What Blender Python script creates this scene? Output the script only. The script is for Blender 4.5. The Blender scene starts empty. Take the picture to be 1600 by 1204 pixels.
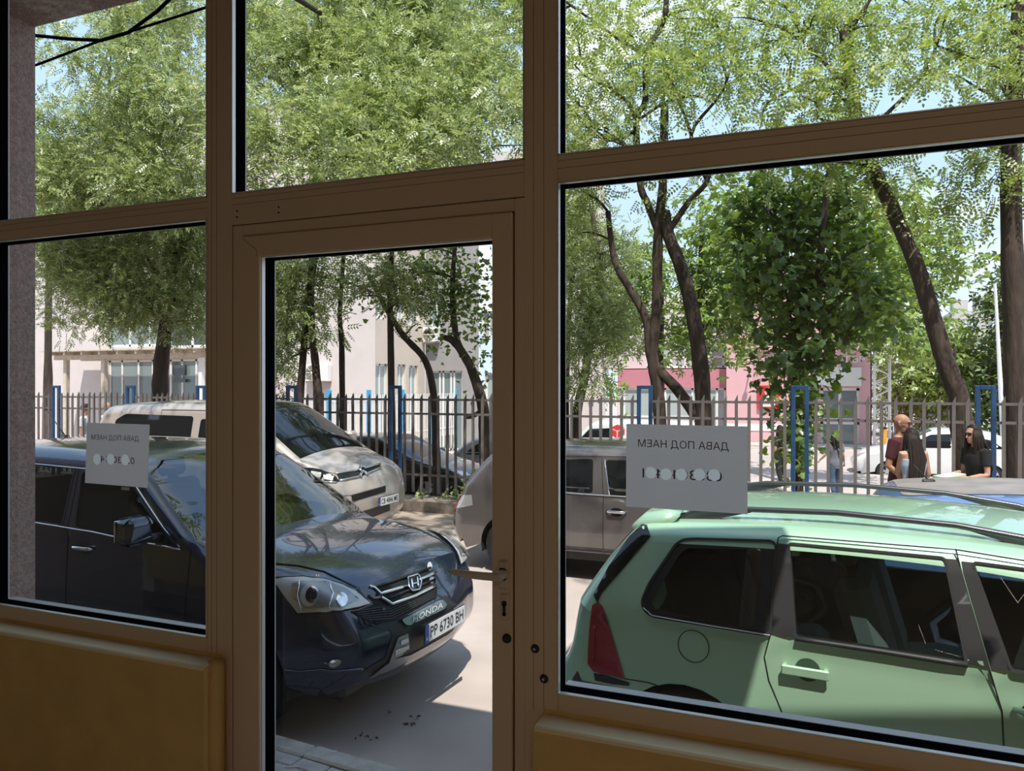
import bpy, bmesh, math, random
import numpy as np
from mathutils import Vector, Matrix
from mathutils.geometry import tessellate_polygon, delaunay_2d_cdt
from mathutils.bvhtree import BVHTree
from mathutils import noise as mnoise

random.seed(7)
RNG = np.random.default_rng(11)
SC = bpy.context.scene
COL = SC.collection
PI = math.pi

# ---------------------------------------------------------------- camera, sky, sun, exposure
CAM_Z = 2.15
YAW = math.radians(22.1)
FPX = 1200.0
cam_data = bpy.data.cameras.new('camera')
cam_data.sensor_width = 36.0
cam_data.lens = 36.0 * FPX / 1600.0
cam_data.clip_start = 0.05
cam_data.clip_end = 2000
camera = bpy.data.objects.new('camera', cam_data)
camera.location = (0, 0, CAM_Z)
camera.rotation_euler = (PI / 2, 0, YAW)
COL.objects.link(camera)
SC.camera = camera

SC.view_settings.view_transform = 'Standard'
SC.view_settings.look = 'None'
SC.view_settings.gamma = 1.0
SC.view_settings.use_curve_mapping = False
SC.view_settings.exposure = 0.5
SC.cycles.use_denoising = True
SC.cycles.max_bounces = 10
SC.cycles.diffuse_bounces = 5
SC.cycles.glossy_bounces = 4
SC.cycles.transmission_bounces = 6
SC.cycles.transparent_max_bounces = 16
SC.cycles.sample_clamp_indirect = 6.0
SC.cycles.caustics_reflective = False
SC.cycles.caustics_refractive = False

SUN_DIR = Vector((0.25, -0.45, 1.0)).normalized()     # towards the sun
sun_data = bpy.data.lights.new('sun', 'SUN')
sun_data.energy = 4.6
sun_data.angle = math.radians(0.55)
sun_data.color = (1.0, 0.95, 0.87)
sun = bpy.data.objects.new('sun', sun_data)
sun.rotation_euler = SUN_DIR.to_track_quat('Z', 'Y').to_euler()
sun.location = (10, -25, 40)
COL.objects.link(sun)

# added warm ceiling light behind us, to lift the dark room
lamp_data = bpy.data.lights.new('room_fill_light', 'AREA')
lamp_data.shape = 'RECTANGLE'
lamp_data.size = 1.2; lamp_data.size_y = 0.25
lamp_data.energy = 13.0
lamp_data.color = (1.0, 0.82, 0.62)
lamp = bpy.data.objects.new('room_fill_light', lamp_data)
lamp.location = (1.2, -2.2, 3.93)
COL.objects.link(lamp)

world = bpy.data.worlds.new('sky')
SC.world = world
world.use_nodes = True
wt = world.node_tree
wt.nodes.clear()
def wn(t, **kw):
    n = wt.nodes.new(t)
    for k, v in kw.items():
        setattr(n, k, v)
    return n
tc = wn('ShaderNodeTexCoord')
sep = wn('ShaderNodeSeparateXYZ')
wt.links.new(tc.outputs['Generated'], sep.inputs[0])
ramp = wn('ShaderNodeValToRGB')
ramp.color_ramp.elements[0].position = 0.0
ramp.color_ramp.elements[0].color = (0.66, 0.80, 0.97, 1)
ramp.color_ramp.elements[1].position = 0.75
ramp.color_ramp.elements[1].color = (0.33, 0.54, 0.92, 1)
e = ramp.color_ramp.elements.new(0.28)
e.color = (0.50, 0.70, 0.98, 1)
wt.links.new(sep.outputs['Z'], ramp.inputs[0])
mp = wn('ShaderNodeMapping')
mp.inputs['Scale'].default_value = (1.0, 1.0, 2.6)
mp.inputs['Location'].default_value = (0.35, 0.1, 0.2)
wt.links.new(tc.outputs['Generated'], mp.inputs[0])
nz = wn('ShaderNodeTexNoise')
nz.inputs['Scale'].default_value = 3.2
nz.inputs['Detail'].default_value = 8.0
nz.inputs['Roughness'].default_value = 0.55
wt.links.new(mp.outputs[0], nz.inputs['Vector'])
cr = wn('ShaderNodeValToRGB')
cr.color_ramp.elements[0].position = 0.50
cr.color_ramp.elements[0].color = (0, 0, 0, 1)
cr.color_ramp.elements[1].position = 0.66
cr.color_ramp.elements[1].color = (1, 1, 1, 1)
wt.links.new(nz.outputs[0], cr.inputs[0])
mixc = wn('ShaderNodeMix', data_type='RGBA')
mixc.inputs[7].default_value = (0.98, 0.99, 1.0, 1)
wt.links.new(cr.outputs[0], mixc.inputs[0])
wt.links.new(ramp.outputs[0], mixc.inputs[6])
bg = wn('ShaderNodeBackground')
bg.inputs['Strength'].default_value = 1.03
wt.links.new(mixc.outputs[2], bg.inputs[0])
wo = wn('ShaderNodeOutputWorld')
wt.links.new(bg.outputs[0], wo.inputs[0])

# ---------------------------------------------------------------- picture pixel -> place in the world
CY, SY = math.cos(YAW), math.sin(YAW)
CAM = Vector((0, 0, CAM_Z))
def ray(px, py):
    x = (px - 800.0) / FPX
    return Vector((x * CY - SY, x * SY + CY, (602.0 - py) / FPX))
def at_v(px, py, v):
    """point seen at pixel (px, py) on the vertical plane y = v"""
    r = ray(px, py)
    return CAM + r * (v / r.y)
def at_z(px, py, z):
    r = ray(px, py)
    return CAM + r * ((z - CAM_Z) / r.z)
def at_u(px, py, u):
    r = ray(px, py)
    return CAM + r * (u / r.x)
def ux(px, v):
    return at_v(px, 602, v).x
def zy(px, py, v):
    return at_v(px, py, v).z
def to_px(p):
    X = p[0] * CY + p[1] * SY
    Y = -p[0] * SY + p[1] * CY
    return 800 + FPX * X / Y, 602 - FPX * (p[2] - CAM_Z) / Y

# ---------------------------------------------------------------- materials
MATS = {}
def mat(name, col, rough=0.5, metal=0.0, var=0.0, vscale=6.0, bump=0.0, bscale=40.0, spec=0.5, coat=0.0, col2=None,
        detail=4.0, stretch=(1, 1, 1), flake=0.0):
    m = bpy.data.materials.new(name)
    m.use_nodes = True
    nt = m.node_tree
    b = nt.nodes['Principled BSDF']
    b.inputs['Base Color'].default_value = (*col, 1)
    b.inputs['Roughness'].default_value = rough
    b.inputs['Metallic'].default_value = metal
    b.inputs['Specular IOR Level'].default_value = spec
    if coat:
        b.inputs['Coat Weight'].default_value = coat
        b.inputs['Coat Roughness'].default_value = 0.03
    t = nt.nodes.new('ShaderNodeTexCoord')
    mpn = nt.nodes.new('ShaderNodeMapping')
    mpn.inputs['Scale'].default_value = stretch
    nt.links.new(t.outputs['Object'], mpn.inputs[0])
    if var or col2:
        n = nt.nodes.new('ShaderNodeTexNoise')
        n.inputs['Scale'].default_value = vscale
        n.inputs['Detail'].default_value = detail
        nt.links.new(mpn.outputs[0], n.inputs['Vector'])
        r = nt.nodes.new('ShaderNodeValToRGB')
        c1 = col2 if col2 else tuple(c * (1 - var) for c in col)
        c2 = col if col2 else tuple(min(1, c * (1 + var)) for c in col)
        r.color_ramp.elements[0].position = 0.34
        r.color_ramp.elements[0].color = (*c1, 1)
        r.color_ramp.elements[1].position = 0.66
        r.color_ramp.elements[1].color = (*c2, 1)
        nt.links.new(n.outputs[0], r.inputs[0])
        nt.links.new(r.outputs[0], b.inputs['Base Color'])
    if bump:
        n2 = nt.nodes.new('ShaderNodeTexNoise')
        n2.inputs['Scale'].default_value = bscale
        n2.inputs['Detail'].default_value = 3.0
        nt.links.new(mpn.outputs[0], n2.inputs['Vector'])
        bp = nt.nodes.new('ShaderNodeBump')
        bp.inputs['Strength'].default_value = bump
        bp.inputs['Distance'].default_value = 0.02
        nt.links.new(n2.outputs[0], bp.inputs['Height'])
        nt.links.new(bp.outputs[0], b.inputs['Normal'])
    MATS[name] = m
    return m

def glass_mat(name, tint, gloss=0.0, ior=1.45, haze=0.0, hazecol=(0.6, 0.6, 0.58)):
    """thin pane: mostly clear, mirrors at a slant, a little dust"""
    m = bpy.data.materials.new(name)
    m.use_nodes = True
    nt = m.node_tree
    nt.nodes.clear()
    out = nt.nodes.new('ShaderNodeOutputMaterial')
    tr = nt.nodes.new('ShaderNodeBsdfTransparent')
    tr.inputs[0].default_value = (*tint, 1)
    gl = nt.nodes.new('ShaderNodeBsdfGlossy')
    gl.inputs['Roughness'].default_value = 0.01
    lw = nt.nodes.new('ShaderNodeLayerWeight')
    lw.inputs[0].default_value = 0.5
    pw = nt.nodes.new('ShaderNodeMath'); pw.operation = 'POWER'
    pw.inputs[1].default_value = 4.5
    nt.links.new(lw.outputs['Facing'], pw.inputs[0])
    fr = nt.nodes.new('ShaderNodeMath'); fr.operation = 'MULTIPLY_ADD'
    f0 = ((ior - 1) / (ior + 1)) ** 2 * 1.1 + gloss
    fr.inputs[1].default_value = 0.95 - f0
    fr.inputs[2].default_value = f0
    nt.links.new(pw.outputs[0], fr.inputs[0])
    mx = nt.nodes.new('ShaderNodeMixShader')
    nt.links.new(fr.outputs[0], mx.inputs[0])
    nt.links.new(tr.outputs[0], mx.inputs[1])
    nt.links.new(gl.outputs[0], mx.inputs[2])
    last = mx
    if haze:
        df = nt.nodes.new('ShaderNodeBsdfDiffuse')
        df.inputs[0].default_value = (*hazecol, 1)
        t = nt.nodes.new('ShaderNodeTexCoord')
        n = nt.nodes.new('ShaderNodeTexNoise')
        n.inputs['Scale'].default_value = 3.0
        n.inputs['Detail'].default_value = 6.0
        nt.links.new(t.outputs['Object'], n.inputs['Vector'])
        mr = nt.nodes.new('ShaderNodeMapRange')
        mr.inputs['From Min'].default_value = 0.35
        mr.inputs['From Max'].default_value = 0.75
        mr.inputs['To Min'].default_value = haze * 0.3
        mr.inputs['To Max'].default_value = haze
        nt.links.new(n.outputs[0], mr.inputs[0])
        m2 = nt.nodes.new('ShaderNodeMixShader')
        nt.links.new(mr.outputs[0], m2.inputs[0])
        nt.links.new(mx.outputs[0], m2.inputs[1])
        nt.links.new(df.outputs[0], m2.inputs[2])
        last = m2
    nt.links.new(last.outputs[0], out.inputs[0])
    MATS[name] = m
    return m

def leaf_mat(name, c1, c2, c3, trans=0.45, gloss=0.12):
    m = bpy.data.materials.new(name)
    m.use_nodes = True
    nt = m.node_tree
    nt.nodes.clear()
    out = nt.nodes.new('ShaderNodeOutputMaterial')
    geo = nt.nodes.new('ShaderNodeNewGeometry')
    r = nt.nodes.new('ShaderNodeValToRGB')
    r.color_ramp.elements[0].color = (*c1, 1)
    r.color_ramp.elements[1].color = (*c3, 1)
    e = r.color_ramp.elements.new(0.55)
    e.color = (*c2, 1)
    nt.links.new(geo.outputs['Random Per Island'], r.inputs[0])
    d = nt.nodes.new('ShaderNodeBsdfDiffuse')
    t = nt.nodes.new('ShaderNodeBsdfTranslucent')
    hs = nt.nodes.new('ShaderNodeHueSaturation')
    hs.inputs['Hue'].default_value = 0.485
    hs.inputs['Saturation'].default_value = 1.15
    hs.inputs['Value'].default_value = 1.1
    nt.links.new(r.outputs[0], d.inputs[0])
    nt.links.new(r.outputs[0], hs.inputs['Color'])
    nt.links.new(hs.outputs[0], t.inputs[0])
    mx = nt.nodes.new('ShaderNodeMixShader')
    mx.inputs[0].default_value = trans
    nt.links.new(d.outputs[0], mx.inputs[1])
    nt.links.new(t.outputs[0], mx.inputs[2])
    g = nt.nodes.new('ShaderNodeBsdfGlossy')
    g.inputs['Roughness'].default_value = 0.38
    m2 = nt.nodes.new('ShaderNodeMixShader')
    m2.inputs[0].default_value = gloss
    nt.links.new(mx.outputs[0], m2.inputs[1])
    nt.links.new(g.outputs[0], m2.inputs[2])
    nt.links.new(m2.outputs[0], out.inputs[0])
    MATS[name] = m
    return m

# ---------------------------------------------------------------- object helpers
def tag(o, label=None, cat=None, group=None, kind=None):
    if label: o['label'] = label
    if cat: o['category'] = cat
    if group: o['group'] = group
    if kind: o['kind'] = kind
    return o
def thing(name, label, cat, loc=(0, 0, 0), rotz=0.0, group=None, kind=None):
    o = bpy.data.objects.new(name, None)
    o.empty_display_size = 0.2
    o.location = loc
    o.rotation_euler = (0, 0, rotz)
    COL.objects.link(o)
    return tag(o, label, cat, group, kind)
def frame_of(o):
    """object's own matrix from its location and turn (things stand upright)"""
    if o is None:
        return Matrix()
    return Matrix.Translation(o.location) @ Matrix.Rotation(o.rotation_euler[2], 4, 'Z')
def link(name, me, parent=None):
    o = bpy.data.objects.new(name, me)
    COL.objects.link(o)
    if parent is not None:
        o.parent = parent
    return o
def obj(name, verts, faces, m, parent=None, smooth=False, local=True, kind=None):
    """one mesh object. local=False: verts are world points, moved into the parent thing's frame"""
    if not local and parent is not None:
        inv = frame_of(parent if parent.parent is None else parent.parent).inverted()
        verts = [inv @ Vector(v) for v in verts]
    me = bpy.data.meshes.new(name)
    me.from_pydata([tuple(v) for v in verts], [], [tuple(f) for f in faces])
    me.materials.append(m)
    if smooth:
        me.polygons.foreach_set('use_smooth', [True] * len(me.polygons))
    me.update()
    o = link(name, me, parent)
    if kind: o['kind'] = kind
    return o

class G:
    """collects shapes, then builds one mesh"""
    def __init__(s):
        s.v = []; s.f = []
    def add(s, verts, faces):
        n = len(s.v)
        s.v += [tuple(v) for v in verts]
        s.f += [tuple(i + n for i in f) for f in faces]
        return s
    def box(s, x0, x1, y0, y1, z0, z1, bev=0.0):
        if x1 < x0: x0, x1 = x1, x0
        if y1 < y0: y0, y1 = y1, y0
        if z1 < z0: z0, z1 = z1, z0
        if bev <= 0:
            v = [(x, y, z) for x in (x0, x1) for y in (y0, y1) for z in (z0, z1)]
            f = [(0, 1, 3, 2), (4, 6, 7, 5), (0, 4, 5, 1), (2, 3, 7, 6), (0, 2, 6, 4), (1, 5, 7, 3)]
            return s.add(v, f)
        b = min(bev, (x1 - x0) / 2.01, (y1 - y0) / 2.01, (z1 - z0) / 2.01)
        v = []
        for sx in (0, 1):
            for sy in (0, 1):
                for sz in (0, 1):
                    X = (x0, x1)[sx]; Y = (y0, y1)[sy]; Z = (z0, z1)[sz]
                    dx = b * (1 - 2 * sx); dy = b * (1 - 2 * sy); dz = b * (1 - 2 * sz)
                    v += [(X, Y + dy, Z + dz), (X + dx, Y, Z + dz), (X + dx, Y + dy, Z)]
        def id(sx, sy, sz, k): return ((sx * 2 + sy) * 2 + sz) * 3 + k
        f = []
        for sx in (0, 1):
            q = [id(sx, 0, 0, 0), id(sx, 1, 0, 0), id(sx, 1, 1, 0), id(sx, 0, 1, 0)]
            f.append(q if sx else q[::-1])
        for sy in (0, 1):
            q = [id(0, sy, 0, 1), id(1, sy, 0, 1), id(1, sy, 1, 1), id(0, sy, 1, 1)]
            f.append(q[::-1] if sy else q)
        for sz in (0, 1):
            q = [id(0, 0, sz, 2), id(1, 0, sz, 2), id(1, 1, sz, 2), id(0, 1, sz, 2)]
            f.append(q if sz else q[::-1])
        for sx in (0, 1):
            for sy in (0, 1):
                f.append([id(sx, sy, 0, 0), id(sx, sy, 1, 0), id(sx, sy, 1, 1), id(sx, sy, 0, 1)])
        for sx in (0, 1):
            for sz in (0, 1):
                f.append([id(sx, 0, sz, 0), id(sx, 1, sz, 0), id(sx, 1, sz, 2), id(sx, 0, sz, 2)])
        for sy in (0, 1):
            for sz in (0, 1):
                f.append([id(0, sy, sz, 1), id(1, sy, sz, 1), id(1, sy, sz, 2), id(0, sy, sz, 2)])
        for sx in (0, 1):
            for sy in (0, 1):
                for sz in (0, 1):
                    f.append([id(sx, sy, sz, 0), id(sx, sy, sz, 1), id(sx, sy, sz, 2)])
        return s.add(v, f)
    def tube(s, pts, rad, n=8, cap=True, flat=None):
        """tube through points, rad a number or one per point; flat=(a,b) makes an elliptical section"""
        pts = [Vector(p) for p in pts]
        m = len(pts)
        rr = rad if hasattr(rad, '__len__') else [rad] * m
        base = len(s.v)
        up = None
        for i, p in enumerate(pts):
            t = (pts[min(i + 1, m - 1)] - pts[max(i - 1, 0)])
            if t.length < 1e-9: t = Vector((0, 0, 1))
            t.normalize()
            if up is None:
                up = Vector((0, 0, 1)) if abs(t.z) < 0.9 else Vector((1, 0, 0))
            a = t.cross(up)
            if a.length < 1e-6: a = t.orthogonal()
            a.normalize()
            b = a.cross(t).normalized()
            up = b
            fa, fb = flat if flat else (1, 1)
            for k in range(n):
                w = 2 * PI * k / n
                s.v.append(tuple(p + (a * math.cos(w) * fa + b * math.sin(w) * fb) * rr[i]))
        for i in range(m - 1):
            for k in range(n):
                k2 = (k + 1) % n
                s.f.append((base + i * n + k, base + i * n + k2, base + (i + 1) * n + k2, base + (i + 1) * n + k))
        if cap:
            s.f.append(tuple(base + k for k in range(n))[::-1])
            s.f.append(tuple(base + (m - 1) * n + k for k in range(n)))
        return s
    def lathe(s, prof, axis='z', c=(0, 0, 0), n=24, closed=False):
        """prof: list of (radius, height)"""
        base = len(s.v)
        m = len(prof)
        for (r, h) in prof:
            for k in range(n):
                w = 2 * PI * k / n
                x, y = r * math.cos(w), r * math.sin(w)
                p = {'z': (x, y, h), 'y': (x, h, y), 'x': (h, x, y)}[axis]
                s.v.append((p[0] + c[0], p[1] + c[1], p[2] + c[2]))
        rng = range(m if closed else m - 1)
        for i in rng:
            j = (i + 1) % m
            for k in range(n):
                k2 = (k + 1) % n
                s.f.append((base + i * n + k, base + i * n + k2, base + j * n + k2, base + j * n + k))
        return s
    def prism(s, poly, axis, a, b):
        """poly: 2D points; extruded between a and b along axis ('y': poly is x,z; 'x': poly is y,z; 'z': poly is x,y)"""
        n = len(poly)
        def p3(p, h):
            return {'y': (p[0], h, p[1]), 'x': (h, p[0], p[1]), 'z': (p[0], p[1], h)}[axis]
        base = len(s.v)
        s.v += [p3(p, a) for p in poly] + [p3(p, b) for p in poly]
        tris = tessellate_polygon([[Vector((p[0], p[1], 0)) for p in poly]])
        for t in tris:
            s.f.append(tuple(base + i for i in t))
            s.f.append(tuple(base + n + i for i in t)[::-1])
        for i in range(n):
            j = (i + 1) % n
            s.f.append((base + i, base + j, base + n + j, base + n + i))
        return s
    def quad(s, a, b, c, d):
        return s.add([a, b, c, d], [(0, 1, 2, 3)])
    def build(s, name, m, parent=None, smooth=False, local=True, kind=None):
        return obj(name, s.v, s.f, m, parent, smooth, local, kind)

def fixn(o):
    bm = bmesh.new()
    bm.from_mesh(o.data)
    bmesh.ops.recalc_face_normals(bm, faces=bm.faces)
    bm.to_mesh(o.data)
    bm.free()
    return o

_TXT = {}
def text_mesh(txt, bold=0.0):
    """flat letters as (2D verts, faces), scaled to a unit-wide box with its lower left at 0,0; returns verts, faces, height"""
    key = (txt, bold)
    if key in _TXT: return _TXT[key]
    cu = bpy.data.curves.new('letters', 'FONT')
    cu.body = txt
    cu.size = 1.0
    cu.resolution_u = 3
    cu.offset = bold
    to = bpy.data.objects.new('letters', cu)
    COL.objects.link(to)
    dg = bpy.context.evaluated_depsgraph_get()
    me = bpy.data.meshes.new_from_object(to.evaluated_get(dg))
    vs = [(v.co.x, v.co.y) for v in me.vertices]
    fs = [tuple(p.vertices) for p in me.polygons]
    bpy.data.objects.remove(to)
    bpy.data.curves.remove(cu)
    bpy.data.meshes.remove(me)
    x0 = min(v[0] for v in vs); x1 = max(v[0] for v in vs)
    y0 = min(v[1] for v in vs); y1 = max(v[1] for v in vs)
    w = x1 - x0
    _TXT[key] = ([((a - x0) / w, (b - y0) / w) for a, b in vs], fs, (y1 - y0) / w)
    return _TXT[key]
def letters(g, txt, origin, xdir, ydir, width, height=None, bold=0.0):
    vs, fs, h = text_mesh(txt, bold)
    ky = (height / h) if height else width
    o, xd, yd = Vector(origin), Vector(xdir), Vector(ydir)
    g.add([o + xd * (a * width) + yd * (b * ky) for a, b in vs], fs)
    return g
# ---------------------------------------------------------------- materials in use
M = MATS
mat('frame_paint', (0.70, 0.51, 0.345), 0.45, bump=0.05, bscale=300)
mat('ochre_wall', (0.70, 0.44, 0.155), 0.8, var=0.06, bump=0.25, bscale=160)
mat('room_wall', (0.86, 0.77, 0.62), 0.85, var=0.04, bump=0.1, bscale=90)
mat('room_floor', (0.70, 0.60, 0.48), 0.35, var=0.1)
mat('room_ceiling', (0.86, 0.82, 0.76), 0.9)
mat('rubber', (0.004, 0.004, 0.005), 0.9, spec=0.0)
mat('seal_line', (0.004, 0.003, 0.003), 0.8)
mat('alu', (0.80, 0.80, 0.80), 0.35, metal=0.3)
mat('render_brown', (0.34, 0.245, 0.215), 0.95, var=0.25, vscale=60, bump=0.6, bscale=120)
mat('concrete', (0.46, 0.43, 0.39), 0.95, var=0.18, vscale=9, bump=0.3, bscale=60)
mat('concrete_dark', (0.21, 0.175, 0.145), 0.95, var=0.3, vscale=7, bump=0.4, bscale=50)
mat('asphalt', (0.46, 0.385, 0.345), 0.95, var=0.10, vscale=1.4, bump=0.25, bscale=220, detail=9)
mat('yard_ground', (0.445, 0.38, 0.35), 0.95, var=0.10, vscale=0.7, bump=0.1, bscale=60, detail=8)
mat('soil', (0.20, 0.15, 0.10), 1.0, var=0.4, vscale=10, bump=0.6, bscale=30)
mat('paver', (0.42, 0.40, 0.385), 0.95, var=0.14, vscale=7, bump=0.3, bscale=130)
mat('joint_sand', (0.16, 0.14, 0.12), 1.0, var=0.2, vscale=30)
mat('paper', (0.62, 0.56, 0.54), 0.9, var=0.03, vscale=14, bump=0.05, bscale=90)
leaf_mat('thin_disc', (.76,.755,.72), (.77,.765,.73), (.78,.775,.74), trans=0.78, gloss=0.0)
M['thin_disc'].node_tree.nodes['Hue/Saturation/Value'].inputs['Hue'].default_value = 0.5
leaf_mat('thin_paper', (.62,.56,.545), (.63,.57,.555), (.64,.58,.56), trans=0.62, gloss=0.0)
M['thin_paper'].node_tree.nodes['Hue/Saturation/Value'].inputs['Hue'].default_value = 0.5
mat('ink', (0.10, 0.085, 0.085), 0.8)
mat('sticker', (0.66, 0.70, 0.68), 0.8)
mat('handle_paint', (0.60, 0.48, 0.36), 0.35)
mat('dark_metal', (0.05, 0.045, 0.04), 0.45, metal=0.7)
mat('steel', (0.6, 0.6, 0.6), 0.3, metal=1.0)
glass_mat('pane', (0.90, 0.91, 0.89), haze=0.020)
glass_mat('pane_top', (0.95, 0.96, 0.95), haze=0.008)

# ================================================================ street and ground
g = G(); g.box(-60, 40, 1.0, 11.42, -0.3, 0.0)
street = tag(g.build('street', M['asphalt']), kind='structure')
# our own pavement in front of the shop; its kerb runs slightly slanted, nearer the shop on the right
KA = at_z(413, 1140, 0.12); KB = at_z(640, 1204, 0.12)
ks = (KB.y - KA.y) / (KB.x - KA.x)
def kerb_v(u): return KA.y + ks * (u - KA.x)
g = G()
g.prism([(-20, 2.2), (14, 2.2), (14, kerb_v(14) - .13), (-20, kerb_v(-20) - .13)], 'z', -0.05, 0.075)
pavement = tag(g.build('pavement', M['joint_sand']), kind='structure')
# pavers that can be seen through the door
px_l, px_w = 0.20, 0.10
pav_me = None
for i in range(-22, -2):
    for j in range(11):
        u0 = i * px_l + (0.1 if j % 2 else 0.0) - 0.05
        v0 = kerb_v(u0 + .1) - 0.135 - (j + 1) * px_w
        if v0 < 2.3: continue
        if pav_me is None:
            gg = G(); gg.box(0.003, px_l - 0.003, 0.003, px_w - 0.003, 0, 0.047, 0.006)
            o = gg.build('paver', M['paver'], pavement); pav_me = o.data
        else:
            o = link('paver', pav_me, pavement)
        o.location = (u0, v0, 0.07 + random.uniform(-.003, .003))
        o.rotation_euler = (random.uniform(-.01, .01), random.uniform(-.01, .01), math.atan(ks))
# kerb stones
kerb_me = None
for i in range(-9, 8):
    u0 = i * 0.8 - 0.25
    if kerb_me is None:
        gg = G(); gg.box(0.004, 0.796, -0.13, 0.0, -0.15, 0.12, 0.012)
        o = gg.build('kerb_stone', M['concrete'], pavement); kerb_me = o.data
    else:
        o = link('kerb_stone', kerb_me, pavement)
    o.location = (u0, kerb_v(u0), random.uniform(-.004, .004))
    o.rotation_euler = (0, 0, math.atan(ks))
# cigarette end and leaf litter on the pavement edge
p = at_z(445, 1198, 0.121)
g = G(); g.tube([p, p + Vector((.07, .03, .002))], 0.006, 8)
tag(g.build('cigarette_end', M['paper']), 'white cigarette end lying on the grey pavers', 'litter')
p = at_z(515, 1175, 0.121)
g = G(); g.tube([p, p + Vector((.035, .02, .002))], 0.006, 8)
tag(g.build('cigarette_end', M['paper']), 'short white cigarette end lying on the kerb stone', 'litter')
mat('dry_leaf', (0.10, 0.07, 0.05), 0.9)
for i, (a, b, w) in enumerate(((628, 1116, .13), (642, 1131, .05), (573, 1152, .1))):
    p = at_z(a, b, 0.004)
    g = G()
    for k in range(7):
        q = p + Vector((random.uniform(-w, w), random.uniform(-w * .4, w * .4), 0))
        an = random.uniform(0, 6.28); ex = Vector((math.cos(an), math.sin(an), .25)) * .016; ey = Vector((-math.sin(an), math.cos(an), .1)) * .006
        g.add([q - ex, q - ey + Vector((0, 0, .008)), q + ex, q + ey], [(0, 1, 2, 3)])
    tag(g.build('dry_leaves', M['dry_leaf'], kind='stuff'), ['dark dry leaf scraps on asphalt before the blue car', 'single pale leaf scrap beside the dry leaves', 'dark leaf scraps near the kerb'][i], 'leaves')

# ================================================================ the shop we look out of
WV = 2.11          # inner face of the frames
GV = 2.170         # glass
FLOOR = 0.5
TOPZ = 4.04
U_L, U_R = -6.0, 4.6
def zz(px, py): return zy(px, py, WV)
def uu(px): return ux(px, WV)
g = G(); g.box(U_L, U_R, -4.0, WV, FLOOR - .2, FLOOR); tag(g.build('floor', M['room_floor']), kind='structure')
g = G(); g.box(U_L, U_R, -4.0, WV + .07, TOPZ, TOPZ + .1); tag(g.build('ceiling', M['room_ceiling']), kind='structure')
g = G(); g.box(U_L - .2, U_L, -4.0, WV + .1, FLOOR - .2, TOPZ + .2); tag(g.build('wall_left', M['room_wall']), kind='structure')
g = G(); g.box(U_R, U_R + .2, -4.0, WV + .1, FLOOR - .2, TOPZ + .2); tag(g.build('wall_right', M['room_wall']), kind='structure')
g = G(); g.box(U_L - .2, U_R + .2, -4.2, -4.0, FLOOR - .2, TOPZ + .2); tag(g.build('wall_back', M['room_wall']), kind='structure')
g = G(); g.box(U_L - .2, U_R + .2, -4.2, WV + .09, TOPZ + .0, TOPZ + .10); tag(g.build('roof', M['concrete']), kind='structure')

ZT1, ZT0 = 2.817, 2.737         # transom
ZS1, ZS0 = 1.258, 1.192         # bottom rail
UL0 = uu(-12)                    # left pane
M1a, M1b = uu(323), uu(362.5)    # mullion left of the door
M2a, M2b = uu(818.5), uu(871.5)  # mullion right of the door
UJL, UJR = uu(363.5), uu(821)    # door frame outer line
ULF, URF = uu(381), uu(803)      # leaf outer line
UGL, UGR = uu(409), uu(771)      # leaf glass
ZDF, ZLF, ZLG = 2.706, 2.664, 2.590
UR1 = U_R
D0, D1 = WV, GV + 0.004           # frame depth
ww = thing('window_1', None, None, (0, WV, FLOOR), kind='structure')
def bar(name, u0, u1, z0, z1, v0=D0, v1=D1, m='frame_paint', par=None, bev=0.003):
    par = par or ww
    b = G(); b.box(u0, u1, v0, v1, z0, z1, bev)
    return b.build(name, M[m], par, local=False)
bar('mullion', M1a, M1b, FLOOR, TOPZ)
bar('mullion', M2a, M2b, FLOOR, TOPZ)
bar('mullion', UL0 - .07, UL0, FLOOR, TOPZ)
bar('mullion', uu(1960), uu(1960) + .07, FLOOR, TOPZ)
bar('transom', UL0, M1a, ZT0, ZT1)
bar('transom', M1b, M2a, ZDF, ZT1)
bar('transom', M2b, UR1, ZT0, ZT1)
bar('bottom_rail', UL0, M1a, ZS0, ZS1)
bar('bottom_rail', M2b, UR1, ZS0, ZS1)
bar('top_rail', UL0, UR1, TOPZ - .07, TOPZ)
# raised glazing bead lines on the profiles (thin dark joints)
def joint(u0, u1, z0, z1, par=None, nm='joint_line'):
    b = G(); b.box(u0, u1, WV - .0006, WV + .002, z0, z1)
    b.build(nm, M['seal_line_soft'], par or ww, local=False)
mat('seal_line_soft', (0.16, 0.11, 0.08), 0.8)
jw = 0.0012
for (a, b) in ((UL0, M1a), (M2b, UR1)):
    joint(a, b, ZT1 - .018, ZT1 - .018 + jw)
    joint(a, b, ZT1 - .040, ZT1 - .040 + jw)
joint(M1b, M2a, ZT1 - .018, ZT1 - .018 + jw)
joint(M1b, M2a, ZT1 - .040, ZT1 - .040 + jw)
for k in (0.022, 0.045):
    joint(M1a + k, M1a + k + jw, FLOOR + .7, TOPZ - .07)
for k in (0.030, 0.062):
    joint(M2a + k, M2a + k + jw, FLOOR + .7, TOPZ - .07)

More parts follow.
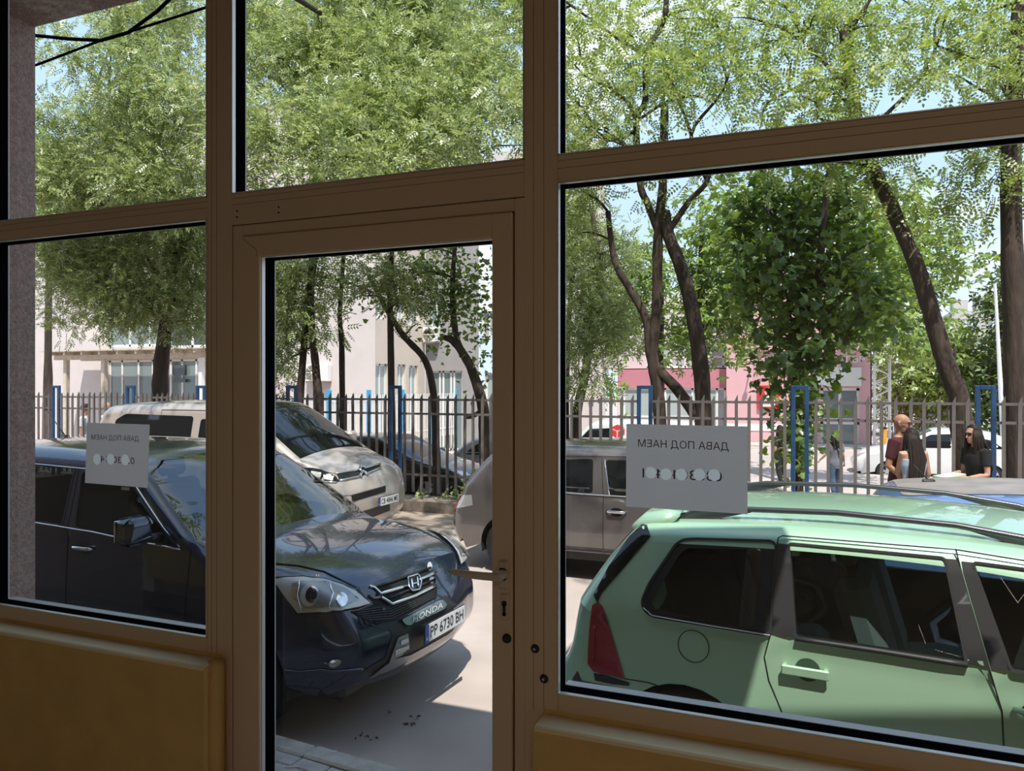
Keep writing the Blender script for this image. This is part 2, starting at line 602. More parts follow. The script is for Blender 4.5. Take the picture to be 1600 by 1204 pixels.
def pane_set(u0, u1, z0, z1, gm, par=None, bead=0.014):
    """glass with its rubber lining, light bead edge and outer frame"""
    par = par or ww
    t = 0.0025
    gk = G()
    gk.box(u0, u0 + t, WV + bead, GV + .004, z0, z1); gk.box(u1 - t, u1, WV + bead, GV + .004, z0, z1)
    gk.box(u0, u1, WV + bead, GV + .004, z0, z0 + t); gk.box(u0, u1, WV + bead, GV + .004, z1 - t, z1)
    gk.build('rubber_seal', M['rubber'], par, local=False)
    bd = G(); k = .003
    bd.box(u0, u0 + k, WV - .002, WV + bead, z0, z1); bd.box(u1 - k, u1, WV - .002, WV + bead, z0, z1)
    bd.box(u0, u1, WV - .002, WV + bead, z0, z0 + k); bd.box(u0, u1, WV - .002, WV + bead, z1 - k, z1)
    bd.build('glazing_bead', M['alu'], par, local=False)
    gl = G(); gl.quad((u0, GV, z0), (u1, GV, z0), (u1, GV, z1), (u0, GV, z1))
    gl.build('glass_pane', M[gm], par, local=False)
    of = G(); f = .004
    of.box(u0, u1, GV + .004, GV + .040, z0 - .02, z0 + f); of.box(u0, u1, GV + .004, GV + .010, z1 - f, z1 + .02)
    of.box(u0 - .02, u0 + .002, GV + .004, GV + .010, z0, z1); of.box(u1 - f, u1 + .02, GV + .004, GV + .010, z0, z1)
    of.build('outer_frame', M['outer_alu'], par, local=False)
mat('outer_alu', (0.55, 0.53, 0.52), 0.5)
pane_set(UL0, M1a, ZS1, ZT0, 'pane')
pane_set(M2b, UR1, ZS1, ZT0, 'pane')
pane_set(UL0, M1a, ZT1, TOPZ - .07, 'pane_top')
pane_set(M1b, M2a, ZT1, TOPZ - .07, 'pane_top')
pane_set(M2b, UR1, ZT1, TOPZ - .07, 'pane_top')
# screw holes above the door and lock bolts on the right mullion
g = G()
for a, b in ((370.5, 329.5), (370.5, 339), (435.5, 323.5), (435.5, 332)):
    p = at_v(a, b, WV); g.lathe([(0.0, -.0008), (.0035, -.0008), (.0035, .002)], 'y', (p.x, WV, p.z), 10)
g.build('screw_hole', M['rubber'], ww, local=False, kind='stuff')
for a, b in ((836, 1013), (850, 1060)):
    p = at_v(a, b, WV)
    g = G(); g.lathe([(0.0, -.006), (.010, -.006), (.012, -.003), (.0135, .0)], 'y', (p.x, WV, p.z), 16)
    o = g.build('bolt_cap', M['dark_metal'], ww, local=False, smooth=True)
    g = G(); g.lathe([(0.0, -.0075), (.004, -.0075), (.004, -.005)], 'y', (p.x, WV, p.z), 8)
    g.build('bolt_slot', M['steel'], o, local=False)

# ---- the door
dd = thing('door_1', None, None, (ULF, WV, FLOOR), kind='structure')
fp = 0.012
bar('door_frame_left', UJL + .0015, ULF - .0015, FLOOR, ZDF - .0015, WV - .002, D1, par=dd)
bar('door_frame_right', URF + .0015, UJR, FLOOR, ZDF - .0015, WV - .002, D1, par=dd)
bar('door_frame_head', ULF - .0015, URF + .0015, ZLF + .0015, ZDF - .0015, WV - .002, D1, par=dd)
g = G(); g.box(UJL, UJR, WV + .03, D1 - .01, FLOOR, ZDF)     # dark rebate seen in the gaps
# leaf
LV = WV - fp
bar('door_stile', ULF + .0015, UGL, FLOOR + .02, ZLF - .0015, LV, D1 - .02, par=dd)
bar('door_stile', UGR, URF - .0015, FLOOR + .02, ZLF - .0015, LV, D1 - .02, par=dd)
bar('door_top_rail', UGL, UGR, ZLG, ZLF - .0015, LV, D1 - .02, par=dd)
bar('door_kick_panel', UGL, UGR, FLOOR + .02, FLOOR + .24, LV, D1 - .02, par=dd)
for (u0, u1, z0, z1) in ((UJL - .001, UJL + .0016, FLOOR, ZDF), (ULF - .0017, ULF + .0017, FLOOR, ZLF), (URF - .0017, URF + .0017, FLOOR, ZLF), (UJL, UJR, ZDF - .0017, ZDF + .0005), (ULF, URF, ZLF - .0017, ZLF + .0017)):
    b = G(); b.box(u0, u1, WV + .001, WV + .02, z0, z1); b.build('door_gap', M['seal_line'], dd, local=False)
pane_set(UGL, UGR, FLOOR + .24, ZLG, 'pane', dd)
# mitre joint at the upper left corner of the leaf
b = G(); b.tube([(ULF + .006, LV - .0003, ZLF - .010), (UGL - .012, LV - .0003, ZLG + .022), (UGL - .012, LV - .0003, ZLG)], .0008, 5)
b.build('mitre_joint', M['seal_line_soft'], dd, local=False)
# handle: long plate, round boss, tapering lever to the left
hp = at_v(788, 896, LV)
b = G(); b.box(hp.x - .017, hp.x + .013, LV - .008, LV, hp.z - .045, hp.z + .04, .006)
b.build('handle_plate', M['handle_paint'], dd, local=False)
b = G(); b.lathe([(0, -.05), (.0135, -.05), (.0145, -.046), (.0145, -.008), (.019, -.008)], 'y', (hp.x - .002, LV, hp.z), 20)
lv = LV - .045
b.tube([(hp.x, lv, hp.z), (hp.x - .05, lv, hp.z - .001), (hp.x - .10, lv - .004, hp.z + .0005), (hp.x - .145, lv - .004, hp.z + .003), (hp.x - .160, lv - .003, hp.z + .0045)], [.0125, .012, .0115, .0085, .005], 12, flat=(.62, 1.0))
b.build('lever_handle', M['handle_paint'], dd, local=False, smooth=True)
kp = at_v(789, 948, LV)
b = G(); b.box(kp.x - .014, kp.x + .014, LV - .006, LV, kp.z - .038, kp.z + .04, .005)
ep = b.build('lock_plate', M['handle_paint'], dd, local=False)
b = G(); b.lathe([(0, -.0075), (.0085, -.0075), (.0085, -.003)], 'y', (kp.x, LV, kp.z + .012), 18)
b.box(kp.x - .0045, kp.x + .0045, LV - .0075, LV - .004, kp.z - .022, kp.z + .012)
b.lathe([(0, -.0075), (.0055, -.0075), (.0055, -.003)], 'y', (kp.x, LV, kp.z - .02), 14)
b.build('keyhole', M['dark_metal'], ep, local=False)
kp = at_v(792, 997, LV)
b = G(); b.lathe([(0, -.010), (.009, -.010), (.0125, -.007), (.0145, .0)], 'y', (kp.x, LV, kp.z), 20)
b.build('door_bolt_cap', M['dark_metal'], dd, local=False, smooth=True)

# ---- low walls below the windows, with a rounded plaster ledge
def low_wall(name, u0, u1, left_end):
    v0 = WV - .085
    prof = [(v0, FLOOR), (v0, ZS0 - .012)]
    for k in range(7):
        a = PI * .5 * k / 6
        prof.append((v0 + .010 - .010 * math.cos(a), ZS0 - .012 + .010 * math.sin(a)))
    prof += [(WV - .012, ZS0 + .000), (WV - .004, ZS0 + .006), (WV + .002, ZS0 + .022), (D1 + .14, ZS0 + .022), (D1 + .14, FLOOR)]
    b = G(); b.prism(prof, 'x', u0, u1)
    return tag(b.build(name, M['ochre_wall']), kind='structure')
UWL = ux(319, WV - .085); UWR = ux(833, WV - .085)
low_wall('wall_front_left', U_L, UWL, True)
low_wall('wall_front_right', UWR, U_R, False)
mat('sill_lit_paint', (0.92, 0.74, 0.46), 0.6)  # light on the ochre ledge put into the colour as pale cream
def lit_ledge(name, u0, u1):  # thin added strip, standing in for the lit top of the ledge
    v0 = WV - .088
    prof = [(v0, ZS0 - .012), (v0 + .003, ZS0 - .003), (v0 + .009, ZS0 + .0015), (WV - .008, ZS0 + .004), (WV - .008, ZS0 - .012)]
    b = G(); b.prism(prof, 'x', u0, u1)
    return tag(b.build(name, M['sill_lit_paint']), kind='structure')
lit_ledge('trim_lit_left', U_L, UWL - .004)
lit_ledge('trim_lit_right', UWR + .004, U_R)
g = G(); g.tube([(UWL + .004, WV - .035, FLOOR), (UWL + .004, WV - .035, ZS0 - .008), (UWL + .001, WV - .03, ZS0 - .004)], .030, 12)
tag(g.build('trim_1', M['ochre_wall'], smooth=True), kind='structure')

# ---- outside: pier and slab edge at the left
PU = ux(55, 2.75)
ps = zy(63, 40, 2.75)
g = G(); g.box(PU - .6, PU, 2.24, 2.75, 0.0, ps)
tag(g.build('pillar', M['render_brown']), kind='structure')
g = G(); g.box(-9, .5, 2.2, 2.75, ps, ps + .2)
tag(g.build('canopy_slab', M['render_brown']), kind='structure')
g = G()
q = at_v(95, 18, 2.6)
mat('render_patch', (0.40, 0.33, 0.30), 0.95, var=0.4, vscale=14, bump=0.6, bscale=40)
g.add([(q.x - .22, 2.28, ps - .003), (q.x + .17, 2.30, ps - .005), (q.x + .19, 2.56, ps - .006), (q.x + .06, 2.735, ps - .004), (q.x - .22, 2.74, ps - .003)], [(0, 1, 2, 3, 4)])
tag(g.build('plaster_patch', M['render_patch']), 'rough grey plaster patch under the canopy slab beside the pillar', 'plaster patch')


lampo = thing('added_ceiling_lamp', 'added housing for the fill light on the shop ceiling, behind the viewer', 'lamp', (1.2, -2.2, TOPZ - .08))  # unseen fitting added to carry the fill light
g = G(); g.box(.55, 1.85, -2.36, -2.04, TOPZ - .09, TOPZ - .001, .01); g.build('housing', M['alu'], lampo, local=False)
# ================================================================ car kit
mat('tyre', (0.018, 0.018, 0.018), 0.85, bump=0.2, bscale=90)
mat('rim', (0.62, 0.63, 0.65), 0.3, metal=0.85)
mat('black_plastic', (0.022, 0.022, 0.024), 0.5)
mat('gloss_black', (0.010, 0.010, 0.012), 0.12)
mat('cabin', (0.045, 0.05, 0.052), 0.8)
mat('cabin_cloth', (0.15, 0.18, 0.185), 0.95, bump=0.2, bscale=300)
mat('chrome', (0.80, 0.81, 0.83), 0.12, metal=1.0)
mat('satin_silver', (0.36, 0.36, 0.37), 0.38, metal=0.7)
mat('lamp_lens', (0.55, 0.56, 0.56), 0.08, metal=0.55)
mat('lamp_bowl', (0.62, 0.62, 0.60), 0.42, metal=0.35)
mat('red_lens', (0.30, 0.02, 0.035), 0.10, spec=0.6)
mat('orange_lens', (0.75, 0.25, 0.03), 0.12)
mat('plate_white', (0.78, 0.79, 0.80), 0.5)
mat('plate_blue', (0.02, 0.07, 0.42), 0.5)
mat('plate_ink', (0.015, 0.015, 0.02), 0.5)
mat('tint_dark', (0.008, 0.010, 0.011), 0.05, spec=0.5)
mat('gap', (0.006, 0.006, 0.007), 0.8)
glass_mat('car_glass', (0.58, 0.66, 0.64))
glass_mat('car_glass_dark', (0.20, 0.22, 0.22))
glass_mat('windscreen', (0.55, 0.62, 0.57), ior=1.6, gloss=.10)

def rpoly(pts, r, n=5):
    """2D polygon with rounded corners; r a number or one per corner"""
    out = []
    m = len(pts)
    for i in range(m):
        p = Vector(pts[i]); a = Vector(pts[i - 1]) - p; b = Vector(pts[(i + 1) % m]) - p
        ri = r[i] if hasattr(r, '__len__') else r
        la, lb = a.length, b.length
        t = min(ri, la * .48, lb * .48)
        if t < 1e-4:
            out.append((p.x, p.y)); continue
        A = p + a * (t / la); B = p + b * (t / lb)
        for k in range(n + 1):
            w = k / n
            q = A * (1 - w) ** 2 + p * 2 * w * (1 - w) + B * w * w
            out.append((q.x, q.y))
    return out
def offset_poly(poly, d):
    """moves a 2D outline outward by d"""
    n = len(poly)
    ar = sum(poly[i][0] * poly[(i + 1) % n][1] - poly[(i + 1) % n][0] * poly[i][1] for i in range(n))
    sg = 1 if ar > 0 else -1
    out = []
    for i in range(n):
        a = Vector(poly[i]) - Vector(poly[i - 1]); b = Vector(poly[(i + 1) % n]) - Vector(poly[i])
        t = Vector((0.0, 0.0))
        if a.length > 1e-9: t += a.normalized()
        if b.length > 1e-9: t += b.normalized()
        if t.length < 1e-9: t = Vector((1, 0))
        t.normalize()
        out.append((poly[i][0] + sg * t.y * d, poly[i][1] - sg * t.x * d))
    return out
def inside(p, poly):
    x, y = p; c = False; n = len(poly)
    for i in range(n):
        x1, y1 = poly[i]; x2, y2 = poly[i - 1]
        if (y1 > y) != (y2 > y) and x < (x2 - x1) * (y - y1) / (y2 - y1) + x1:
            c = not c
    return c
def poly_mesh(outer, holes=(), step=0.07, cuts=()):
    """flat 2D area cut into a fine triangle mesh -> list of (x,y), faces"""
    def inside_all(x, y):
        return inside((x, y), outer) and not any(inside((x, y), h) for h in holes)
    vs, es = [], []
    def loop(lp):
        pts = []
        n = len(lp)
        for i in range(n):
            a = Vector(lp[i]); c = Vector(lp[(i + 1) % n])
            k = max(1, int((c - a).length / step + .5)) if step else 1
            pts += [a.lerp(c, j / k) for j in range(k)]
        b0 = len(vs)
        vs.extend(pts)
        es.extend((b0 + i, b0 + (i + 1) % len(pts)) for i in range(len(pts)))
    loop(outer)
    for h in holes: loop(h)
    for (a, c) in cuts:
        a, c = Vector(a), Vector(c)
        k = max(1, int((c - a).length / step + .5))
        b0 = len(vs)
        vs.extend(a.lerp(c, j / k) for j in range(k + 1))
        es.extend((b0 + i, b0 + i + 1) for i in range(k))
    xs = [p[0] for p in outer]; ys = [p[1] for p in outer]
    if step:
        bnd = np.array([(v[0], v[1]) for v in vs])
        nx = int((max(xs) - min(xs)) / step) + 2; ny = int((max(ys) - min(ys)) / (step * .866)) + 2
        for j in range(ny):
            for i in range(nx):
                x = min(xs) + (i + .5 * (j % 2)) * step; y = min(ys) + j * step * .866
                if inside_all(x, y) and np.min((bnd[:, 0] - x) ** 2 + (bnd[:, 1] - y) ** 2) > (step * .45) ** 2:
                    vs.append(Vector((x, y)))
    r = delaunay_2d_cdt([Vector((v[0], v[1])) for v in vs], es, [], 0, 1e-5)
    V = [(v[0], v[1]) for v in r[0]]
    F = []
    for f in r[2]:
        cx = sum(V[i][0] for i in f) / len(f); cy = sum(V[i][1] for i in f) / len(f)
        if inside_all(cx, cy): F.append(tuple(f))
    used = sorted({i for f in F for i in f})
    mp = {o: n for n, o in enumerate(used)}
    return [V[i] for i in used], [tuple(mp[i] for i in f) for f in F]

def islands(F):
    par = {}
    def find(a):
        while par.setdefault(a, a) != a:
            par[a] = par[par[a]]; a = par[a]
        return a
    for f in F:
        for i in f[1:]: par[find(i)] = find(f[0])
    out = {}
    for f in F: out.setdefault(find(f[0]), []).append(f)
    return list(out.values())

class Car:
    """A road car heading along its own +x. outline: (s, z, edge radius, crown, panel name) from the rear
    bottom over the roof to the front bottom; side panels, glass and trim are laid on the same body surface."""
    def __init__(s, name, label, loc, yaw, L, W, outline, belt, tum, paint, arches, ra, zb=0.24, zg=0.0,
                 taper_f=0.10, taper_r=0.06, step=0.08, group=None, rim_spokes=5, glass='windscreen', hollow=True, detail=True, rowstep=0.06):
        s.name, s.L, s.W, s.belt, s.tum, s.paint = name, L, W / 2, belt, tum, paint
        s.tf, s.tr, s.zb = taper_f, taper_r, zb
        s.root = thing(name, label, 'car', (loc[0], loc[1], zg), yaw, group)
        s.mx = frame_of(s.root); s.inv = s.mx.inverted()
        s.bv = []; s.bf = []
        s.arches, s.ra = arches, ra
        s.step = step
        # --- resample the outline
        P = [Vector((o[0], o[1])) for o in outline]
        pts, rad, cro, seg = [], [], [], []
        n = len(P)
        for i in range(n - 1):
            p0, p1, p2, p3 = P[max(i - 1, 0)], P[i], P[i + 1], P[min(i + 2, n - 1)]
            k = max(2, int((p2 - p1).length / rowstep))
            m1 = (p2 - p0) * 0.5; m2 = (p3 - p1) * 0.5
            ln = (p2 - p1).length
            if m1.length > ln: m1 = m1 * (ln / m1.length)
            if m2.length > ln: m2 = m2 * (ln / m2.length)
            for j in range(k):
                t = j / k
                h = p1 * (2 * t ** 3 - 3 * t * t + 1) + m1 * (t ** 3 - 2 * t * t + t) + p2 * (-2 * t ** 3 + 3 * t * t) + m2 * (t ** 3 - t * t)
                pts.append(h); rad.append(outline[i][2] * (1 - t) + outline[i + 1][2] * t)
                cro.append(outline[i][3] * (1 - t) + outline[i + 1][3] * t); seg.append(outline[i][4])
        pts.append(P[-1]); rad.append(outline[-1][2]); cro.append(outline[-1][3]); seg.append(outline[-2][4])
        s.pts = pts
        nrm = []
        for i in range(len(pts)):
            t = pts[min(i + 1, len(pts) - 1)] - pts[max(i - 1, 0)]
            t.normalize()
            nrm.append(Vector((t.y, -t.x)))
        K, NC = 6, 15
        rows = []
        inset = []
        for p, r, c, nn in zip(pts, rad, cro, nrm):
            row = []
            for k in range(K + 1):
                ph = PI / 2 * (1 - k / K)
                q = p + nn * r * (1 - math.cos(ph))
                w = s.hw(q.x, q.y)
                row.append((q.x, -(w - r + r * math.sin(ph)), q.y))
            wc = s.hw(p.x, p.y) - r
            for k in range(1, NC):
                t = -1 + 2 * k / NC
                q = p - nn * c * (1 - abs(t) ** 2.3)
                row.append((q.x, wc * t, q.y))
            for k in range(K + 1):
                ph = PI / 2 * (k / K)
                q = p + nn * r * (1 - math.cos(ph))
                w = s.hw(q.x, q.y)
                row.append((q.x, (w - r + r * math.sin(ph)), q.y))
            rows.append(row)
            inset.append((p.x + nn.x * r, p.y + nn.y * r))
        s.inset = inset
        nr = len(rows[0])
        parts = {}
        V = [v for row in rows for v in row]
        edge = {'windscreen': 'pillar_skin', 'rear_window': 'pillar_skin'}
        for i in range(len(rows) - 1):
            sg = seg[i]
            for k in range(nr - 1):
                nm = sg
                if sg in edge and (k < K or k >= nr - 1 - K): nm = edge[sg]
                parts.setdefault(nm, []).append((i * nr + k, (i + 1) * nr + k, (i + 1) * nr + k + 1, i * nr + k + 1))
        gm = {'windscreen': glass, 'rear_window': 'car_glass_dark' if hollow else 'tint_dark'}
        s.parts = {}
        for nm, F in parts.items():
            mm = gm.get(nm, paint)
            if nm.endswith('_plastic'): mm = 'black_plastic'
            if nm == 'windscreen' and not hollow: mm = 'tint_dark'
            if nm == 'pillar_skin':
                for half in (0, 1):
                    for fb in (0, 1):
                        FF = [f for f in F if (V[f[0]][1] > 0) == bool(half) and (V[f[0]][0] > L / 2) == bool(fb)]
                        if FF: s.parts[nm] = s.panel(nm, V, FF, mm)
            else:
                s.parts[nm] = s.panel(nm, V, F, mm)
            s.solid(V, F)
        s.seg_rows = rows
    def hw(s, x, z):
        W = s.W
        f = 1.0
        xm = s.L * 0.62
        if x > xm: f -= s.tf * ((x - xm) / (s.L - xm)) ** 2.2
        xr = s.L * 0.30
        if x < xr: f -= s.tr * ((xr - x) / xr) ** 2.0
        w = W * f
        if z < 0.55: w -= 0.06 * max(0, (0.55 - z) / 0.35) ** 2
        if z > s.belt: w -= s.tum * (z - s.belt)
        elif z > 0.55: w -= 0.02 * ((z - .55) / (s.belt - .55)) ** 2
        return w
    def panel(s, nm, V, F, m, parent=None, smooth=True):
        used = sorted({i for f in F for i in f})
        mp = {a: b for b, a in enumerate(used)}
        return obj(nm, [V[i] for i in used], [tuple(mp[i] for i in f) for f in F], M[m] if isinstance(m, str) else m, parent or s.root, smooth)
    def solid(s, V, F):
        n = len(s.bv)
        s.bv += [Vector(v) for v in V]
        s.bf += [tuple(i + n for i in f) for f in F]
    def sides(s, doors=None, windows=None, liner=True, wmat='car_glass', frame='black_plastic', fw=0.022, rest='body_side', cutouts=()):
        """doors: {name: polygon}; windows: {name: polygon}"""
        doors = doors or {}; windows = windows or {}
        up = list(s.inset)
        xb = [p[0] for p in up]
        bot = []
        z = s.zb
        for (ax, az) in sorted(s.arches, reverse=True):
            for k in range(15):
                a = PI * k / 14
                q = (ax + s.ra * math.cos(a), max(z, az + s.ra * math.sin(a)))
                if not bot or abs(q[0] - bot[-1][0]) > 1e-4: bot.append(q)
        end = up[-1]; st = up[0]
        poly = [p for p in up] + [(end[0] - .03, z)] * (end[1] > z + .02) + bot + [(st[0] + .03, z)] * (st[1] > z + .02)
        holes = [w for w in windows.values()]
        cuts = []
        for d in doors.values():
            cuts += [(d[i], d[(i + 1) % len(d)]) for i in range(len(d))]
        P2, F2 = poly_mesh(poly, [list(h) for h in holes], s.step, cuts)
        poly_w = [list(h) for h in holes]
        group = {}
        for f in F2:
            c = (sum(P2[i][0] for i in f) / len(f), sum(P2[i][1] for i in f) / len(f))
            nm = rest
            for dn, d in doors.items():
                if inside(c, d): nm = dn; break
            group.setdefault(nm, []).append(f)
        s.side_parts = {}
        for sg in (-1, 1):
            V = [(a, sg * s.hw(a, b), b) for a, b in P2]
            for nm, F in group.items():
                FF = F if sg < 0 else [f[::-1] for f in F]
                for piece in (islands(FF) if nm == rest else [FF]):
                    o = s.panel(nm, V, piece, s.paint)
                    s.side_parts[(nm, sg)] = o
            s.solid(V, F2)
            if liner:
                V2 = [(a, sg * (s.hw(a, b) - .035), b) for a, b in P2]
                F3 = [f for f in F2 if min(P2[i][1] for i in f) > 0.4]
                s.panel('interior_lining', V2, F3, 'cabin')
            for wn_, w in windows.items():
                p2, f2 = poly_mesh(w, (), .15)
                V = [(a, sg * (s.hw(a, b) - .006), b) for a, b in p2]
                go = s.panel(wn_, V, f2, wmat[wn_] if isinstance(wmat, dict) else wmat)
                ring = offset_poly(w, fw)
                p3, f3 = poly_mesh(ring, [w], .15)
                V = [(a, sg * (s.hw(a, b) + .003), b) for a, b in p3]
                V += [(a, sg * (s.hw(a, b) - .02), b) for a, b in w]
                nb = len(p3)
                # inner lip of the frame
                k0 = len(V)
                V += [(a, sg * (s.hw(a, b) + .003), b) for a, b in w]
                nw = len(w)
                f3 = list(f3) + [(nb + i, nb + (i + 1) % nw, k0 + (i + 1) % nw, k0 + i) for i in range(nw)]
                s.panel('window_frame', V, f3, frame, go, smooth=False)
        # seams
        for sg in (-1, 1):
            for dn, d in doors.items():
                par = s.side_parts.get((dn, sg))
                if par is None: continue
                g = G()
                dd_ = [q for q in d]
                pts = []
                for i in range(len(dd_)):
                    a = Vector(dd_[i]); b = Vector(dd_[(i + 1) % len(dd_)])
                    k = max(1, int((b - a).length / .1))
                    pts += [a.lerp(b, j / k) for j in range(k)]
                pts.append(pts[0])
                g.tube([(p.x, sg * (s.hw(p.x, p.y) + .0005), p.y) for p in pts], .0032, 5, cap=False)
                s.panel('door_seam', g.v, g.f, 'gap', par, smooth=False)
        # wheel arch liners and underside
        for (ax, az) in s.arches:
            for sg in (-1, 1):
                g = G()
                n = 14
                base = len(g.v)
                for k in range(n + 1):
                    a = PI * (k / n) * 1.16 - .08 * PI
                    x, zz_ = ax + s.ra * math.cos(a), az + s.ra * math.sin(a)
                    w = s.hw(x, max(zz_, .3))
                    g.v += [(x, sg * (w + .001), zz_), (x, sg * (w - .34), zz_)]
                g.f += [(base + 2 * k, base + 2 * k + 1, base + 2 * k + 3, base + 2 * k + 2) for k in range(n)]
                s.panel('wheel_arch_liner', g.v, g.f, 'black_plastic', smooth=False)
        g = G()
        x0, x1 = s.pts[0].x + .05, s.pts[-1].x - .05
        w = s.W - .12
        g.box(x0, x1, -w + .3, w - .3, s.zb - .02, s.zb + .12)
        lo = sorted(s.arches)
        g.box(lo[0][0] + s.ra + .02, lo[1][0] - s.ra - .02, -w, w, s.zb - .03, s.zb + .12)
        s.panel('underbody', g.v, g.f, 'black_plastic', smooth=False)
        s.bvh = BVHTree.FromPolygons(s.bv, s.bf)
        return s
    def bvh_only(s):
        s.bvh = BVHTree.FromPolygons(s.bv, s.bf); return s
    # --- putting trim on the body surface
    def hit(s, o, d, off=.003):
        loc, nrm, i, dist = s.bvh.ray_cast(o, d)
        if loc is None: return None
        if nrm.dot(d) > 0: nrm = -nrm
        return loc + nrm * off
    def from_px(s, p, off=.003):
        """body point seen at a picture pixel, in car coordinates"""
        o = s.inv @ CAM
        d = (s.inv.to_3x3() @ ray(*p)).normalized()
        h = s.hit(o, d, off)
        if h is None:
            near = s.bvh.find_nearest(o + d * ((s.mx.translation - CAM).length))
            h = near[0] + near[1] * off
        return h
    def front(s, p, off=.003):
        """p = (y, z) looked at from in front"""
        h = s.hit(Vector((s.L + 3, p[0], p[1])), Vector((-1, 0, 0)), off)
        return h if h is not None else Vector((s.L, p[0], p[1]))
    def rear(s, p, off=.003):
        h = s.hit(Vector((-3, p[0], p[1])), Vector((1, 0, 0)), off)
        return h if h is not None else Vector((0, p[0], p[1]))
    def side(s, p, off=.003, sg=-1):
        h = s.hit(Vector((p[0], sg * 4, p[1])), Vector((0, -sg, 0)), off)
        return h if h is not None else Vector((p[0], sg * s.hw(*p), p[1]))
    def above(s, p, off=.003):
        h = s.hit(Vector((p[0], p[1], 4)), Vector((0, 0, -1)), off)
        return h if h is not None else Vector((p[0], p[1], 1.5))
    def decal(s, nm, poly, proj, m, off=.004, step=None, parent=None, both=False, holes=(), smooth=True, thick=0.0):
        ext = max(max(p[0] for p in poly) - min(p[0] for p in poly), max(p[1] for p in poly) - min(p[1] for p in poly))
        P2, F2 = poly_mesh(poly, holes, step or ext / 9)
        V = [proj(p, off) for p in P2]
        out = []
        for flip in ((1, -1) if both else (1,)):
            VV = [(v[0], v[1] * flip, v[2]) for v in V]
            o = s.panel(nm, VV, F2, m, parent if flip == 1 else None, smooth)
            out.append(o)
        return out if both else out[0]
    def line(s, nm, pts, proj, m, rad, off=.002, n=6, parent=None, both=False, sub=4, flat=None):
        q = []
        for i in range(len(pts) - 1):
            a, b = Vector(pts[i]), Vector(pts[i + 1])
            q += [proj(a.lerp(b, j / sub), off) for j in range(sub)]
        q.append(proj(Vector(pts[-1]), off))
        res = None
        for flip in ((1, -1) if both else (1,)):
            g = G(); g.tube([(v[0], v[1] * flip, v[2]) for v in q], rad, n, flat=flat)
            o = s.panel(nm, g.v, g.f, m, parent)
            res = res or o
        return res
    def wheels(s, r=.33, w=.205, inset=.03, spokes=5, hub=None):
        tg = G()
        rr = r * .655
        tg.lathe([(rr, -w / 2 + .02), (r * .80, -w / 2), (r * .955, -w / 2 + .012), (r, -w / 2 + .04), (r, w / 2 - .04), (r * .955, w / 2 - .012), (r * .80, w / 2), (rr, w / 2 - .02)], 'y', n=36)
        for k in range(36):                                  # tread blocks
            a = 2 * PI * k / 36
        rg = G()
        rg.lathe([(rr, -w / 2 + .02), (rr * .95, -w / 2 + .012), (rr * .90, -w / 2 + .035), (rr * .88, w / 2 - .03)], 'y', n=36)
        rg.lathe([(0, -w / 2 + .022), (.055, -w / 2 + .022), (.065, -w / 2 + .035), (.065, 0)], 'y', n=16)
        for k in range(spokes):
            a = 2 * PI * k / spokes + PI / 2
            ca, sa = math.cos(a), math.sin(a)
            def q(rad_, t, y): return (rad_ * ca - t * sa, y, rad_ * sa + t * ca)
            y0 = -w / 2 + .03; y1 = y0 + .03
            v = [q(.04, .03, y0), q(.04, -.03, y0), q(rr * .92, -.042, y0 - .005), q(rr * .92, .042, y0 - .005),
                 q(.04, .03, y1), q(.04, -.03, y1), q(rr * .92, -.042, y1), q(rr * .92, .042, y1)]
            rg.add(v, [(0, 1, 2, 3), (4, 7, 6, 5), (0, 3, 7, 4), (1, 5, 6, 2), (0, 4, 5, 1), (2, 6, 7, 3)])
        dg_ = G(); dg_.lathe([(0, -w / 2 + .075), (rr * .9, -w / 2 + .075)], 'y', n=24)
        tme = rme = dme = None
        for (ax, az) in s.arches:
            for sg in (-1, 1):
                y = sg * (s.hw(ax, .45) - w / 2 - inset)
                if tme is None:
                    t = tg.build('wheel', M['tyre'], s.root, smooth=True); tme = t.data
                    rm_ = rg.build('rim', M['rim'], t); rme = rm_.data
                    ds = dg_.build('brake_disc', M['cabin'], t); dme = ds.data
                else:
                    t = link('wheel', tme, s.root); rm_ = link('rim', rme, t); ds = link('brake_disc', dme, t)
                t.location = (ax, y, r)
                if sg > 0: t.rotation_euler = (0, 0, PI)
        return s
    def plate(s, txt, front=True, z=.5, w=.52, y=0.0, tilt=0.0, off=.018):
        h = .112
        c = s.front((y, z), off) if front else s.rear((y, z), off)
        sx = 1 if front else -1
        g = G(); g.box(-.006 if front else 0, .006 if not front else 0, -w / 2 - .006, w / 2 + .006, -h / 2 - .006, h / 2 + .006, .002)
        root = s.panel('number_plate_holder', g.v, g.f, 'black_plastic', smooth=False)
        root.location = c
        def add(nm, gg, m): s.panel(nm, gg.v, gg.f, m, root, smooth=False)
        g = G(); g.box(0, .003 * sx, -w / 2, w / 2, -h / 2, h / 2); add('number_plate', g, 'plate_white')
        e0 = -w / 2 if front else w / 2
        g = G(); g.box(.001 * sx, .004 * sx, e0, e0 + .045 * sx, -h / 2, h / 2); add('country_strip', g, 'plate_blue')
        g = G(); letters(g, 'BG', (.0048 * sx, e0 + .010 * sx, -h / 2 + .016), (0, sx, 0), (0, 0, 1), .026, .020, .01)
        add('country_letters', g, 'plate_white')
        g = G(); letters(g, txt, (.0042 * sx, e0 + .062 * sx, -.036), (0, sx, 0), (0, 0, 1), w - .082, .074, .015)
        add('registration', g, 'plate_ink')
        return root
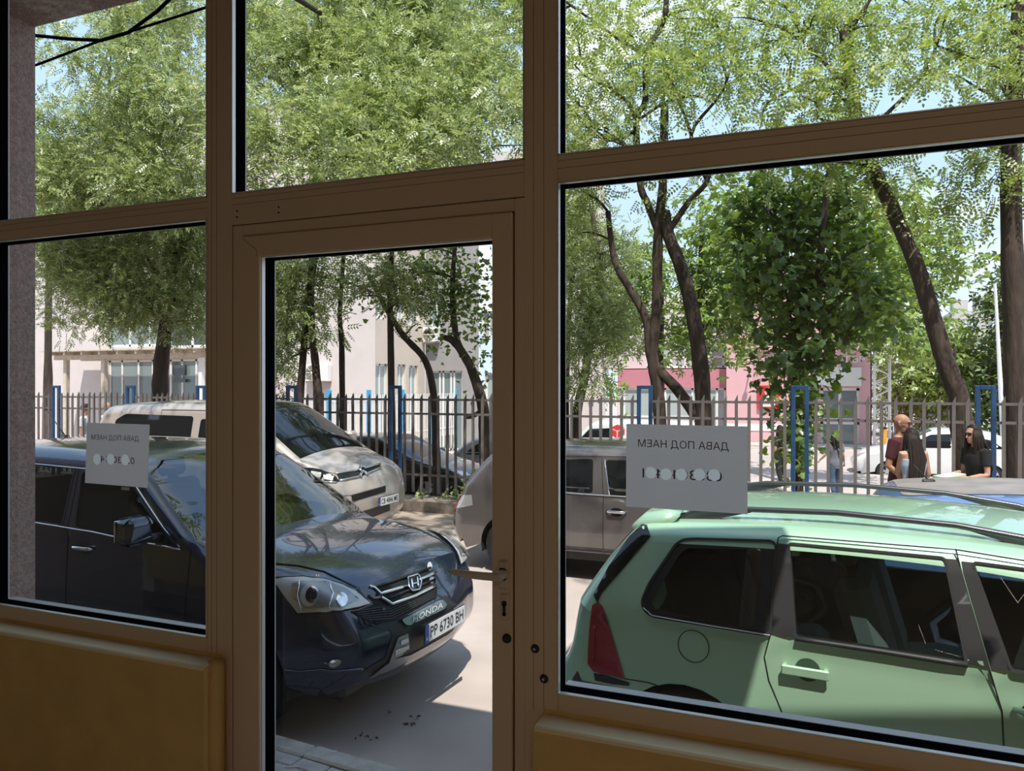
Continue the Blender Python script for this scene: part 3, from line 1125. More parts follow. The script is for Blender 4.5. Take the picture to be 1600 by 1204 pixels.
    def seat(s, x, y, z, m='cabin_cloth', w=.50, head=True, bench=False):
        """cushion, leaning backrest and head restraint in one"""
        def blk(cx, cz, l, h, tilt, ww_):
            g = G(); g.box(-l / 2, l / 2, -ww_ / 2, ww_ / 2, -h / 2, h / 2, min(l, h) * .3)
            R_ = Matrix.Rotation(tilt, 3, 'Y')
            g.v = [tuple(R_ @ Vector(v) + Vector((cx, y, cz))) for v in g.v]
            return g
        o = blk(x + .24, z, .52, .18, -.12, w)
        root = s.panel('seat', o.v, o.f, m, smooth=False)
        b = blk(x - .06, z + .36, .17, .66, -.28, w); s.panel('backrest', b.v, b.f, m, root, smooth=False)
        ys = [0] if not bench else [-.38, 0.38]
        if head:
            for dy in ys:
                b = blk(x - .17, z + .80, .11, .18, -.22, .26)
                b.v = [(v[0], v[1] + dy, v[2]) for v in b.v]
                s.panel('head_restraint', b.v, b.f, m, root, smooth=False)
        return root
    def cabin(s, dash_x, seats, bench_x=None, floor_z=.32, dash_z=.88, w=None, rhd=False, tail=None):
        w = w or s.W - .10
        g = G(); g.box(tail if tail is not None else .35, dash_x + .35, -w, w, floor_z, floor_z + .05)
        s.panel('cabin_floor', g.v, g.f, 'cabin', smooth=False)
        g = G(); g.box(dash_x, dash_x + .55, -w + .02, w - .02, dash_z - .34, dash_z, .08)
        dsh = s.panel('dashboard', g.v, g.f, 'cabin', smooth=False)
        g = G()
        c = Vector((dash_x - .16, .36, dash_z - .03))
        R_ = Matrix.Rotation(-.45, 3, 'Y')
        ring = [c + R_ @ Vector((0, .185 * math.cos(2 * PI * k / 24), .185 * math.sin(2 * PI * k / 24))) for k in range(25)]
        g.tube(ring, .015, 7, cap=False)
        g.tube([c, c + Vector((.22, 0, -.1))], .03, 8)
        for a in (0, PI, 1.5 * PI):
            g.tube([c, c + R_ @ Vector((0, .18 * math.cos(a), .18 * math.sin(a)))], .014, 6)
        s.panel('steering_wheel', g.v, g.f, 'cabin', dsh)
        for x in seats:
            for y in (-.37, .37): s.seat(x, y, floor_z + .24)
        if bench_x is not None: s.seat(bench_x, 0, floor_z + .26, w=1.25, bench=True)
        return s
    def mirror(s, x, z, size=(.11, .19, .15), m=None, both=True):
        for sg in ((-1, 1) if both else (-1,)):
            y0 = s.hw(x, z)
            lx, ly, lz = size
            g = G()
            g.box(x - lx * .6, x + lx * .5, y0 + .05, y0 + .05 + ly, z - lz * .35, z + lz * .65, .035)
            arm = G(); arm.tube([(x + .03, y0 - .02, z - lz * .25), (x + .01, y0 + .08, z - lz * .2)], [.035, .025], 8)
            gl = G(); gl.box(x - lx * .62, x - lx * .57, y0 + .065, y0 + .035 + ly, z - lz * .25, z + lz * .55, .004)
            fl = lambda V: [(a, sg * b, c) for a, b, c in V]
            o = s.panel('wing_mirror', fl(g.v), g.f, m or s.paint, smooth=False)
            s.panel('mirror_arm', fl(arm.v), arm.f, 'black_plastic', o)
            s.panel('mirror_glass', fl(gl.v), gl.f, 'chrome', o, smooth=False)
            bmod = o.modifiers.new('bevel', 'BEVEL'); bmod.width = .012; bmod.segments = 2
        return s
    def handle(s, x, z, length=.2, m='chrome', sg=-1, cup=True):
        par = None
        y = s.hw(x, z)
        if cup:
            g = G()
            pl = [(x + .075 * math.cos(2 * PI * k / 20), z + .045 * math.sin(2 * PI * k / 20) - .004) for k in range(20)]
            par = s.decal('handle_recess', pl, lambda p, o: s.side(p, o, sg), 'gap' if m != 'chrome' else 'gloss_black', .002)
        g = G()
        pts = [(x - length / 2, sg * (y + .008), z), (x - length / 2 + .03, sg * (y + .032), z + .001), (x + length / 2 - .03, sg * (y + .034), z + .001), (x + length / 2, sg * (y + .008), z)]
        g.tube(pts, [.012, .015, .015, .012], 8, flat=(.8, 1.0))
        s.panel('door_handle', g.v, g.f, m)
        return s
    def antenna(s, x, y, length=.4, lean=.6):
        p = s.above((x, y), .0)
        g = G(); g.box(p.x - .04, p.x + .05, p.y - .02, p.y + .02, p.z - .01, p.z + .025, .01)
        g.tube([p + Vector((0, 0, .02)), p + Vector((-length * lean, 0, length * (1 - lean * .35)))], [.006, .003], 6)
        s.panel('antenna', g.v, g.f, 'black_plastic')
        return s
def car_px(car, px, py, sg=-1):
    """(s, z) on the near side of a car for a picture pixel"""
    o = car.inv @ CAM; d = (car.inv.to_3x3() @ ray(px, py))
    z = 0.9; x = 2.0
    for _ in range(12):
        y = sg * car.hw(x, z)
        t = (y - o.y) / d.y
        x, z = o.x + d.x * t, o.z + d.z * t
    return (x, z)
mat('far_glass_dark0', (0.03, 0.035, 0.04), 0.1)
# unseen storeys, set back to darken reflections without blocking the sun
fl_w = []
for r in range(4):
    for c in range(12):
        fl_w.append((-31 + c * 4.4, -31 + c * 4.4 + 1.7, 5.6 + r * 2.9, 7.1 + r * 2.9))
P2, F2 = poly_mesh([(-34, 4.2), (22, 4.2), (22, 16.5), (-34, 16.5)], [[(a, c), (b, c), (b, d), (a, d)] for a, b, c, d in fl_w], 0)

g = G(); g.add([(x, -4.22, z) for x, z in P2], F2)
for a, b, c, d in fl_w:
    for p, q in (((a, c), (b, c)), ((b, c), (b, d)), ((b, d), (a, d)), ((a, d), (a, c))):
        g.add([(p[0], -4.22, p[1]), (q[0], -4.22, q[1]), (q[0], -4.42, q[1]), (p[0], -4.42, p[1])], [(0, 1, 2, 3)])
tag(g.build('wall_unseen_floors', M['render_brown']), kind='structure')
g = G()
for a, b, c, d in fl_w: g.box(a, b, -4.46, -4.40, c, d)
tag(g.build('window_2', M['far_glass_dark0']), kind='structure')
g = G(); g.box(-34, -6.2, -4.3, 2.2, 0, 4.14); g.box(4.8, 22, -4.3, 2.2, 0, 4.14)
tag(g.build('wall_neighbour_shops', M['render_brown']), kind='structure')
# ---- paper notices on the glass (printed side faces the street, so they read reversed from inside)
def notice(label, corners, text, textpos, num, numpos, dots, dot_r):
    """corners in the picture: top left, top right, bottom right, bottom left"""
    v = GV + .0035
    c = [at_v(a, b, v) for a, b in corners]
    t = thing('paper_notice', label, 'notice', tuple(c[3]), group='paper notices on the glass')
    b = G()
    dc = [at_v(dx, dy, v) for dx, dy in dots]
    circ = [[(q.x + dot_r * math.cos(2 * PI * i / 26), q.z + dot_r * math.sin(2 * PI * i / 26)) for i in range(26)] for q in dc]
    P2, F2 = poly_mesh([(p.x, p.z) for p in c], circ, .05)
    b.add([(x, v + .0008 * math.sin(x * 40), z) for x, z in P2], F2)
    sh = b.build('sheet', M['thin_paper'], t, local=False)
    def P(px, py): return at_v(px, py, v - .0022)
    a, e, hgt = textpos                       # right end, left end in the picture (mirrored reading), height px
    def strip(txt, pr, pl, h):
        o = P(*pr); x = P(*pl) - o
        up = at_v(pr[0], pr[1] - h, v - .0022) - o
        bb = G(); letters(bb, txt, o, x.normalized(), up.normalized(), x.length, up.length)
        return bb
    strip(text, a, e, hgt).build('lettering', M['ink'], t, local=False)
    a, e, hgt = numpos
    bb = strip(num, a, e, hgt)
    for _ in range(4):                       # finer triangles, so that the discs cut cleanly
        nv, nf = list(bb.v), []
        for f in bb.f:
            A, B, C = (Vector(nv[i]) for i in f[:3])
            L3 = [((A - B).length, 0), ((B - C).length, 1), ((C - A).length, 2)]
            ln, k = max(L3)
            if ln < .003 or len(f) > 3: nf.append(f); continue
            i0, i1, i2 = f[k], f[(k + 1) % 3], f[(k + 2) % 3]
            nv.append(tuple((Vector(nv[i0]) + Vector(nv[i1])) / 2)); m_ = len(nv) - 1
            nf += [(i0, m_, i2), (m_, i1, i2)]
        bb.v, bb.f = nv, nf
    bb.f = [f for f in bb.f if all(math.hypot(sum(bb.v[i][0] for i in f) / len(f) - q.x, sum(bb.v[i][2] for i in f) / len(f) - q.z) > dot_r for q in dc)]
    bb.build('phone_number', M['ink'], t, local=False)
    for (dx, dy) in dots:
        q = at_v(dx, dy, v)
        bb = G(); bb.add([(q.x, v, q.z)] + [(q.x + dot_r * math.cos(2 * PI * i / 26), v, q.z + dot_r * math.sin(2 * PI * i / 26)) for i in range(26)], [(0, 1 + i, 1 + (i + 1) % 26) for i in range(26)])
        bb.build('masking_disc', M['thin_disc'], t, local=False)  # pale masking disc over digits, set in a hole to look brighter
    return t
notice('larger white paper rental notice taped to the right window, text reversed',
       [(979, 662), (1168, 666), (1168, 803), (978, 791)], 'ДАВА ПОД НАЕМ', ((1139, 706), (997, 700), 15),
       '0383041441', ((1128, 752), (1004, 746), 15.5), [(1017, 738), (1040.5, 740.5), (1064.5, 741), (1092.5, 741), (1116, 741.5)], .0165)
notice('smaller white paper rental notice on the left window above the blue car',
       [(136, 660), (234, 663), (231, 762), (133, 754)], 'ДАВА ПОД НАЕМ', ((217, 691), (143, 688), 10),
       '0383041441', ((210, 725), (146, 721), 10.5), [(151.5, 717), (173, 717), (196, 718)], .0215)
g = G(); p = at_v(196, 762, GV - .003); g.box(p.x - .02, p.x + .02, GV - .004, GV - .003, p.z - .008, p.z + .003)
tag(g.build('tape_strip', M['sticker']), 'scrap of pale sticky tape under the smaller paper notice', 'tape')
mat('lamp_amber', (0.72, 0.55, 0.36), 0.25, metal=0.4)
mat('satin_green', (0.30, 0.37, 0.38), 0.3, metal=0.8)
mat('paint_green_dark', (0.05, 0.10, 0.065), 0.4, metal=0.3)
mat('rail_grey', (0.075, 0.075, 0.085), 0.32, metal=0.5)
glass_mat('lamp_glass', (0.93, 0.93, 0.91))
mat('wall_mauve', (0.60, 0.36, 0.42), 0.9)
# ================================================================ the cars
mat('paint_blue', (0.012, 0.020, 0.045), 0.22, metal=0.35, coat=1.0)
mat('paint_green', (0.37, 0.585, 0.41), 0.40, metal=0.25, coat=1.0)
mat('paint_beige', (0.50, 0.445, 0.40), 0.30, metal=0.25, coat=0.8)
mat('paint_grey', (0.155, 0.14, 0.135), 0.28, metal=0.5, coat=1.0)
mat('paint_skyblue', (0.16, 0.27, 0.55), 0.28, metal=0.4, coat=1.0)
mat('paint_black', (0.012, 0.013, 0.016), 0.18, coat=1.0)
mat('paint_white', (0.72, 0.73, 0.74), 0.3, coat=0.6)
mat('paint_silver', (0.42, 0.43, 0.45), 0.3, metal=0.6, coat=0.8)
mat('paint_red', (0.55, 0.03, 0.04), 0.3, coat=0.8)
mat('paint_teal', (0.36, 0.47, 0.46), 0.3, metal=0.5, coat=0.8)

def rear_origin(nose, L, yw):
    return (nose[0] - L * math.cos(yw), nose[1] - L * math.sin(yw))

# ---------------------------------------------------------------- dark blue SUV, front three-quarter view
yw = math.radians(-3.0)
crv = Car('suv_car', 'dark blue SUV with chrome grille parked nose right in front of the door', rear_origin((-2.42, 4.58), 4.57, yw), yw, 4.57, 1.82, [
    (0.14, .32, .10, .02, 'rear_bumper'), (0.03, .45, .16, .05, 'rear_bumper'), (0.0, .62, .16, .06, 'tailgate'), (0.07, .95, .12, .06, 'tailgate'),
    (0.16, 1.14, .10, .05, 'rear_window'), (0.42, 1.52, .09, .05, 'roof'), (0.55, 1.63, .09, .03, 'roof'), (1.0, 1.68, .10, .025, 'roof'), (1.7, 1.685, .10, .03, 'roof'),
    (2.25, 1.66, .10, .03, 'roof'), (2.57, 1.60, .09, .035, 'windscreen'), (2.99, 1.345, .07, .06, 'windscreen'), (3.40, 1.085, .06, .08, 'hood'), (3.54, 1.06, .10, .06, 'hood'),
    (4.0, 1.02, .13, .05, 'hood'), (4.24, .96, .13, .05, 'hood'), (4.37, .885, .12, .06, 'front_bumper'), (4.44, .78, .16, .07, 'front_bumper'), (4.50, .66, .20, .09, 'front_bumper'),
    (4.52, .55, .22, .09, 'front_bumper'), (4.50, .44, .20, .09, 'front_bumper'), (4.42, .35, .14, .08, 'front_bumper'), (4.30, .31, .06, .05, 'front_bumper')],
    1.13, .36, 'paint_blue', [(1.03, .34), (3.65, .34)], .395, zb=.31, taper_f=.11)
w_f = rpoly([(2.20, 1.165), (2.10, 1.535), (2.56, 1.515), (3.20, 1.115)], [.03, .04, .08, .03])
w_r = rpoly([(1.20, 1.185), (1.28, 1.545), (2.00, 1.55), (2.06, 1.17)], [.06, .06, .03, .03])
w_q = rpoly([(0.62, 1.22), (0.86, 1.51), (1.16, 1.535), (1.10, 1.20)], [.06, .06, .03, .03])
crv.sides({'front_door': [(2.12, .36), (2.13, 1.17), (2.05, 1.575), (2.60, 1.555), (3.30, 1.10), (3.24, .36)],
           'rear_door': [(1.48, .55), (1.18, .80), (1.10, 1.17), (1.22, 1.575), (2.05, 1.575), (2.13, 1.17), (2.12, .36), (1.52, .36)]},
          {'front_window': w_f, 'rear_side_window': w_r, 'quarter_window': w_q}, wmat={'front_window': 'car_glass_dark', 'rear_side_window': 'car_glass_dark', 'quarter_window': 'car_glass_dark'}, fw=.016)
crv.wheels(.345, .225).cabin(3.0, (1.85,), .95, floor_z=.42, dash_z=1.06)
crv.mirror(2.98, 1.20, (.13, .21, .17), both=False)
crv.handle(2.30, 1.03, .2).handle(1.40, 1.06, .2)
crv.antenna(.80, 0, .30, .75)
pz = lambda X, Y: (400 + X / 3.7625, 760 + Y / 3.7625)
PZ = lambda *L: [pz(*p) for p in L]
fp_ = crv.from_px
# belt-line chrome
crv.line('belt_trim', [(.7, 1.205), (1.6, 1.168), (2.4, 1.150), (3.22, 1.100)], lambda p, o: crv.side(p, o), 'chrome', .010, .006, both=True, flat=(1, .6))
crv.line('window_trim', [(3.21, 1.115), (2.585, 1.525), (2.3, 1.548), (1.2, 1.568)], lambda p, o: crv.side(p, o), 'chrome', .006, .006, both=True)
# hood shut line and wing edge
crv.line('hood_seam', PZ((60, 448), (250, 465), (400, 500), (520, 560), (590, 595)), fp_, 'gap', .007, .0, both=True)
hl = PZ((95, 545), (180, 536), (270, 535), (400, 550), (500, 580), (590, 620), (668, 690), (600, 712), (520, 726), (380, 737), (250, 743), (185, 660))
L_ = crv.decal('headlamp_housing', hl, fp_, 'lamp_bowl', .014, step=3.2, both=True)
crv.decal('headlamp_lens', offset_poly(hl, -.2), fp_, 'lamp_glass', .034, step=4, both=True)
def disc_on(car, c, r, nm, m, off, parent=None, both=True, k=20, sq=1.0):
    pl = [(c[0] + r * math.cos(2 * PI * i / k), c[1] + r * sq * math.sin(2 * PI * i / k)) for i in range(k)]
    return car.decal(nm, pl, car.from_px, m, off, parent=parent, both=both)
crv.decal('headlamp_bezel', PZ((215, 575), (280, 560), (420, 568), (520, 605), (600, 665), (520, 705), (300, 715), (235, 660)), fp_, 'satin_silver', .018, step=4, both=True)
disc_on(crv, pz(322, 640), 14, 'headlamp_ring', 'lamp_bowl', .021, sq=1.15)
disc_on(crv, pz(335, 642), 9.5, 'headlamp_ring_inner', 'chrome', .023, sq=1.25)
crv.line('headlamp_divider', PZ((262, 560), (250, 640), (280, 725)), fp_, 'chrome', .006, .020, both=True)
crv.line('headlamp_divider', PZ((430, 580), (450, 640), (430, 712)), fp_, 'chrome', .006, .020, both=True)
crv.line('headlamp_edge', hl + [hl[0]], fp_, 'gap', .005, .012, sub=2, both=True)
disc_on(crv, pz(345, 645), 4.5, 'headlamp_projector', 'gloss_black', .026, sq=1.3)
disc_on(crv, pz(498, 672), 7.5, 'headlamp_reflector', 'chrome', .024, sq=1.3)
disc_on(crv, pz(240, 620), 6.5, 'indicator_lamp', 'lamp_amber' if 'lamp_amber' in M else 'satin_silver', .018, sq=1.3)
# grille
crv.decal('grille_opening', PZ((560, 610), (660, 590), (830, 560), (1015, 470), (1045, 520), (1062, 590), (1060, 655), (900, 745), (750, 806), (650, 790), (560, 742), (690, 690), (640, 640)), fp_, 'gap', .004)
for a, b in (((685, 600), (1020, 482)), ((700, 640), (1035, 520)), ((760, 665), (1046, 548))):
    crv.line('grille_bar', PZ(a, b), fp_, 'gloss_black', .010, .012)
for k in range(6):
    f = k / 6
    crv.line('grille_mesh', PZ((560 + 90 * f, 735 + 62 * f), (780 + 20 * f, 705 + 85 * f), (1058, 600 + 52 * f)), fp_, 'black_plastic', .0045, .006, sub=6)
for k in range(16):
    f = k / 15
    x = 600 + 440 * f; y = 735 - 120 * f if x > 770 else 730 - 30 * f
    crv.line('grille_mesh', PZ((x - 8, y), (x + 14, min(y + 85, 802 - (x - 700) * .40))), fp_, 'black_plastic', .0035, .006)
crv.line('chrome_bar', PZ((660, 592), (690, 600), (722, 632), (880, 586)), fp_, 'chrome', .013, .016, flat=(1, .8))
crv.line('chrome_bar', PZ((950, 553), (1046, 508)), fp_, 'chrome', .013, .016, flat=(1, .8))
crv.line('chrome_bar', PZ((728, 655), (752, 668), (790, 694), (920, 648), (1050, 583)), fp_, 'chrome', .014, .016, flat=(1, .8))
crv.decal('grille_corner', PZ((590, 600), (655, 592), (740, 655), (700, 662), (640, 655)), fp_, 'paint_blue', .012)
disc_on(crv, pz(1018, 470), 3.8, 'far_headlamp_glint', 'lamp_bowl', .006, both=False, sq=1.8)
disc_on(crv, pz(1030, 548), 3.5, 'far_headlamp_glint', 'lamp_bowl', .006, both=False, sq=1.8)
# emblem: letter H in a rounded frame
ring = rpoly(PZ((878, 545), (940, 525), (958, 560), (948, 612), (905, 622), (884, 600)), 2.5)
crv.decal('emblem_plate', ring, fp_, 'gloss_black', .020)
crv.line('emblem_frame', ring + [ring[0]], fp_, 'chrome', .0055, .026, sub=1)
crv.line('emblem_letter', PZ((898, 552), (906, 612)), fp_, 'chrome', .008, .026)
crv.line('emblem_letter', PZ((932, 540), (938, 600)), fp_, 'chrome', .008, .026)
crv.line('emblem_letter', PZ((902, 582), (936, 574)), fp_, 'chrome', .007, .026)
# bumper
crv.decal('bumper_centre', PZ((640, 800), (760, 845), (850, 790), (1060, 670), (1110, 640), (1165, 690), (1190, 720), (1195, 790), (1150, 850), (900, 985), (690, 1110), (620, 1085), (760, 1000), (800, 870), (770, 830)), fp_, 'black_plastic', .004, step=6)
tp = crv.decal('bumper_garnish', rpoly(PZ((845, 786), (1062, 676), (1090, 672), (1108, 694), (1090, 722), (892, 816), (868, 812)), 2), fp_, 'satin_green' if 'satin_green' in M else 'satin_silver', .022, step=5)
def px_letters(car, txt, p0, p1, up0, m, off, nm, bold=.01, wfrac=1.0):
    vs, fs, h = text_mesh(txt, bold)
    V = []
    for a, b in vs:
        q = Vector(p0).lerp(Vector(p1), a) + Vector(up0) * (b / h)
        V.append(car.from_px((q.x, q.y), off))
    car.panel(nm, V, fs, m, smooth=False)
px_letters(crv, 'HONDA', pz(905, 800), pz(1080, 712), (2 / 3.76, -34 / 3.76), 'alu', .026, 'bumper_lettering')
crv.decal('skid_plate', PZ((775, 1030), (800, 960), (828, 885), (885, 862), (893, 945), (850, 985), (800, 1008), (900, 985), (1150, 850), (1185, 800), (1150, 868), (900, 1010), (800, 1062), (660, 1122), (700, 1085)), fp_, 'satin_silver', .014, step=6)
crv.decal('skid_slot', PZ((838, 905), (884, 886), (886, 908), (842, 925)), fp_, 'alu', .020)
crv.decal('skid_slot', PZ((810, 955), (886, 928), (886, 950), (808, 990)), fp_, 'lamp_bowl', .020)
crv.decal('skid_plate', PZ((1150, 716), (1178, 702), (1190, 722), (1192, 768), (1152, 808)), fp_, 'satin_silver', .014)
crv.decal('skid_slot', PZ((1158, 740), (1185, 730), (1188, 742), (1158, 756)), fp_, 'gap', .018)
crv.decal('fog_lamp', [(pz(465, 1035)[0] + 9.5 * math.cos(a * .314), pz(465, 1035)[1] + (6.0 * math.sin(a * .314) - 2.5 * math.cos(a * .314))) for a in range(20)], fp_, 'lamp_lens', .008, both=True)
crv.line('bumper_crease', PZ((110, 1070), (260, 1090), (400, 1078), (440, 1090), (530, 1082), (625, 1070)), fp_, 'paint_blue', .012, .004)
crv.decal('tow_cover', PZ((735, 716), (752, 712), (756, 728), (740, 734)), fp_, 'gloss_black', .012)
g = G(); g.box(3.98, 4.36, -.72, .72, .25, .37, .03); crv.panel('front_apron', g.v, g.f, 'black_plastic', smooth=False)
crv.plate('PP 6730 BH', True, .56, off=.045)
# tail lamps (not seen from here, on the hidden rear)
crv.decal('tail_lamp', [(-.78, .95), (-.60, .95), (-.60, 1.45), (-.66, 1.5), (-.76, 1.1)], crv.rear, 'red_lens', .006, both=True)

# ---------------------------------------------------------------- light green estate, rear left quarter close to the window
yw = math.radians(-5.5)
gre = Car('estate_car', 'light green metallic estate car with roof rails outside the right window', (-1.38, 4.77), yw, 4.42, 1.75, [
    (0.14, .30, .12, .03, 'rear_bumper'), (0.05, .40, .18, .05, 'rear_bumper'), (0.03, .52, .18, .05, 'rear_bumper'), (0.06, .61, .16, .05, 'rear_bumper'), (0.13, .66, .13, .05, 'tailgate'), (0.18, .76, .11, .05, 'tailgate'), (0.20, .88, .11, .05, 'tailgate'),
    (0.23, 1.00, .10, .07, 'rear_window'), (0.37, 1.22, .09, .06, 'rear_window'), (0.50, 1.375, .08, .05, 'tailgate'), (0.56, 1.415, .08, .04, 'roof'), (0.8, 1.445, .10, .045, 'roof'), (1.4, 1.475, .11, .045, 'roof'), (2.0, 1.465, .11, .045, 'roof'), (2.4, 1.43, .11, .045, 'roof'),
    (2.62, 1.385, .10, .05, 'windscreen'), (3.0, 1.18, .07, .07, 'windscreen'), (3.42, .955, .06, .09, 'hood'), (3.55, .93, .10, .07, 'hood'), (4.0, .83, .14, .06, 'hood'),
    (4.22, .72, .15, .08, 'front_bumper'), (4.36, .58, .2, .1, 'front_bumper'), (4.40, .45, .2, .1, 'front_bumper'), (4.33, .28, .15, .07, 'front_bumper')],
    .96, .30, 'paint_green', [(.83, .31), (3.54, .31)], .365, zb=.24, taper_f=.12)
gp = lambda X, Y: (1180 + X / 3.5405, 780 + Y / 3.5405)
gq = lambda X, Y: (980 + X / 5.471, 780 + Y / 5.471)
GS = lambda *L: [car_px(gre, *gp(*p)) for p in L]
GQ = lambda *L: [car_px(gre, *gq(*p)) for p in L]
w_rear = rpoly(GS((192, 250), (1042, 330), (1160, 897), (228, 757)), .012)
fr = car_px(gre, *gp(1214, 356)); fb = car_px(gre, *gp(1425, 940))
w_front = rpoly([(fb[0], fb[1]), (fr[0], fr[1]), (2.42, 1.365), (2.62, 1.31), (3.12, 1.0), (3.05, fb[1] - .02)], [.01, .01, .05, .05, .05, .02])
w_quart = rpoly(GQ((480, 352), (570, 344), (1262, 364), (1215, 1150), (210, 985), (150, 935), (132, 870), (190, 730), (420, 390)), .03)
rd = GS((122, 240), (128, 212), (150, 200), (1110, 277), (1140, 400), (1298, 945), (1365, 1170))
rd2 = GS((160, 1204), (75, 1000), (50, 870), (85, 745))
rdoor = rd + [(rd[-1][0] + .02, .30), (1.30, .30), (1.24, .48)] + rd2
fdoor = [rd[3], rd[4], rd[5], rd[6], (rd[-1][0] + .02, .30), (2.95, .30), (3.12, .75), (3.14, .97), (2.60, 1.36), (2.38, 1.40)]
gre.sides({'rear_door': rdoor, 'front_door': fdoor}, {'rear_side_window': w_rear, 'front_window': w_front, 'quarter_window': w_quart},
          wmat={'rear_side_window': 'car_glass', 'front_window': 'car_glass', 'quarter_window': 'car_glass_dark'}, fw=.012)
gre.wheels(.315, .2).cabin(2.75, (1.70,), None, floor_z=.30, dash_z=.93)
for y in (-.42, .08, .46):
    gre.seat(.86, y, .52, w=.44)
gsd = lambda p, o: gre.side(p, o)
# black pillar covers
gre.decal('pillar_cover', GS((124, 244), (186, 250), (222, 765), (160, 760), (90, 742)), gsd, 'black_plastic', .004, both=True)
gre.decal('pillar_cover', GS((1052, 330), (1122, 336), (1150, 430), (1294, 938), (1178, 912)), gsd, 'black_plastic', .004, both=True)
gre.decal('pillar_cover', GS((1142, 345), (1205, 352), (1260, 520), (1412, 946), (1306, 940), (1152, 400)), gsd, 'black_plastic', .004, both=True)
wq2 = rpoly(GQ((500, 415), (1150, 425), (1150, 520), (1075, 1110), (230, 930), (205, 870), (440, 480)), .04)
gre.decal('quarter_frit', w_quart, gsd, 'gap', -.002, holes=[wq2], both=True)
gre.line('window_sill_trim', GS((225, 768), (700, 838), (1175, 915)), gsd, 'black_plastic', .012, .006, both=True)
gre.line('window_sill_highlight', GS((225, 780), (700, 850), (1175, 925)), gsd, 'alu', .0035, .008, both=True)
gre.line('window_sill_highlight', GQ((140, 925), (215, 990), (700, 1075), (1220, 1158)), gsd, 'alu', .0025, .004, both=True)
# fuel flap, handles
fc = car_px(gre, 1083.5, 1009)
frad = 24.2 * abs(car_px(gre, 1084.5, 1009)[0] - fc[0])
gre.line('fuel_flap_seam', [(fc[0] + frad * math.cos(2 * PI * k / 28), fc[1] + frad * math.sin(2 * PI * k / 28)) for k in range(29)], gsd, 'gap', .0022, .001, sub=1)
ha = car_px(gre, 1222, 1039); hb = car_px(gre, 1297, 1060)
hc = ((ha[0] + hb[0]) / 2, (ha[1] + hb[1]) / 2)
rc = car_px(gre, 1262, 1046)
pl = [(rc[0] + .055 * math.cos(2 * PI * k / 24), rc[1] + .052 * math.sin(2 * PI * k / 24)) for k in range(24)]
rec = gre.decal('handle_recess', pl, gsd, 'gap_green', .003) if 'gap_green' in M else gre.decal('handle_recess', pl, gsd, 'paint_green_dark' if 'paint_green_dark' in M else 'gap', .003)
g = G()
ya = gre.hw(*hc)
g.box(ha[0], hb[0], -ya - .035, -ya - .018, min(ha[1], hb[1]) - .004, max(ha[1], hb[1]) + .016, .006)
for x in (ha[0] + .012, hb[0] - .018): g.box(x - .006, x + .010, -ya - .02, -ya + .01, ha[1] - .004, ha[1] + .014)
gre.panel('door_handle', g.v, g.f, 'paint_green', smooth=False)
gre.handle(fdoor[0][0] + .30, hc[1] - .01, .2, 'paint_green')
# tail lamp, bumper cap line, dark bumper band
tl = lambda X, Y: (880 + X / 5.2333, 900 + Y / 5.2333)
TL = lambda *L: [tl(*p) for p in L]
gre.decal('tail_lamp', TL((240, 240), (285, 204), (320, 240), (400, 470), (505, 832), (380, 806), (250, 775), (203, 715), (205, 600), (218, 420)), gre.from_px, 'red_lens', .006, both=True)
gre.line('tail_lamp_rib', TL((262, 400), (255, 560), (250, 690)), gre.from_px, 'red_lens', .006, .010)
gre.line('bumper_seam', TL((205, 705), (260, 775), (505, 836), (700, 868), (830, 912), (960, 1022)), gre.from_px, 'gap', .0028, .002)
gre.decal('bumper_strip', TL((250, 790), (330, 800), (545, 868), (540, 895), (400, 880), (262, 850)), gre.from_px, 'gloss_black', .004)
gre.decal('bumper_strip', TL((80, 830), (120, 770), (150, 850), (420, 905), (590, 950), (610, 985), (400, 1000), (90, 960)), gre.from_px, 'black_plastic', .004)
gre.decal('rear_window_wrap', [(1009, 814), (1017, 838), (981, 880), (941, 926), (934, 941), (928, 930), (952, 884), (984, 838)], gre.from_px, 'tint_dark', .005, step=9, both=True)
# roof spoiler
g = G()
sp = [(.44, 1.375), (.50, 1.425), (.62, 1.452), (.70, 1.445), (.64, 1.38), (.52, 1.31), (.46, 1.315)]
for sgn in (1,):
    pass
n = 9
base = []
for k in range(n + 1):
    y = -.66 + 1.32 * k / n
    sh = .05 * (abs(y) / .66) ** 3
    dz = -.012 * (abs(y) / .66) ** 2
    g.v += [(x + sh, y, z + dz + .035) for x, z in sp]
m_ = len(sp)
for k in range(n):
    for i in range(m_):
        j = (i + 1) % m_
        g.f.append((k * m_ + i, k * m_ + j, (k + 1) * m_ + j, (k + 1) * m_ + i))
g.f.append(tuple(range(m_))); g.f.append(tuple(n * m_ + i for i in range(m_))[::-1])
fixn(gre.panel('roof_spoiler', g.v, g.f, 'paint_green'))
# roof rails
for sg in (-1, 1):
    g = G()
    y = .585 * sg
    P_ = [(.70, y, 1.43), (.80, y, 1.485), (.98, y, 1.515), (1.5, y, 1.533), (2.0, y, 1.515), (2.35, y, 1.468), (2.6, y, 1.405), (2.72, y, 1.36)]
    g.tube(P_, [.012, .018, .018, .018, .018, .020, .018, .010], 8, flat=(1, .8))
    g.prism([(.66, 1.40), (.74, 1.475), (.98, 1.513), (1.10, 1.505), (.95, 1.465), (.92, 1.42)], 'y', y - .012, y + .012)
    g.prism([(2.02, 1.505), (2.30, 1.475), (2.72, 1.36), (2.62, 1.36), (2.3, 1.41), (2.16, 1.42), (2.20, 1.455)], 'y', y - .012, y + .012)
    gre.panel('roof_rail', g.v, g.f, 'rail_grey' if 'rail_grey' in M else 'black_plastic')
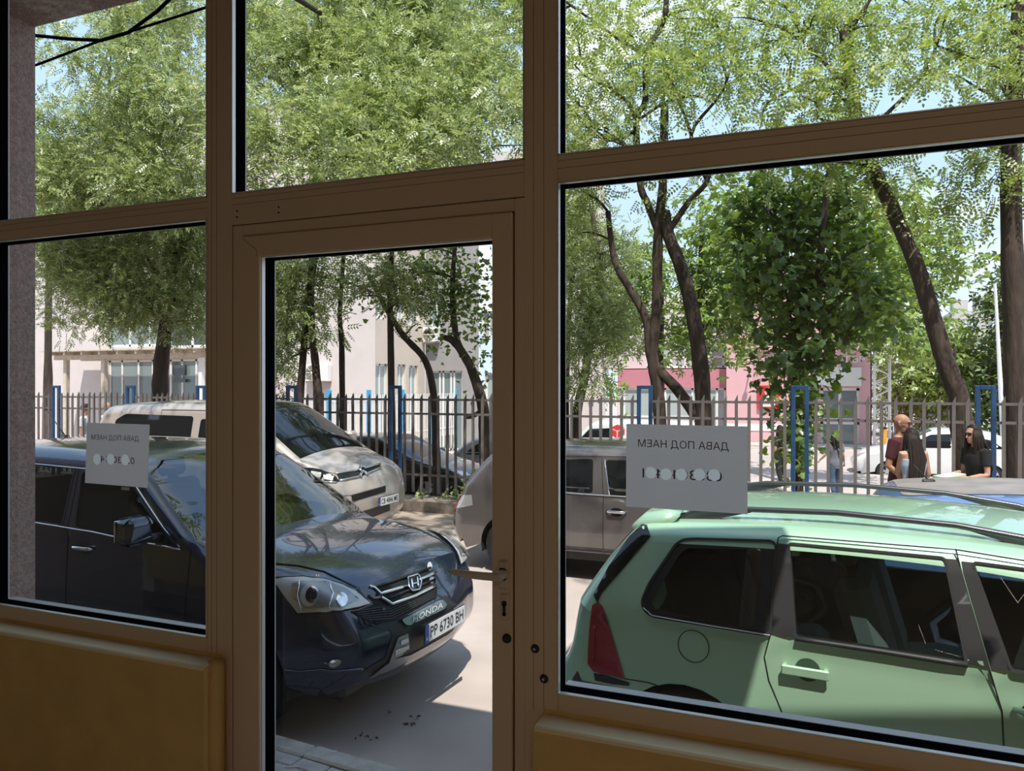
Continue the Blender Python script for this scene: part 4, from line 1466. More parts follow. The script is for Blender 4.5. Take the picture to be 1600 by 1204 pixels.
# things lying in the boot
g = G(); g.box(.15, 1.1, -.62, .62, .34, .56, .03); gre.panel('boot_floor', g.v, g.f, 'cabin', smooth=False)
mat('hiviz', (0.45, 0.62, 0.04), 0.7)
b0 = gre.mx @ Vector((.66, -.42, .84))
g = G()
for k in range(8):
    a = k * .8
    g.box(b0.x - .05 + .018 * k * .4, b0.x - .05 + .05 + .018 * k * .4, b0.y - .03, b0.y + .03, b0.z - .06 + .018 * (k % 4), b0.z - .03 + .022 * (k % 4), .01)
tag(g.build('safety_vest', M['hiviz']), 'crumpled bright yellow-green safety vest lying in the back of the green estate car', 'vest')

# ---------------------------------------------------------------- beige people carrier at the fence
yw = 0.0
van = Car('people_carrier_car', 'pale beige people carrier with black windows parked at the fence behind the blue SUV', (-10.28, 9.2), yw, 4.63, 1.90, [
    (0.08, .35, .10, .02, 'rear_bumper'), (0.0, .5, .14, .04, 'rear_bumper'), (0.0, .8, .14, .05, 'tailgate'), (0.02, 1.1, .13, .05, 'tailgate'), (0.08, 1.5, .12, .05, 'tailgate'), (0.18, 1.77, .12, .04, 'roof'), (0.34, 1.85, .13, .03, 'roof'),
    (1.2, 1.90, .14, .03, 'roof'), (2.3, 1.90, .14, .03, 'roof'), (2.75, 1.865, .12, .04, 'windscreen'), (3.35, 1.50, .09, .07, 'windscreen'), (3.86, 1.18, .08, .10, 'hood'), (4.05, 1.12, .14, .09, 'hood'), (4.30, 1.03, .16, .09, 'hood'),
    (4.42, .95, .18, .10, 'front_bumper'), (4.50, .84, .22, .11, 'front_bumper'), (4.55, .66, .24, .12, 'front_bumper'), (4.55, .48, .24, .12, 'front_bumper'), (4.50, .34, .20, .11, 'front_bumper'), (4.40, .26, .14, .07, 'front_bumper')],
    1.12, .22, 'paint_beige', [(.80, .34), (3.72, .34)], .385, zb=.24, taper_f=.09, hollow=False, taper_r=.03)
van.sides({'front_door': [(2.62, .34), (2.60, 1.80), (2.80, 1.80), (3.62, 1.22), (3.5, .80), (3.28, .5), (3.25, .34)], 'sliding_door': [(1.42, .34), (1.40, 1.80), (2.60, 1.80), (2.62, .34)]}, {}, liner=False)
vsd = lambda p, o: van.side(p, o)
vq = [car_px(van, *p) for p in ((179, 664), (183, 650), (197, 646), (303, 650), (297, 690), (181, 690))]
van.decal('side_window', rpoly([(vq[4][0], 1.17), (.62, 1.17), (vq[1][0] - .02, vq[1][1] - .06), (vq[2][0], vq[2][1]), vq[3]], .05), vsd, 'tint_dark', .004, both=True)
van.decal('side_window', rpoly([(vq[3][0] + .14, 1.19), (vq[3][0] + .14, 1.68), (2.52, 1.67), (2.52, 1.17)], .05), vsd, 'tint_dark', .004, both=True)
van.decal('front_window', rpoly([(2.70, 1.17), (2.70, 1.66), (2.86, 1.66), (3.55, 1.22), (3.5, 1.17)], .05), vsd, 'tint_dark', .004, both=True)
van.wheels(.335, .215).mirror(3.35, 1.28, (.14, .22, .24)).handle(2.95, .98, .2, 'paint_beige').handle(2.40, .98, .2, 'paint_beige')
vz = lambda X, Y: (400 + X / 5.4708, 600 + Y / 5.4708)
VZ = lambda *L: [vz(*p) for p in L]
fv = van.from_px
hl = VZ((345, 735), (400, 712), (480, 714), (560, 730), (680, 785), (714, 828), (685, 848), (560, 832), (440, 815), (370, 792))
van.decal('headlamp_housing', hl, fv, 'gloss_black', .004, both=True)
for (a, b, r) in (((420, 745), (470, 790), 0), ((470, 742), (560, 800), 0), ((575, 775), (660, 825), 0)):
    x0, y0 = a; x1, y1 = b
    van.decal('headlamp_element', rpoly(VZ((x0, y0), (x1, y0 + 15), (x1 - 6, y1), (x0 + 8, y1 - 12)), 1.2), fv, 'lamp_bowl', .010, both=True)
van.line('daylight_strip', VZ((360, 790), (440, 814), (560, 830), (690, 838)), fv, 'chrome', .010, .010, both=True)
van.decal('grille_opening', VZ((690, 775), (880, 742), (915, 700), (940, 720), (1060, 690), (1066, 718), (940, 765), (905, 790), (880, 790), (710, 825)), fv, 'gap', .006)
van.line('chrome_bar', VZ((672, 768), (870, 738), (888, 703), (905, 706), (930, 722), (1060, 684)), fv, 'chrome', .014, .014)
van.line('chrome_bar', VZ((708, 826), (870, 792), (888, 770), (905, 745), (935, 770), (1064, 716)), fv, 'chrome', .014, .014)
van.line('chevron_emblem', VZ((880, 748), (893, 706), (930, 726)), fv, 'chrome', .020, .024)
van.line('chevron_emblem', VZ((884, 792), (903, 748), (945, 772)), fv, 'chrome', .020, .024)
van.decal('bumper_intake', VZ((808, 948), (1105, 865), (1102, 922), (832, 1000)), fv, 'black_plastic', .006)
for k in range(4):
    van.line('intake_bar', VZ((815, 957 + k * 11), (1103, 875 + k * 12)), fv, 'gap', .006, .010)
van.decal('lower_bumper', VZ((760, 1100), (800, 1112), (960, 1070), (1141, 1008), (1144, 1078), (1010, 1130), (920, 1168), (840, 1140)), fv, 'black_plastic', .006)
van.decal('fog_surround', VZ((588, 982), (720, 990), (760, 1040), (790, 1100), (745, 1085), (660, 1030)), fv, 'black_plastic', .006, both=False)
van.line('bumper_seam', VZ((540, 950), (640, 958), (810, 950)), fv, 'gap', .004, .002)
van.line('hood_seam', VZ((225, 615), (240, 660), (330, 700), (420, 725), (560, 740), (680, 768)), fv, 'gap', .005, .001, both=True)
van.plate('CB 4846 ME', True, .57, off=.03)
van.antenna(2.5, 0, .28, .7)
van.decal('tail_lamp', [(-.88, .95), (-.76, .95), (-.74, 1.45), (-.84, 1.45)], van.rear, 'red_lens', .006, both=True)

# ---------------------------------------------------------------- dark grey hatchback on the far side of the road
gry = Car('hatchback_car', 'dark grey brown hatchback parked across the road behind the green estate', (-4.12, 8.95), 0.0, 4.35, 1.77, [
    (0.12, .30, .10, .02, 'rear_bumper'), (0.02, .45, .18, .05, 'rear_bumper'), (0.0, .60, .2, .06, 'rear_bumper'), (0.03, .72, .18, .06, 'tailgate'), (0.14, .86, .13, .06, 'tailgate'), (0.20, 1.0, .11, .05, 'rear_window'), (0.52, 1.36, .09, .04, 'roof'), (0.8, 1.43, .10, .03, 'roof'),
    (1.4, 1.475, .11, .03, 'roof'), (2.0, 1.47, .11, .03, 'roof'), (2.4, 1.42, .10, .04, 'windscreen'), (2.9, 1.17, .08, .06, 'windscreen'), (3.32, .95, .07, .08, 'hood'), (3.5, .92, .10, .07, 'hood'), (4.0, .82, .14, .07, 'hood'), (4.22, .70, .16, .08, 'front_bumper'), (4.33, .52, .2, .1, 'front_bumper'), (4.25, .28, .14, .06, 'front_bumper')],
    .95, .33, 'paint_grey', [(.80, .32), (3.42, .32)], .36, zb=.25, hollow=False, step=.1)
bz = lambda X, Y: (860 + X / 4.63, 660 + Y / 4.63)
BS = lambda *L: [car_px(gry, *bz(*p)) for p in L]
sm = BS((380, 270), (380, 530), (382, 960)); xs_ = sm[1][0]
gry.sides({'rear_door': [(xs_, .32), (xs_, .95), (xs_ - .05, 1.37), (.95, 1.34), (.80, .98), (1.12, .70), (1.18, .5), (1.2, .32)],
           'front_door': [(xs_, .32), (xs_, .95), (xs_ - .05, 1.37), (xs_ + .35, 1.38), (xs_ + 1.15, .95), (xs_ + 1.1, .32)]}, {}, liner=False)
hsd = lambda p, o: gry.side(p, o)
bw = BS((310, 262), (305, 508), (400, 270), (432, 528))
gry.decal('rear_side_window', rpoly([(.92, .99), (1.12, 1.30), (bw[0][0], bw[0][1]), (bw[1][0], bw[1][1])], .04), hsd, 'tint_dark', .004, both=True)
gry.decal('front_window', rpoly([(bw[3][0], bw[3][1]), (bw[2][0], bw[2][1]), (bw[2][0] + .30, 1.335), (bw[3][0] + .98, .98)], .04), hsd, 'tint_dark', .004, both=True)
gry.line('window_trim', [(bw[2][0] - .01, bw[2][1]), (bw[3][0] - .01, bw[3][1])], hsd, 'chrome', .008, .006)
gry.line('belt_trim', [(.9, .975), (bw[1][0], bw[1][1] - .02), (bw[3][0] + .98, .955)], hsd, 'chrome', .008, .004, both=True)
gry.wheels(.315, .2)
hh = car_px(gry, *bz(478, 645)); gry.handle(hh[0], hh[1], .22, 'chrome').handle(1.16, hh[1] + .02, .2, 'chrome')
gry.mirror(xs_ + 1.05, 1.02, (.11, .18, .14))
gry.decal('tail_lamp', [(-.80, .66), (-.58, .68), (-.60, .82), (-.78, .88)], gry.rear, 'red_lens', .004, both=True)
gry.decal('tail_lamp', [(.10, .70), (.34, .76), (.32, .88), (.16, .86)], hsd, 'lamp_lens', .003, both=True)
gry.line('sill_moulding', [(1.25, .36), (3.0, .36)], hsd, 'black_plastic', .02, .004, both=True)

# ---------------------------------------------------------------- light blue hatchback between green estate and grey car
blu = Car('hatchback_car', 'light blue hatchback with grey-brown roof seen over the roof of the green estate', (0.12, 6.62), 0.0, 4.0, 1.62, [
    (0.10, .30, .10, .02, 'rear_bumper'), (0.0, .5, .16, .05, 'rear_bumper'), (0.04, .75, .14, .06, 'tailgate'), (0.12, .95, .11, .05, 'rear_window'), (0.30, 1.27, .09, .04, 'roof'), (0.42, 1.355, .09, .03, 'roof'),
    (1.0, 1.40, .10, .03, 'roof'), (1.6, 1.40, .10, .03, 'roof'), (2.0, 1.36, .10, .04, 'windscreen'), (2.5, 1.12, .08, .06, 'windscreen'), (2.95, .93, .07, .08, 'hood'), (3.1, .91, .10, .06, 'hood'), (3.7, .80, .14, .06, 'hood'), (3.92, .62, .18, .08, 'front_bumper'), (3.98, .48, .2, .08, 'front_bumper'), (3.9, .28, .12, .05, 'front_bumper')],
    .93, .28, 'paint_skyblue', [(.62, .30), (3.15, .30)], .34, zb=.24, hollow=False, step=.1)
blu.sides({'front_door': [(1.30, .32), (1.28, 1.30), (1.75, 1.30), (2.62, .94), (2.55, .32)]}, {}, liner=False)
lsd = lambda p, o: blu.side(p, o)
blu.decal('front_window', rpoly([(1.36, .96), (1.34, 1.25), (1.80, 1.25), (2.50, .96)], .04), lsd, 'tint_dark', .004, both=True)
blu.decal('rear_side_window', rpoly([(.42, .98), (.55, 1.24), (1.22, 1.255), (1.22, .96)], .04), lsd, 'tint_dark', .004, both=True)
mat('brown_roof', (0.27, 0.235, 0.215), 0.45, var=0.15, vscale=5)  # grey-brown skin laid over the blue roof
blu.decal('roof_skin', rpoly([(.40, -.52), (1.98, -.52), (1.98, .52), (.40, .52)], .12), blu.above, 'brown_roof', .004, step=.12)
blu.wheels(.29, .185).mirror(2.45, 1.0, (.11, .17, .13))
blu.antenna(.62, .05, .17, .6)
blu.decal('tail_lamp', [(-.74, .72), (-.60, .72), (-.62, 1.0), (-.70, 1.0)], blu.rear, 'red_lens', .006, both=True)
# ================================================================ kerb, fence and the yard behind it
mat('post_blue', (0.018, 0.065, 0.165), 0.45, var=0.25, vscale=5, bump=0.05)
mat('post_light_blue', (0.07, 0.42, 0.75), 0.45)
mat('picket_grey', (0.155, 0.138, 0.132), 0.55, var=0.15, vscale=4)
mat('wall_white', (0.66, 0.59, 0.57), 0.9, var=0.03, vscale=1.2)
mat('wall_cream', (0.66, 0.57, 0.49), 0.9, var=0.03, vscale=1.2)
mat('wall_shaded', (0.33, 0.315, 0.315), 0.9, var=0.05, vscale=1.2)  # tree shade mixed into the wall colour as grey
mat('wall_pink', (0.72, 0.42, 0.45), 0.9, var=0.03, vscale=1.0)
mat('wall_pink_dark', (0.56, 0.22, 0.27), 0.9, var=0.03, vscale=1.0)
mat('wall_white_far', (0.80, 0.77, 0.75), 0.9)
mat('window_white', (0.80, 0.80, 0.79), 0.45)
mat('far_glass', (0.20, 0.25, 0.26), 0.08, spec=0.8)
mat('far_glass_pale', (0.42, 0.47, 0.47), 0.10, spec=0.8)
mat('far_glass_dark', (0.05, 0.06, 0.065), 0.08, spec=0.8)
mat('pergola_wood', (0.58, 0.50, 0.41), 0.8, var=0.1)
mat('sign_red', (0.62, 0.03, 0.035), 0.5)
mat('orange', (0.90, 0.33, 0.02), 0.5)
mat('bark', (0.062, 0.043, 0.034), 0.95, var=0.45, vscale=9, bump=1.0, bscale=26, stretch=(1, 1, .22))
mat('bark_pale', (0.15, 0.115, 0.095), 0.95, var=0.35, vscale=9, bump=0.8, bscale=26, stretch=(1, 1, .25))

FV = 11.72
YZ = -0.62
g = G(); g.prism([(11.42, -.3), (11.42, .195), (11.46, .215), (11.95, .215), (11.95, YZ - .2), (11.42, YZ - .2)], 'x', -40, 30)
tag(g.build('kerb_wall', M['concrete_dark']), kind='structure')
# a shallow gutter strip between the carriageway and the parking strip
g = G(); p0 = at_z(690, 833, 0); 
g.box(-30, 20, p0.y - .06, p0.y + .08, -.05, .035, .015)
tag(g.build('kerb_edging', M['concrete']), kind='structure')
g = G(); g.box(-30, 20, p0.y + .08, 11.42, -.05, .012)
mat('parking_ground', (0.36, 0.29, 0.235), 0.98, var=0.22, vscale=2.2, bump=0.35, bscale=120, detail=9)
tag(g.build('parking_strip', M['parking_ground']), kind='structure')
# yard
g = G()
g.v = [(-70, 11.9, .15), (60, 11.9, .15), (60, 13.6, YZ), (-70, 13.6, YZ), (60, 160, YZ - .2), (-70, 160, YZ - .2)]
g.f = [(0, 1, 2, 3), (3, 2, 4, 5)]
tag(g.build('yard_ground', M['yard_ground']), kind='structure')
g = G(); g.v = [(-70, 11.9, .17), (60, 11.9, .17), (60, 14.6, YZ + .03), (-70, 14.6, YZ + .03)]; g.f = [(0, 1, 2, 3)]
tag(g.build('yard_soil', M['soil']), kind='structure')

# --- palisade fence: posts shaped like narrow blue gateways, twelve pickets to a bay
post_u = [6.5, 4.24, 1.974, -.316, -2.554, -4.76, -6.966, -9.188, -11.376, -13.25, -15.44, -17.6]
PW = .118
pm = None
names = ['blue gateway-shaped fence post behind the woman in black', 'blue gateway-shaped fence post in front of the maple trunk', 'blue gateway-shaped fence post above the larger paper notice', 'blue gateway-shaped fence post hidden by the door mullion',
         'blue gateway-shaped fence post right of the people carrier bonnet', 'blue gateway-shaped fence post beside the red sign over the people carrier windscreen', 'blue gateway-shaped fence post by the white pergola post', 'blue gateway-shaped fence post right of the bare white wall', 'blue gateway-shaped fence post before the bare white wall']
def post_mesh():
    g = G(); b = .055
    g.box(-PW, -PW + b, -.03, .03, .0, 1.93, .005); g.box(PW - b, PW, -.03, .03, .0, 1.93, .005); g.box(-PW + b, PW - b, -.03, .03, 1.93 - b, 1.93, .003)
    return g
for i, u in enumerate(post_u):
    lab = names[i - 2] if 2 <= i - 0 < 2 + len(names) else ['blue gateway-shaped fence post far beyond the right window edge', 'blue gateway-shaped fence post just beyond the right window edge'][i] if i < 2 else 'blue gateway-shaped fence post hidden behind the pebbled pillar'
    if pm is None:
        o = post_mesh().build('fence_post', M['post_blue']); pm = o.data
    else:
        o = link('fence_post', pm)
    o.location = (u, FV, .22)
    tag(o, lab, 'post', 'blue fence posts')
# picket: slender slat with a slanted tip
def picket_mesh():
    g = G(); w = .022
    g.prism([(-w, 0), (w, 0), (w, 1.71), (-w * .2, 1.655), (-w, 1.62)], 'y', -.012, .0)
    g.box(w - .006, w, -.012, .014, 0, 1.69)
    return g
bay_lab = ['grey palisade fence bay right of the woman in black', 'grey palisade fence bay between the standing people', 'grey palisade fence bay in front of the pink building', 'grey palisade fence bay behind the larger paper notice', 'grey palisade fence bay behind the door handle and dark car', 'grey palisade fence bay before the leaning tree trunks',
           'grey palisade fence bay behind the people carrier bonnet', 'grey palisade fence bay behind the people carrier windscreen', 'grey palisade fence bay behind the people carrier roof', 'grey palisade fence bay behind the smaller paper notice', 'grey palisade fence bay at the pebbled pillar', 'grey palisade fence bay beyond the pebbled pillar']
pkm = None
for i in range(len(post_u) - 1):
    a, b = post_u[i + 1] + PW, post_u[i] - PW
    if b < -18: continue
    t = thing('fence_bay', 'grey palisade fence bay beyond the right window edge' if i == 0 else bay_lab[min(i - 1, len(bay_lab) - 1)], 'fence', ((a + b) / 2, FV, .30), group='palisade fence bays')
    n = 12
    for k in range(n):
        if pkm is None:
            o = picket_mesh().build('picket', M['picket_grey'], t); pkm = o.data
        else:
            o = link('picket', pkm, t)
        o.location = (a - (a + b) / 2 + (b - a) * (k + .5) / n, -.02, random.uniform(-.012, .012))
        o.rotation_euler = (0, random.uniform(-.008, .008), 0)
    for z in (.30, 1.36, 1.605):
        gg = G(); gg.box(-(b - a) / 2 + .001, (b - a) / 2 - .001, -.008, .022, z - .018, z + .018)
        gg.build('rail', M['picket_grey'], t)
# --- second, lighter fence inside the yard, running away from the road
u2 = -14.55
pm2 = None
v_list = [20.4 + 2.3 * k for k in range(6)]
for k, v in enumerate(v_list):
    if pm2 is None:
        g = G(); g.box(-.03, .03, -.11, .11, 0, 2.62, .004)
        o = g.build('yard_fence_post', M['post_light_blue']); pm2 = o.data
    else: o = link('yard_fence_post', pm2)
    o.location = (u2, v, YZ)
    tag(o, ['nearest light blue yard fence post', 'second light blue yard fence post from the road', 'third light blue yard fence post from the road', 'fourth light blue yard fence post from the road', 'fifth light blue yard fence post from the road', 'farthest light blue yard fence post'][k], 'post', 'light blue yard fence posts')
pk2 = None
for k in range(len(v_list) - 1):
    t = thing('yard_fence_bay', ['pale grey railing between the first two light blue yard posts', 'pale grey railing between the second and third light blue yard posts', 'pale grey railing between the third and fourth light blue yard posts', 'pale grey railing between the fourth and fifth light blue yard posts', 'pale grey railing at the farthest light blue yard post'][k], 'fence', (u2, v_list[k] + 1.15, YZ), group='yard fence bays')
    for j in range(12):
        if pk2 is None:
            g = G(); g.box(-.012, .012, -.018, .018, .7, 2.45); o = g.build('baluster', M['window_white'], t); pk2 = o.data
        else: o = link('baluster', pk2, t)
        o.location = (0, -1.0 + 2.0 * (j + .5) / 12, 0)
    for z in (1.0, 2.25):
        g = G(); g.box(-.015, .015, -1.035, 1.035, z - .02, z + .02); g.build('rail', M['window_white'], t)

# ================================================================ buildings beyond the yard
def wpanel(parent, name, u0, u1, z0, z1, v, face, m='far_glass', mull=(), trans=(), fw=.07, deep=.12, blind=0.0):
    """window let into a wall that faces -v ('v'), or -u ('u' : then u0,u1 are v values and v is u)"""
    def bx(g, a0, a1, d0, d1, zz0, zz1):
        if face == 'v': g.box(a0, a1, v + d0, v + d1, zz0, zz1)
        else: g.box(v - d1, v - d0, a0, a1, zz0, zz1)
    g = G()
    bx(g, u0, u1, .0, .06, z0, z0 + fw); bx(g, u0, u1, 0, .06, z1 - fw, z1)
    bx(g, u0, u0 + fw, 0, .06, z0, z1); bx(g, u1 - fw, u1, 0, .06, z0, z1)
    for k in mull: bx(g, u0 + (u1 - u0) * k - fw / 2, u0 + (u1 - u0) * k + fw / 2, 0, .06, z0, z1)
    for k in trans: bx(g, u0, u1, 0, .06, z0 + (z1 - z0) * k - fw / 2, z0 + (z1 - z0) * k + fw / 2)
    f = g.build(name, M['window_white'], parent, local=False)
    ms = [0] + list(mull) + [1]
    for i in range(len(ms) - 1):
        g = G(); a = u0 + (u1 - u0) * ms[i] + fw * .5; b = u0 + (u1 - u0) * ms[i + 1] - fw * .5
        bx(g, a, b, .03, .05, z0 + fw * .5, z1 - fw * .5)
        g.build('pane', M[m], f, local=False)
    return f
def wall_holes(parent, name, a0, a1, z0, z1, v, face, holes, m, deep=.22):
    """wall face with real window openings and their reveals; holes: (a0,a1,z0,z1)"""
    outer = [(a0, z0), (a1, z0), (a1, z1), (a0, z1)]
    P2, F2 = poly_mesh(outer, [[(h[0], h[2]), (h[1], h[2]), (h[1], h[3]), (h[0], h[3])] for h in holes], 0)
    g = G()
    put = (lambda a, d, z: (a, v + d, z)) if face == 'v' else (lambda a, d, z: (v - d, a, z))
    g.add([put(a, 0, z) for a, z in P2], F2)
    for h in holes:
        c = [(h[0], h[2]), (h[1], h[2]), (h[1], h[3]), (h[0], h[3])]
        for i in range(4):
            p, q = c[i], c[(i + 1) % 4]
            g.add([put(p[0], 0, p[1]), put(q[0], 0, q[1]), put(q[0], deep, q[1]), put(p[0], deep, p[1])], [(0, 1, 2, 3)])
    return g.build(name, M[m], parent, local=False)

# --- white building on the left
AV = 25.4
ub = -16.0
wb = thing('white_building', 'long white rendered building behind the left trees with a pergola entrance', 'building', (-30, AV, YZ))
def R_(px0, px1, py0, py1, v=AV):
    a = at_v(px0, (py0 + py1) / 2, v); b = at_v(px1, (py0 + py1) / 2, v)
    return (a.x, b.x, at_v((px0 + px1) / 2, py1, v).z, at_v((px0 + px1) / 2, py0, v).z)
ent = R_(168, 345, 561, 735); ent = (ent[0], ent[1], YZ + .1, ent[3])
up1 = R_(168, 262, 500, 541); up2 = R_(262, 335, 499, 543)
w3 = R_(150, 330, 430, 470)
hA = [ent, up1, up2]
wall_holes(wb, 'facade', -52, ub, YZ - .2, 13.4, AV, 'v', hA, 'wall_white', .15)
wpanel(wb, 'entrance_glazing', *ent, AV + .10, 'v', 'far_glass', mull=(.12, .27, .40, .56, .66, .78, .90), trans=(.40,), fw=.10)
wpanel(wb, 'window', *up1, AV + .10, 'v', 'far_glass', mull=(.35, .68), fw=.10)
wpanel(wb, 'window', *up2, AV + .10, 'v', 'far_glass_dark', mull=(.5,), fw=.12)
g = G(); q = R_(270, 289, 570, 586); g.box(q[0], q[1], AV - .02, AV + .09, q[2], q[3]); g.build('entrance_sign', M['far_glass_dark'], wb, local=False)
g = G(); q = R_(272, 290, 592, 597); g.box(q[0], q[1], AV - .02, AV + .09, q[2], q[3]); g.build('entrance_sign', M['far_glass_dark'], wb, local=False)
g = G(); g.box(-52, ub + .02, AV - .02, AV + 10, 13.4, 13.7); g.build('roof_edge', M['concrete_dark'], wb, local=False)
# gable side of the same building, facing the yard, with deep-set windows
CV = 29.4
def rv(px): return at_u(px, 602, ub).y
vw = []
for (a, b, y0, y1) in ((587, 606, 568, 640), (621, 634, 569, 640), (639, 653, 571, 640)):
    z1 = at_u((a + b) / 2, y0, ub).z
    vw.append((rv(a), rv(b), .15, z1))
for (a, b, y0, y1) in ((587, 603, 466, 498), (620, 632, 468, 500), (638, 656, 468, 508)):
    vw.append((rv(a), rv(b), at_u((a + b) / 2, y1, ub).z, at_u((a + b) / 2, y0, ub).z))
g2 = wall_holes(wb, 'gable_wall', AV, CV, YZ - .2, 13.4, ub, 'u', vw, 'wall_cream', .30)
for h in vw:
    wpanel(wb, 'window', h[0], h[1], h[2], h[3], ub - .10, 'u', 'far_glass_pale', mull=(.5,), fw=.08)
thing_white = wb
# return wing facing the road; the trees' shade is painted on as grey
wb = thing('shaded_wing_building', 'wing painted grey for tree shade, with a glazed door between the leaning trunks', 'building', (ub + .1, CV, YZ))
uc1 = ux(748, CV)
dq = (ux(672, CV), ux(722, CV), YZ, zy(690, 579, CV)); uw = (ux(672, CV), ux(690, CV), zy(680, 512, CV), zy(680, 468, CV)); uw2 = (ux(690, CV) + .1, ux(700, CV), uw[2], uw[3])
wall_holes(wb, 'shaded_wing_wall', ub + .02, uc1, YZ - .2, 13.0, CV, 'v', [dq, uw], 'wall_shaded', .2)
wpanel(wb, 'glazed_door', *dq, CV + .12, 'v', 'far_glass', mull=(.27, .38, .62, .72), fw=.08)
wpanel(wb, 'window', *uw, CV + .1, 'v', 'far_glass', mull=(.5,), fw=.07)
DV = 31.0
wb = thing('far_wing_building', 'white far wing with few windows behind the dark twisted trunk', 'building', (uc1 + .1, DV, YZ))
dw = (ux(758, DV), ux(790, DV), YZ + 1.0, zy(765, 583, DV)); dw2 = (ux(752, DV), ux(775, DV), zy(760, 527, DV), zy(760, 486, DV))
wall_holes(wb, 'far_wing_wall', uc1 + .02, -8.4, YZ - .2, 12.4, DV, 'v', [dw, dw2], 'wall_white', .2)
wpanel(wb, 'window', *dw, DV + .1, 'v', 'far_glass_pale', mull=(.4, .7), fw=.08)
wpanel(wb, 'window', *dw2, DV + .1, 'v', 'far_glass_pale', mull=(.5,), fw=.08)
# red pennant board at the gable, seen over the people carrier
q = R_(408, 423, 596, 628, AV - .3)
g = G(); g.box(q[0], q[1], AV - .32, AV - .26, q[2], q[3]); g.build('red_board', M['sign_red'], thing_white, local=False)
# air conditioners
def aircon(px0, px1, py0, py1, v, lab):
    a = R_(px0, px1, py0, py1, v)
    t = thing('air_conditioner', lab, 'air conditioner', (a[0], v, a[2]))
    g = G(); g.box(a[0], a[1], v - .32, v - .02, a[2], a[3], .03); g.build('casing', M['window_white'], t, local=False)
    r = (a[3] - a[2]) * .40; cx = a[0] + r * 1.25; cz = (a[2] + a[3]) / 2
    g = G(); g.lathe([(0, -.325), (r, -.325), (r * 1.08, -.33), (r * 1.1, -.31)], 'y', (cx, v, cz), 24); fn = g.build('fan_grille', M['concrete_dark'], t, local=False)
    g = G()
    for k in range(4):
        w = k * PI / 4
        g.tube([(cx - r * math.cos(w), v - .335, cz - r * math.sin(w)), (cx + r * math.cos(w), v - .335, cz + r * math.sin(w))], .01, 4)
    g.build('guard', M['window_white'], fn, local=False)
    g = G(); g.box(a[0] + .05, a[1] - .05, v - .32, v, a[2] - .05, a[2]); g.build('bracket', M['concrete_dark'], t, local=False)
aircon(665, 688, 512, 535, CV - .01, 'small white air conditioner below the window of the shaded wing')
aircon(484, 519, 569, 596, AV, 'larger white air conditioner low on the white wall between tree trunks')
# pergola before the entrance
PV = 23.6
pg = thing('pergola', 'pale timber pergola in front of the glazed entrance of the white building', 'pergola', (ux(200, PV), PV, YZ))
zt = zy(200, 547, PV); ua, ubb = ux(86, PV), ux(345, PV)
g = G(); g.box(ua, ubb, PV - .06, PV + .06, zt - .36, zt - .16); g.build('front_beam', M['pergola_wood'], pg, local=False)
g = G(); g.box(ua, ubb, PV + 1.25, PV + 1.37, zt - .36, zt - .16); g.build('back_beam', M['pergola_wood'], pg, local=False)
g = G(); g.box(ua - .3, ubb + .1, PV - .5, PV + 1.45, zt - .02, zt + .02); g.build('roof_sheet', M['pergola_wood'], pg, local=False)
for k in range(9):
    u = ua + (ubb - ua) * (k + .1) / 9
    g = G(); g.box(u - .05, u + .05, PV - .45, PV + 1.40, zt - .16, zt - .02); g.build('rafter', M['pergola_wood'], pg, local=False)
for px in (104, 163, 315):
    u = ux(px, PV)
    g = G(); g.box(u - .09, u + .09, PV - .09, PV + .09, YZ, zt - .36)
    g.build('post', M['pergola_wood'] if px != 315 else M['window_white'], pg, local=False)

# --- pink building
QV = 40.0
pb = thing('pink_building', 'pink two storey building with white framed windows behind the maple', 'building', (-4, QV, YZ))
def Q(px0, px1, py0, py1, v=QV): return R_(px0, px1, py0, py1, v)
b_w = Q(1012, 1134, 540, 573); b_w2 = Q(965, 1134, 606, 696); b_w2 = (b_w2[0], b_w2[1], YZ - .1, b_w2[3])
uL = ux(965, QV); uM = ux(1135, QV); uR = ux(1362, QV)
wall_holes(pb, 'low_wing_wall', uL, uM, YZ - .2, zy(1050, 575, QV), QV, 'v', [b_w2], 'wall_pink_dark', .15)
wpanel(pb, 'shop_window', *b_w2, QV + .1, 'v', 'far_glass_pale', mull=(.06, .2, .33, .45, .58, .7, .82, .92), trans=(.45,), fw=.10)
UV = QV + 1.0
b_w = Q(1010, 1150, 538, 574, UV)
wall_holes(pb, 'upper_wall', ux(920, UV), uM + .5, zy(1050, 578, UV), 7.0, UV, 'v', [b_w], 'wall_white', .15)
wpanel(pb, 'upper_window', *b_w, UV + .1, 'v', 'far_glass_pale', mull=(.12, .28, .44, .60, .74, .86), trans=(.45,), fw=.09)
g = G(); g.box(uL, uM, QV, UV + .2, zy(1050, 575, QV) - .05, zy(1050, 575, QV)); g.build('low_wing_roof', M['wall_pink_dark'], pb, local=False)
BV = QV - .8
s_w = Q(1282, 1343, 606, 694, BV); s_w = (s_w[0], s_w[1], YZ - .1, s_w[3]); rec = Q(1176, 1232, 548, 598, BV); s_w2 = Q(1236, 1278, 606, 694, BV); s_w2 = (s_w2[0], s_w2[1], YZ - .1, s_w2[3])
wall_holes(pb, 'main_wall', ux(1135, BV), ux(1362, BV), YZ - .2, zy(1170, 432, BV), BV, 'v', [s_w, s_w2, rec], 'wall_pink', .2)
g = G(); g.box(rec[0], rec[1], BV + .15, BV + .2, rec[2], rec[3]); g.build('recessed_panel', M['wall_mauve'] if 'wall_mauve' in M else M['wall_pink_dark'], pb, local=False)
wpanel(pb, 'shop_front', *s_w, BV + .12, 'v', 'far_glass', mull=(.5,), trans=(.40, .46), fw=.12)
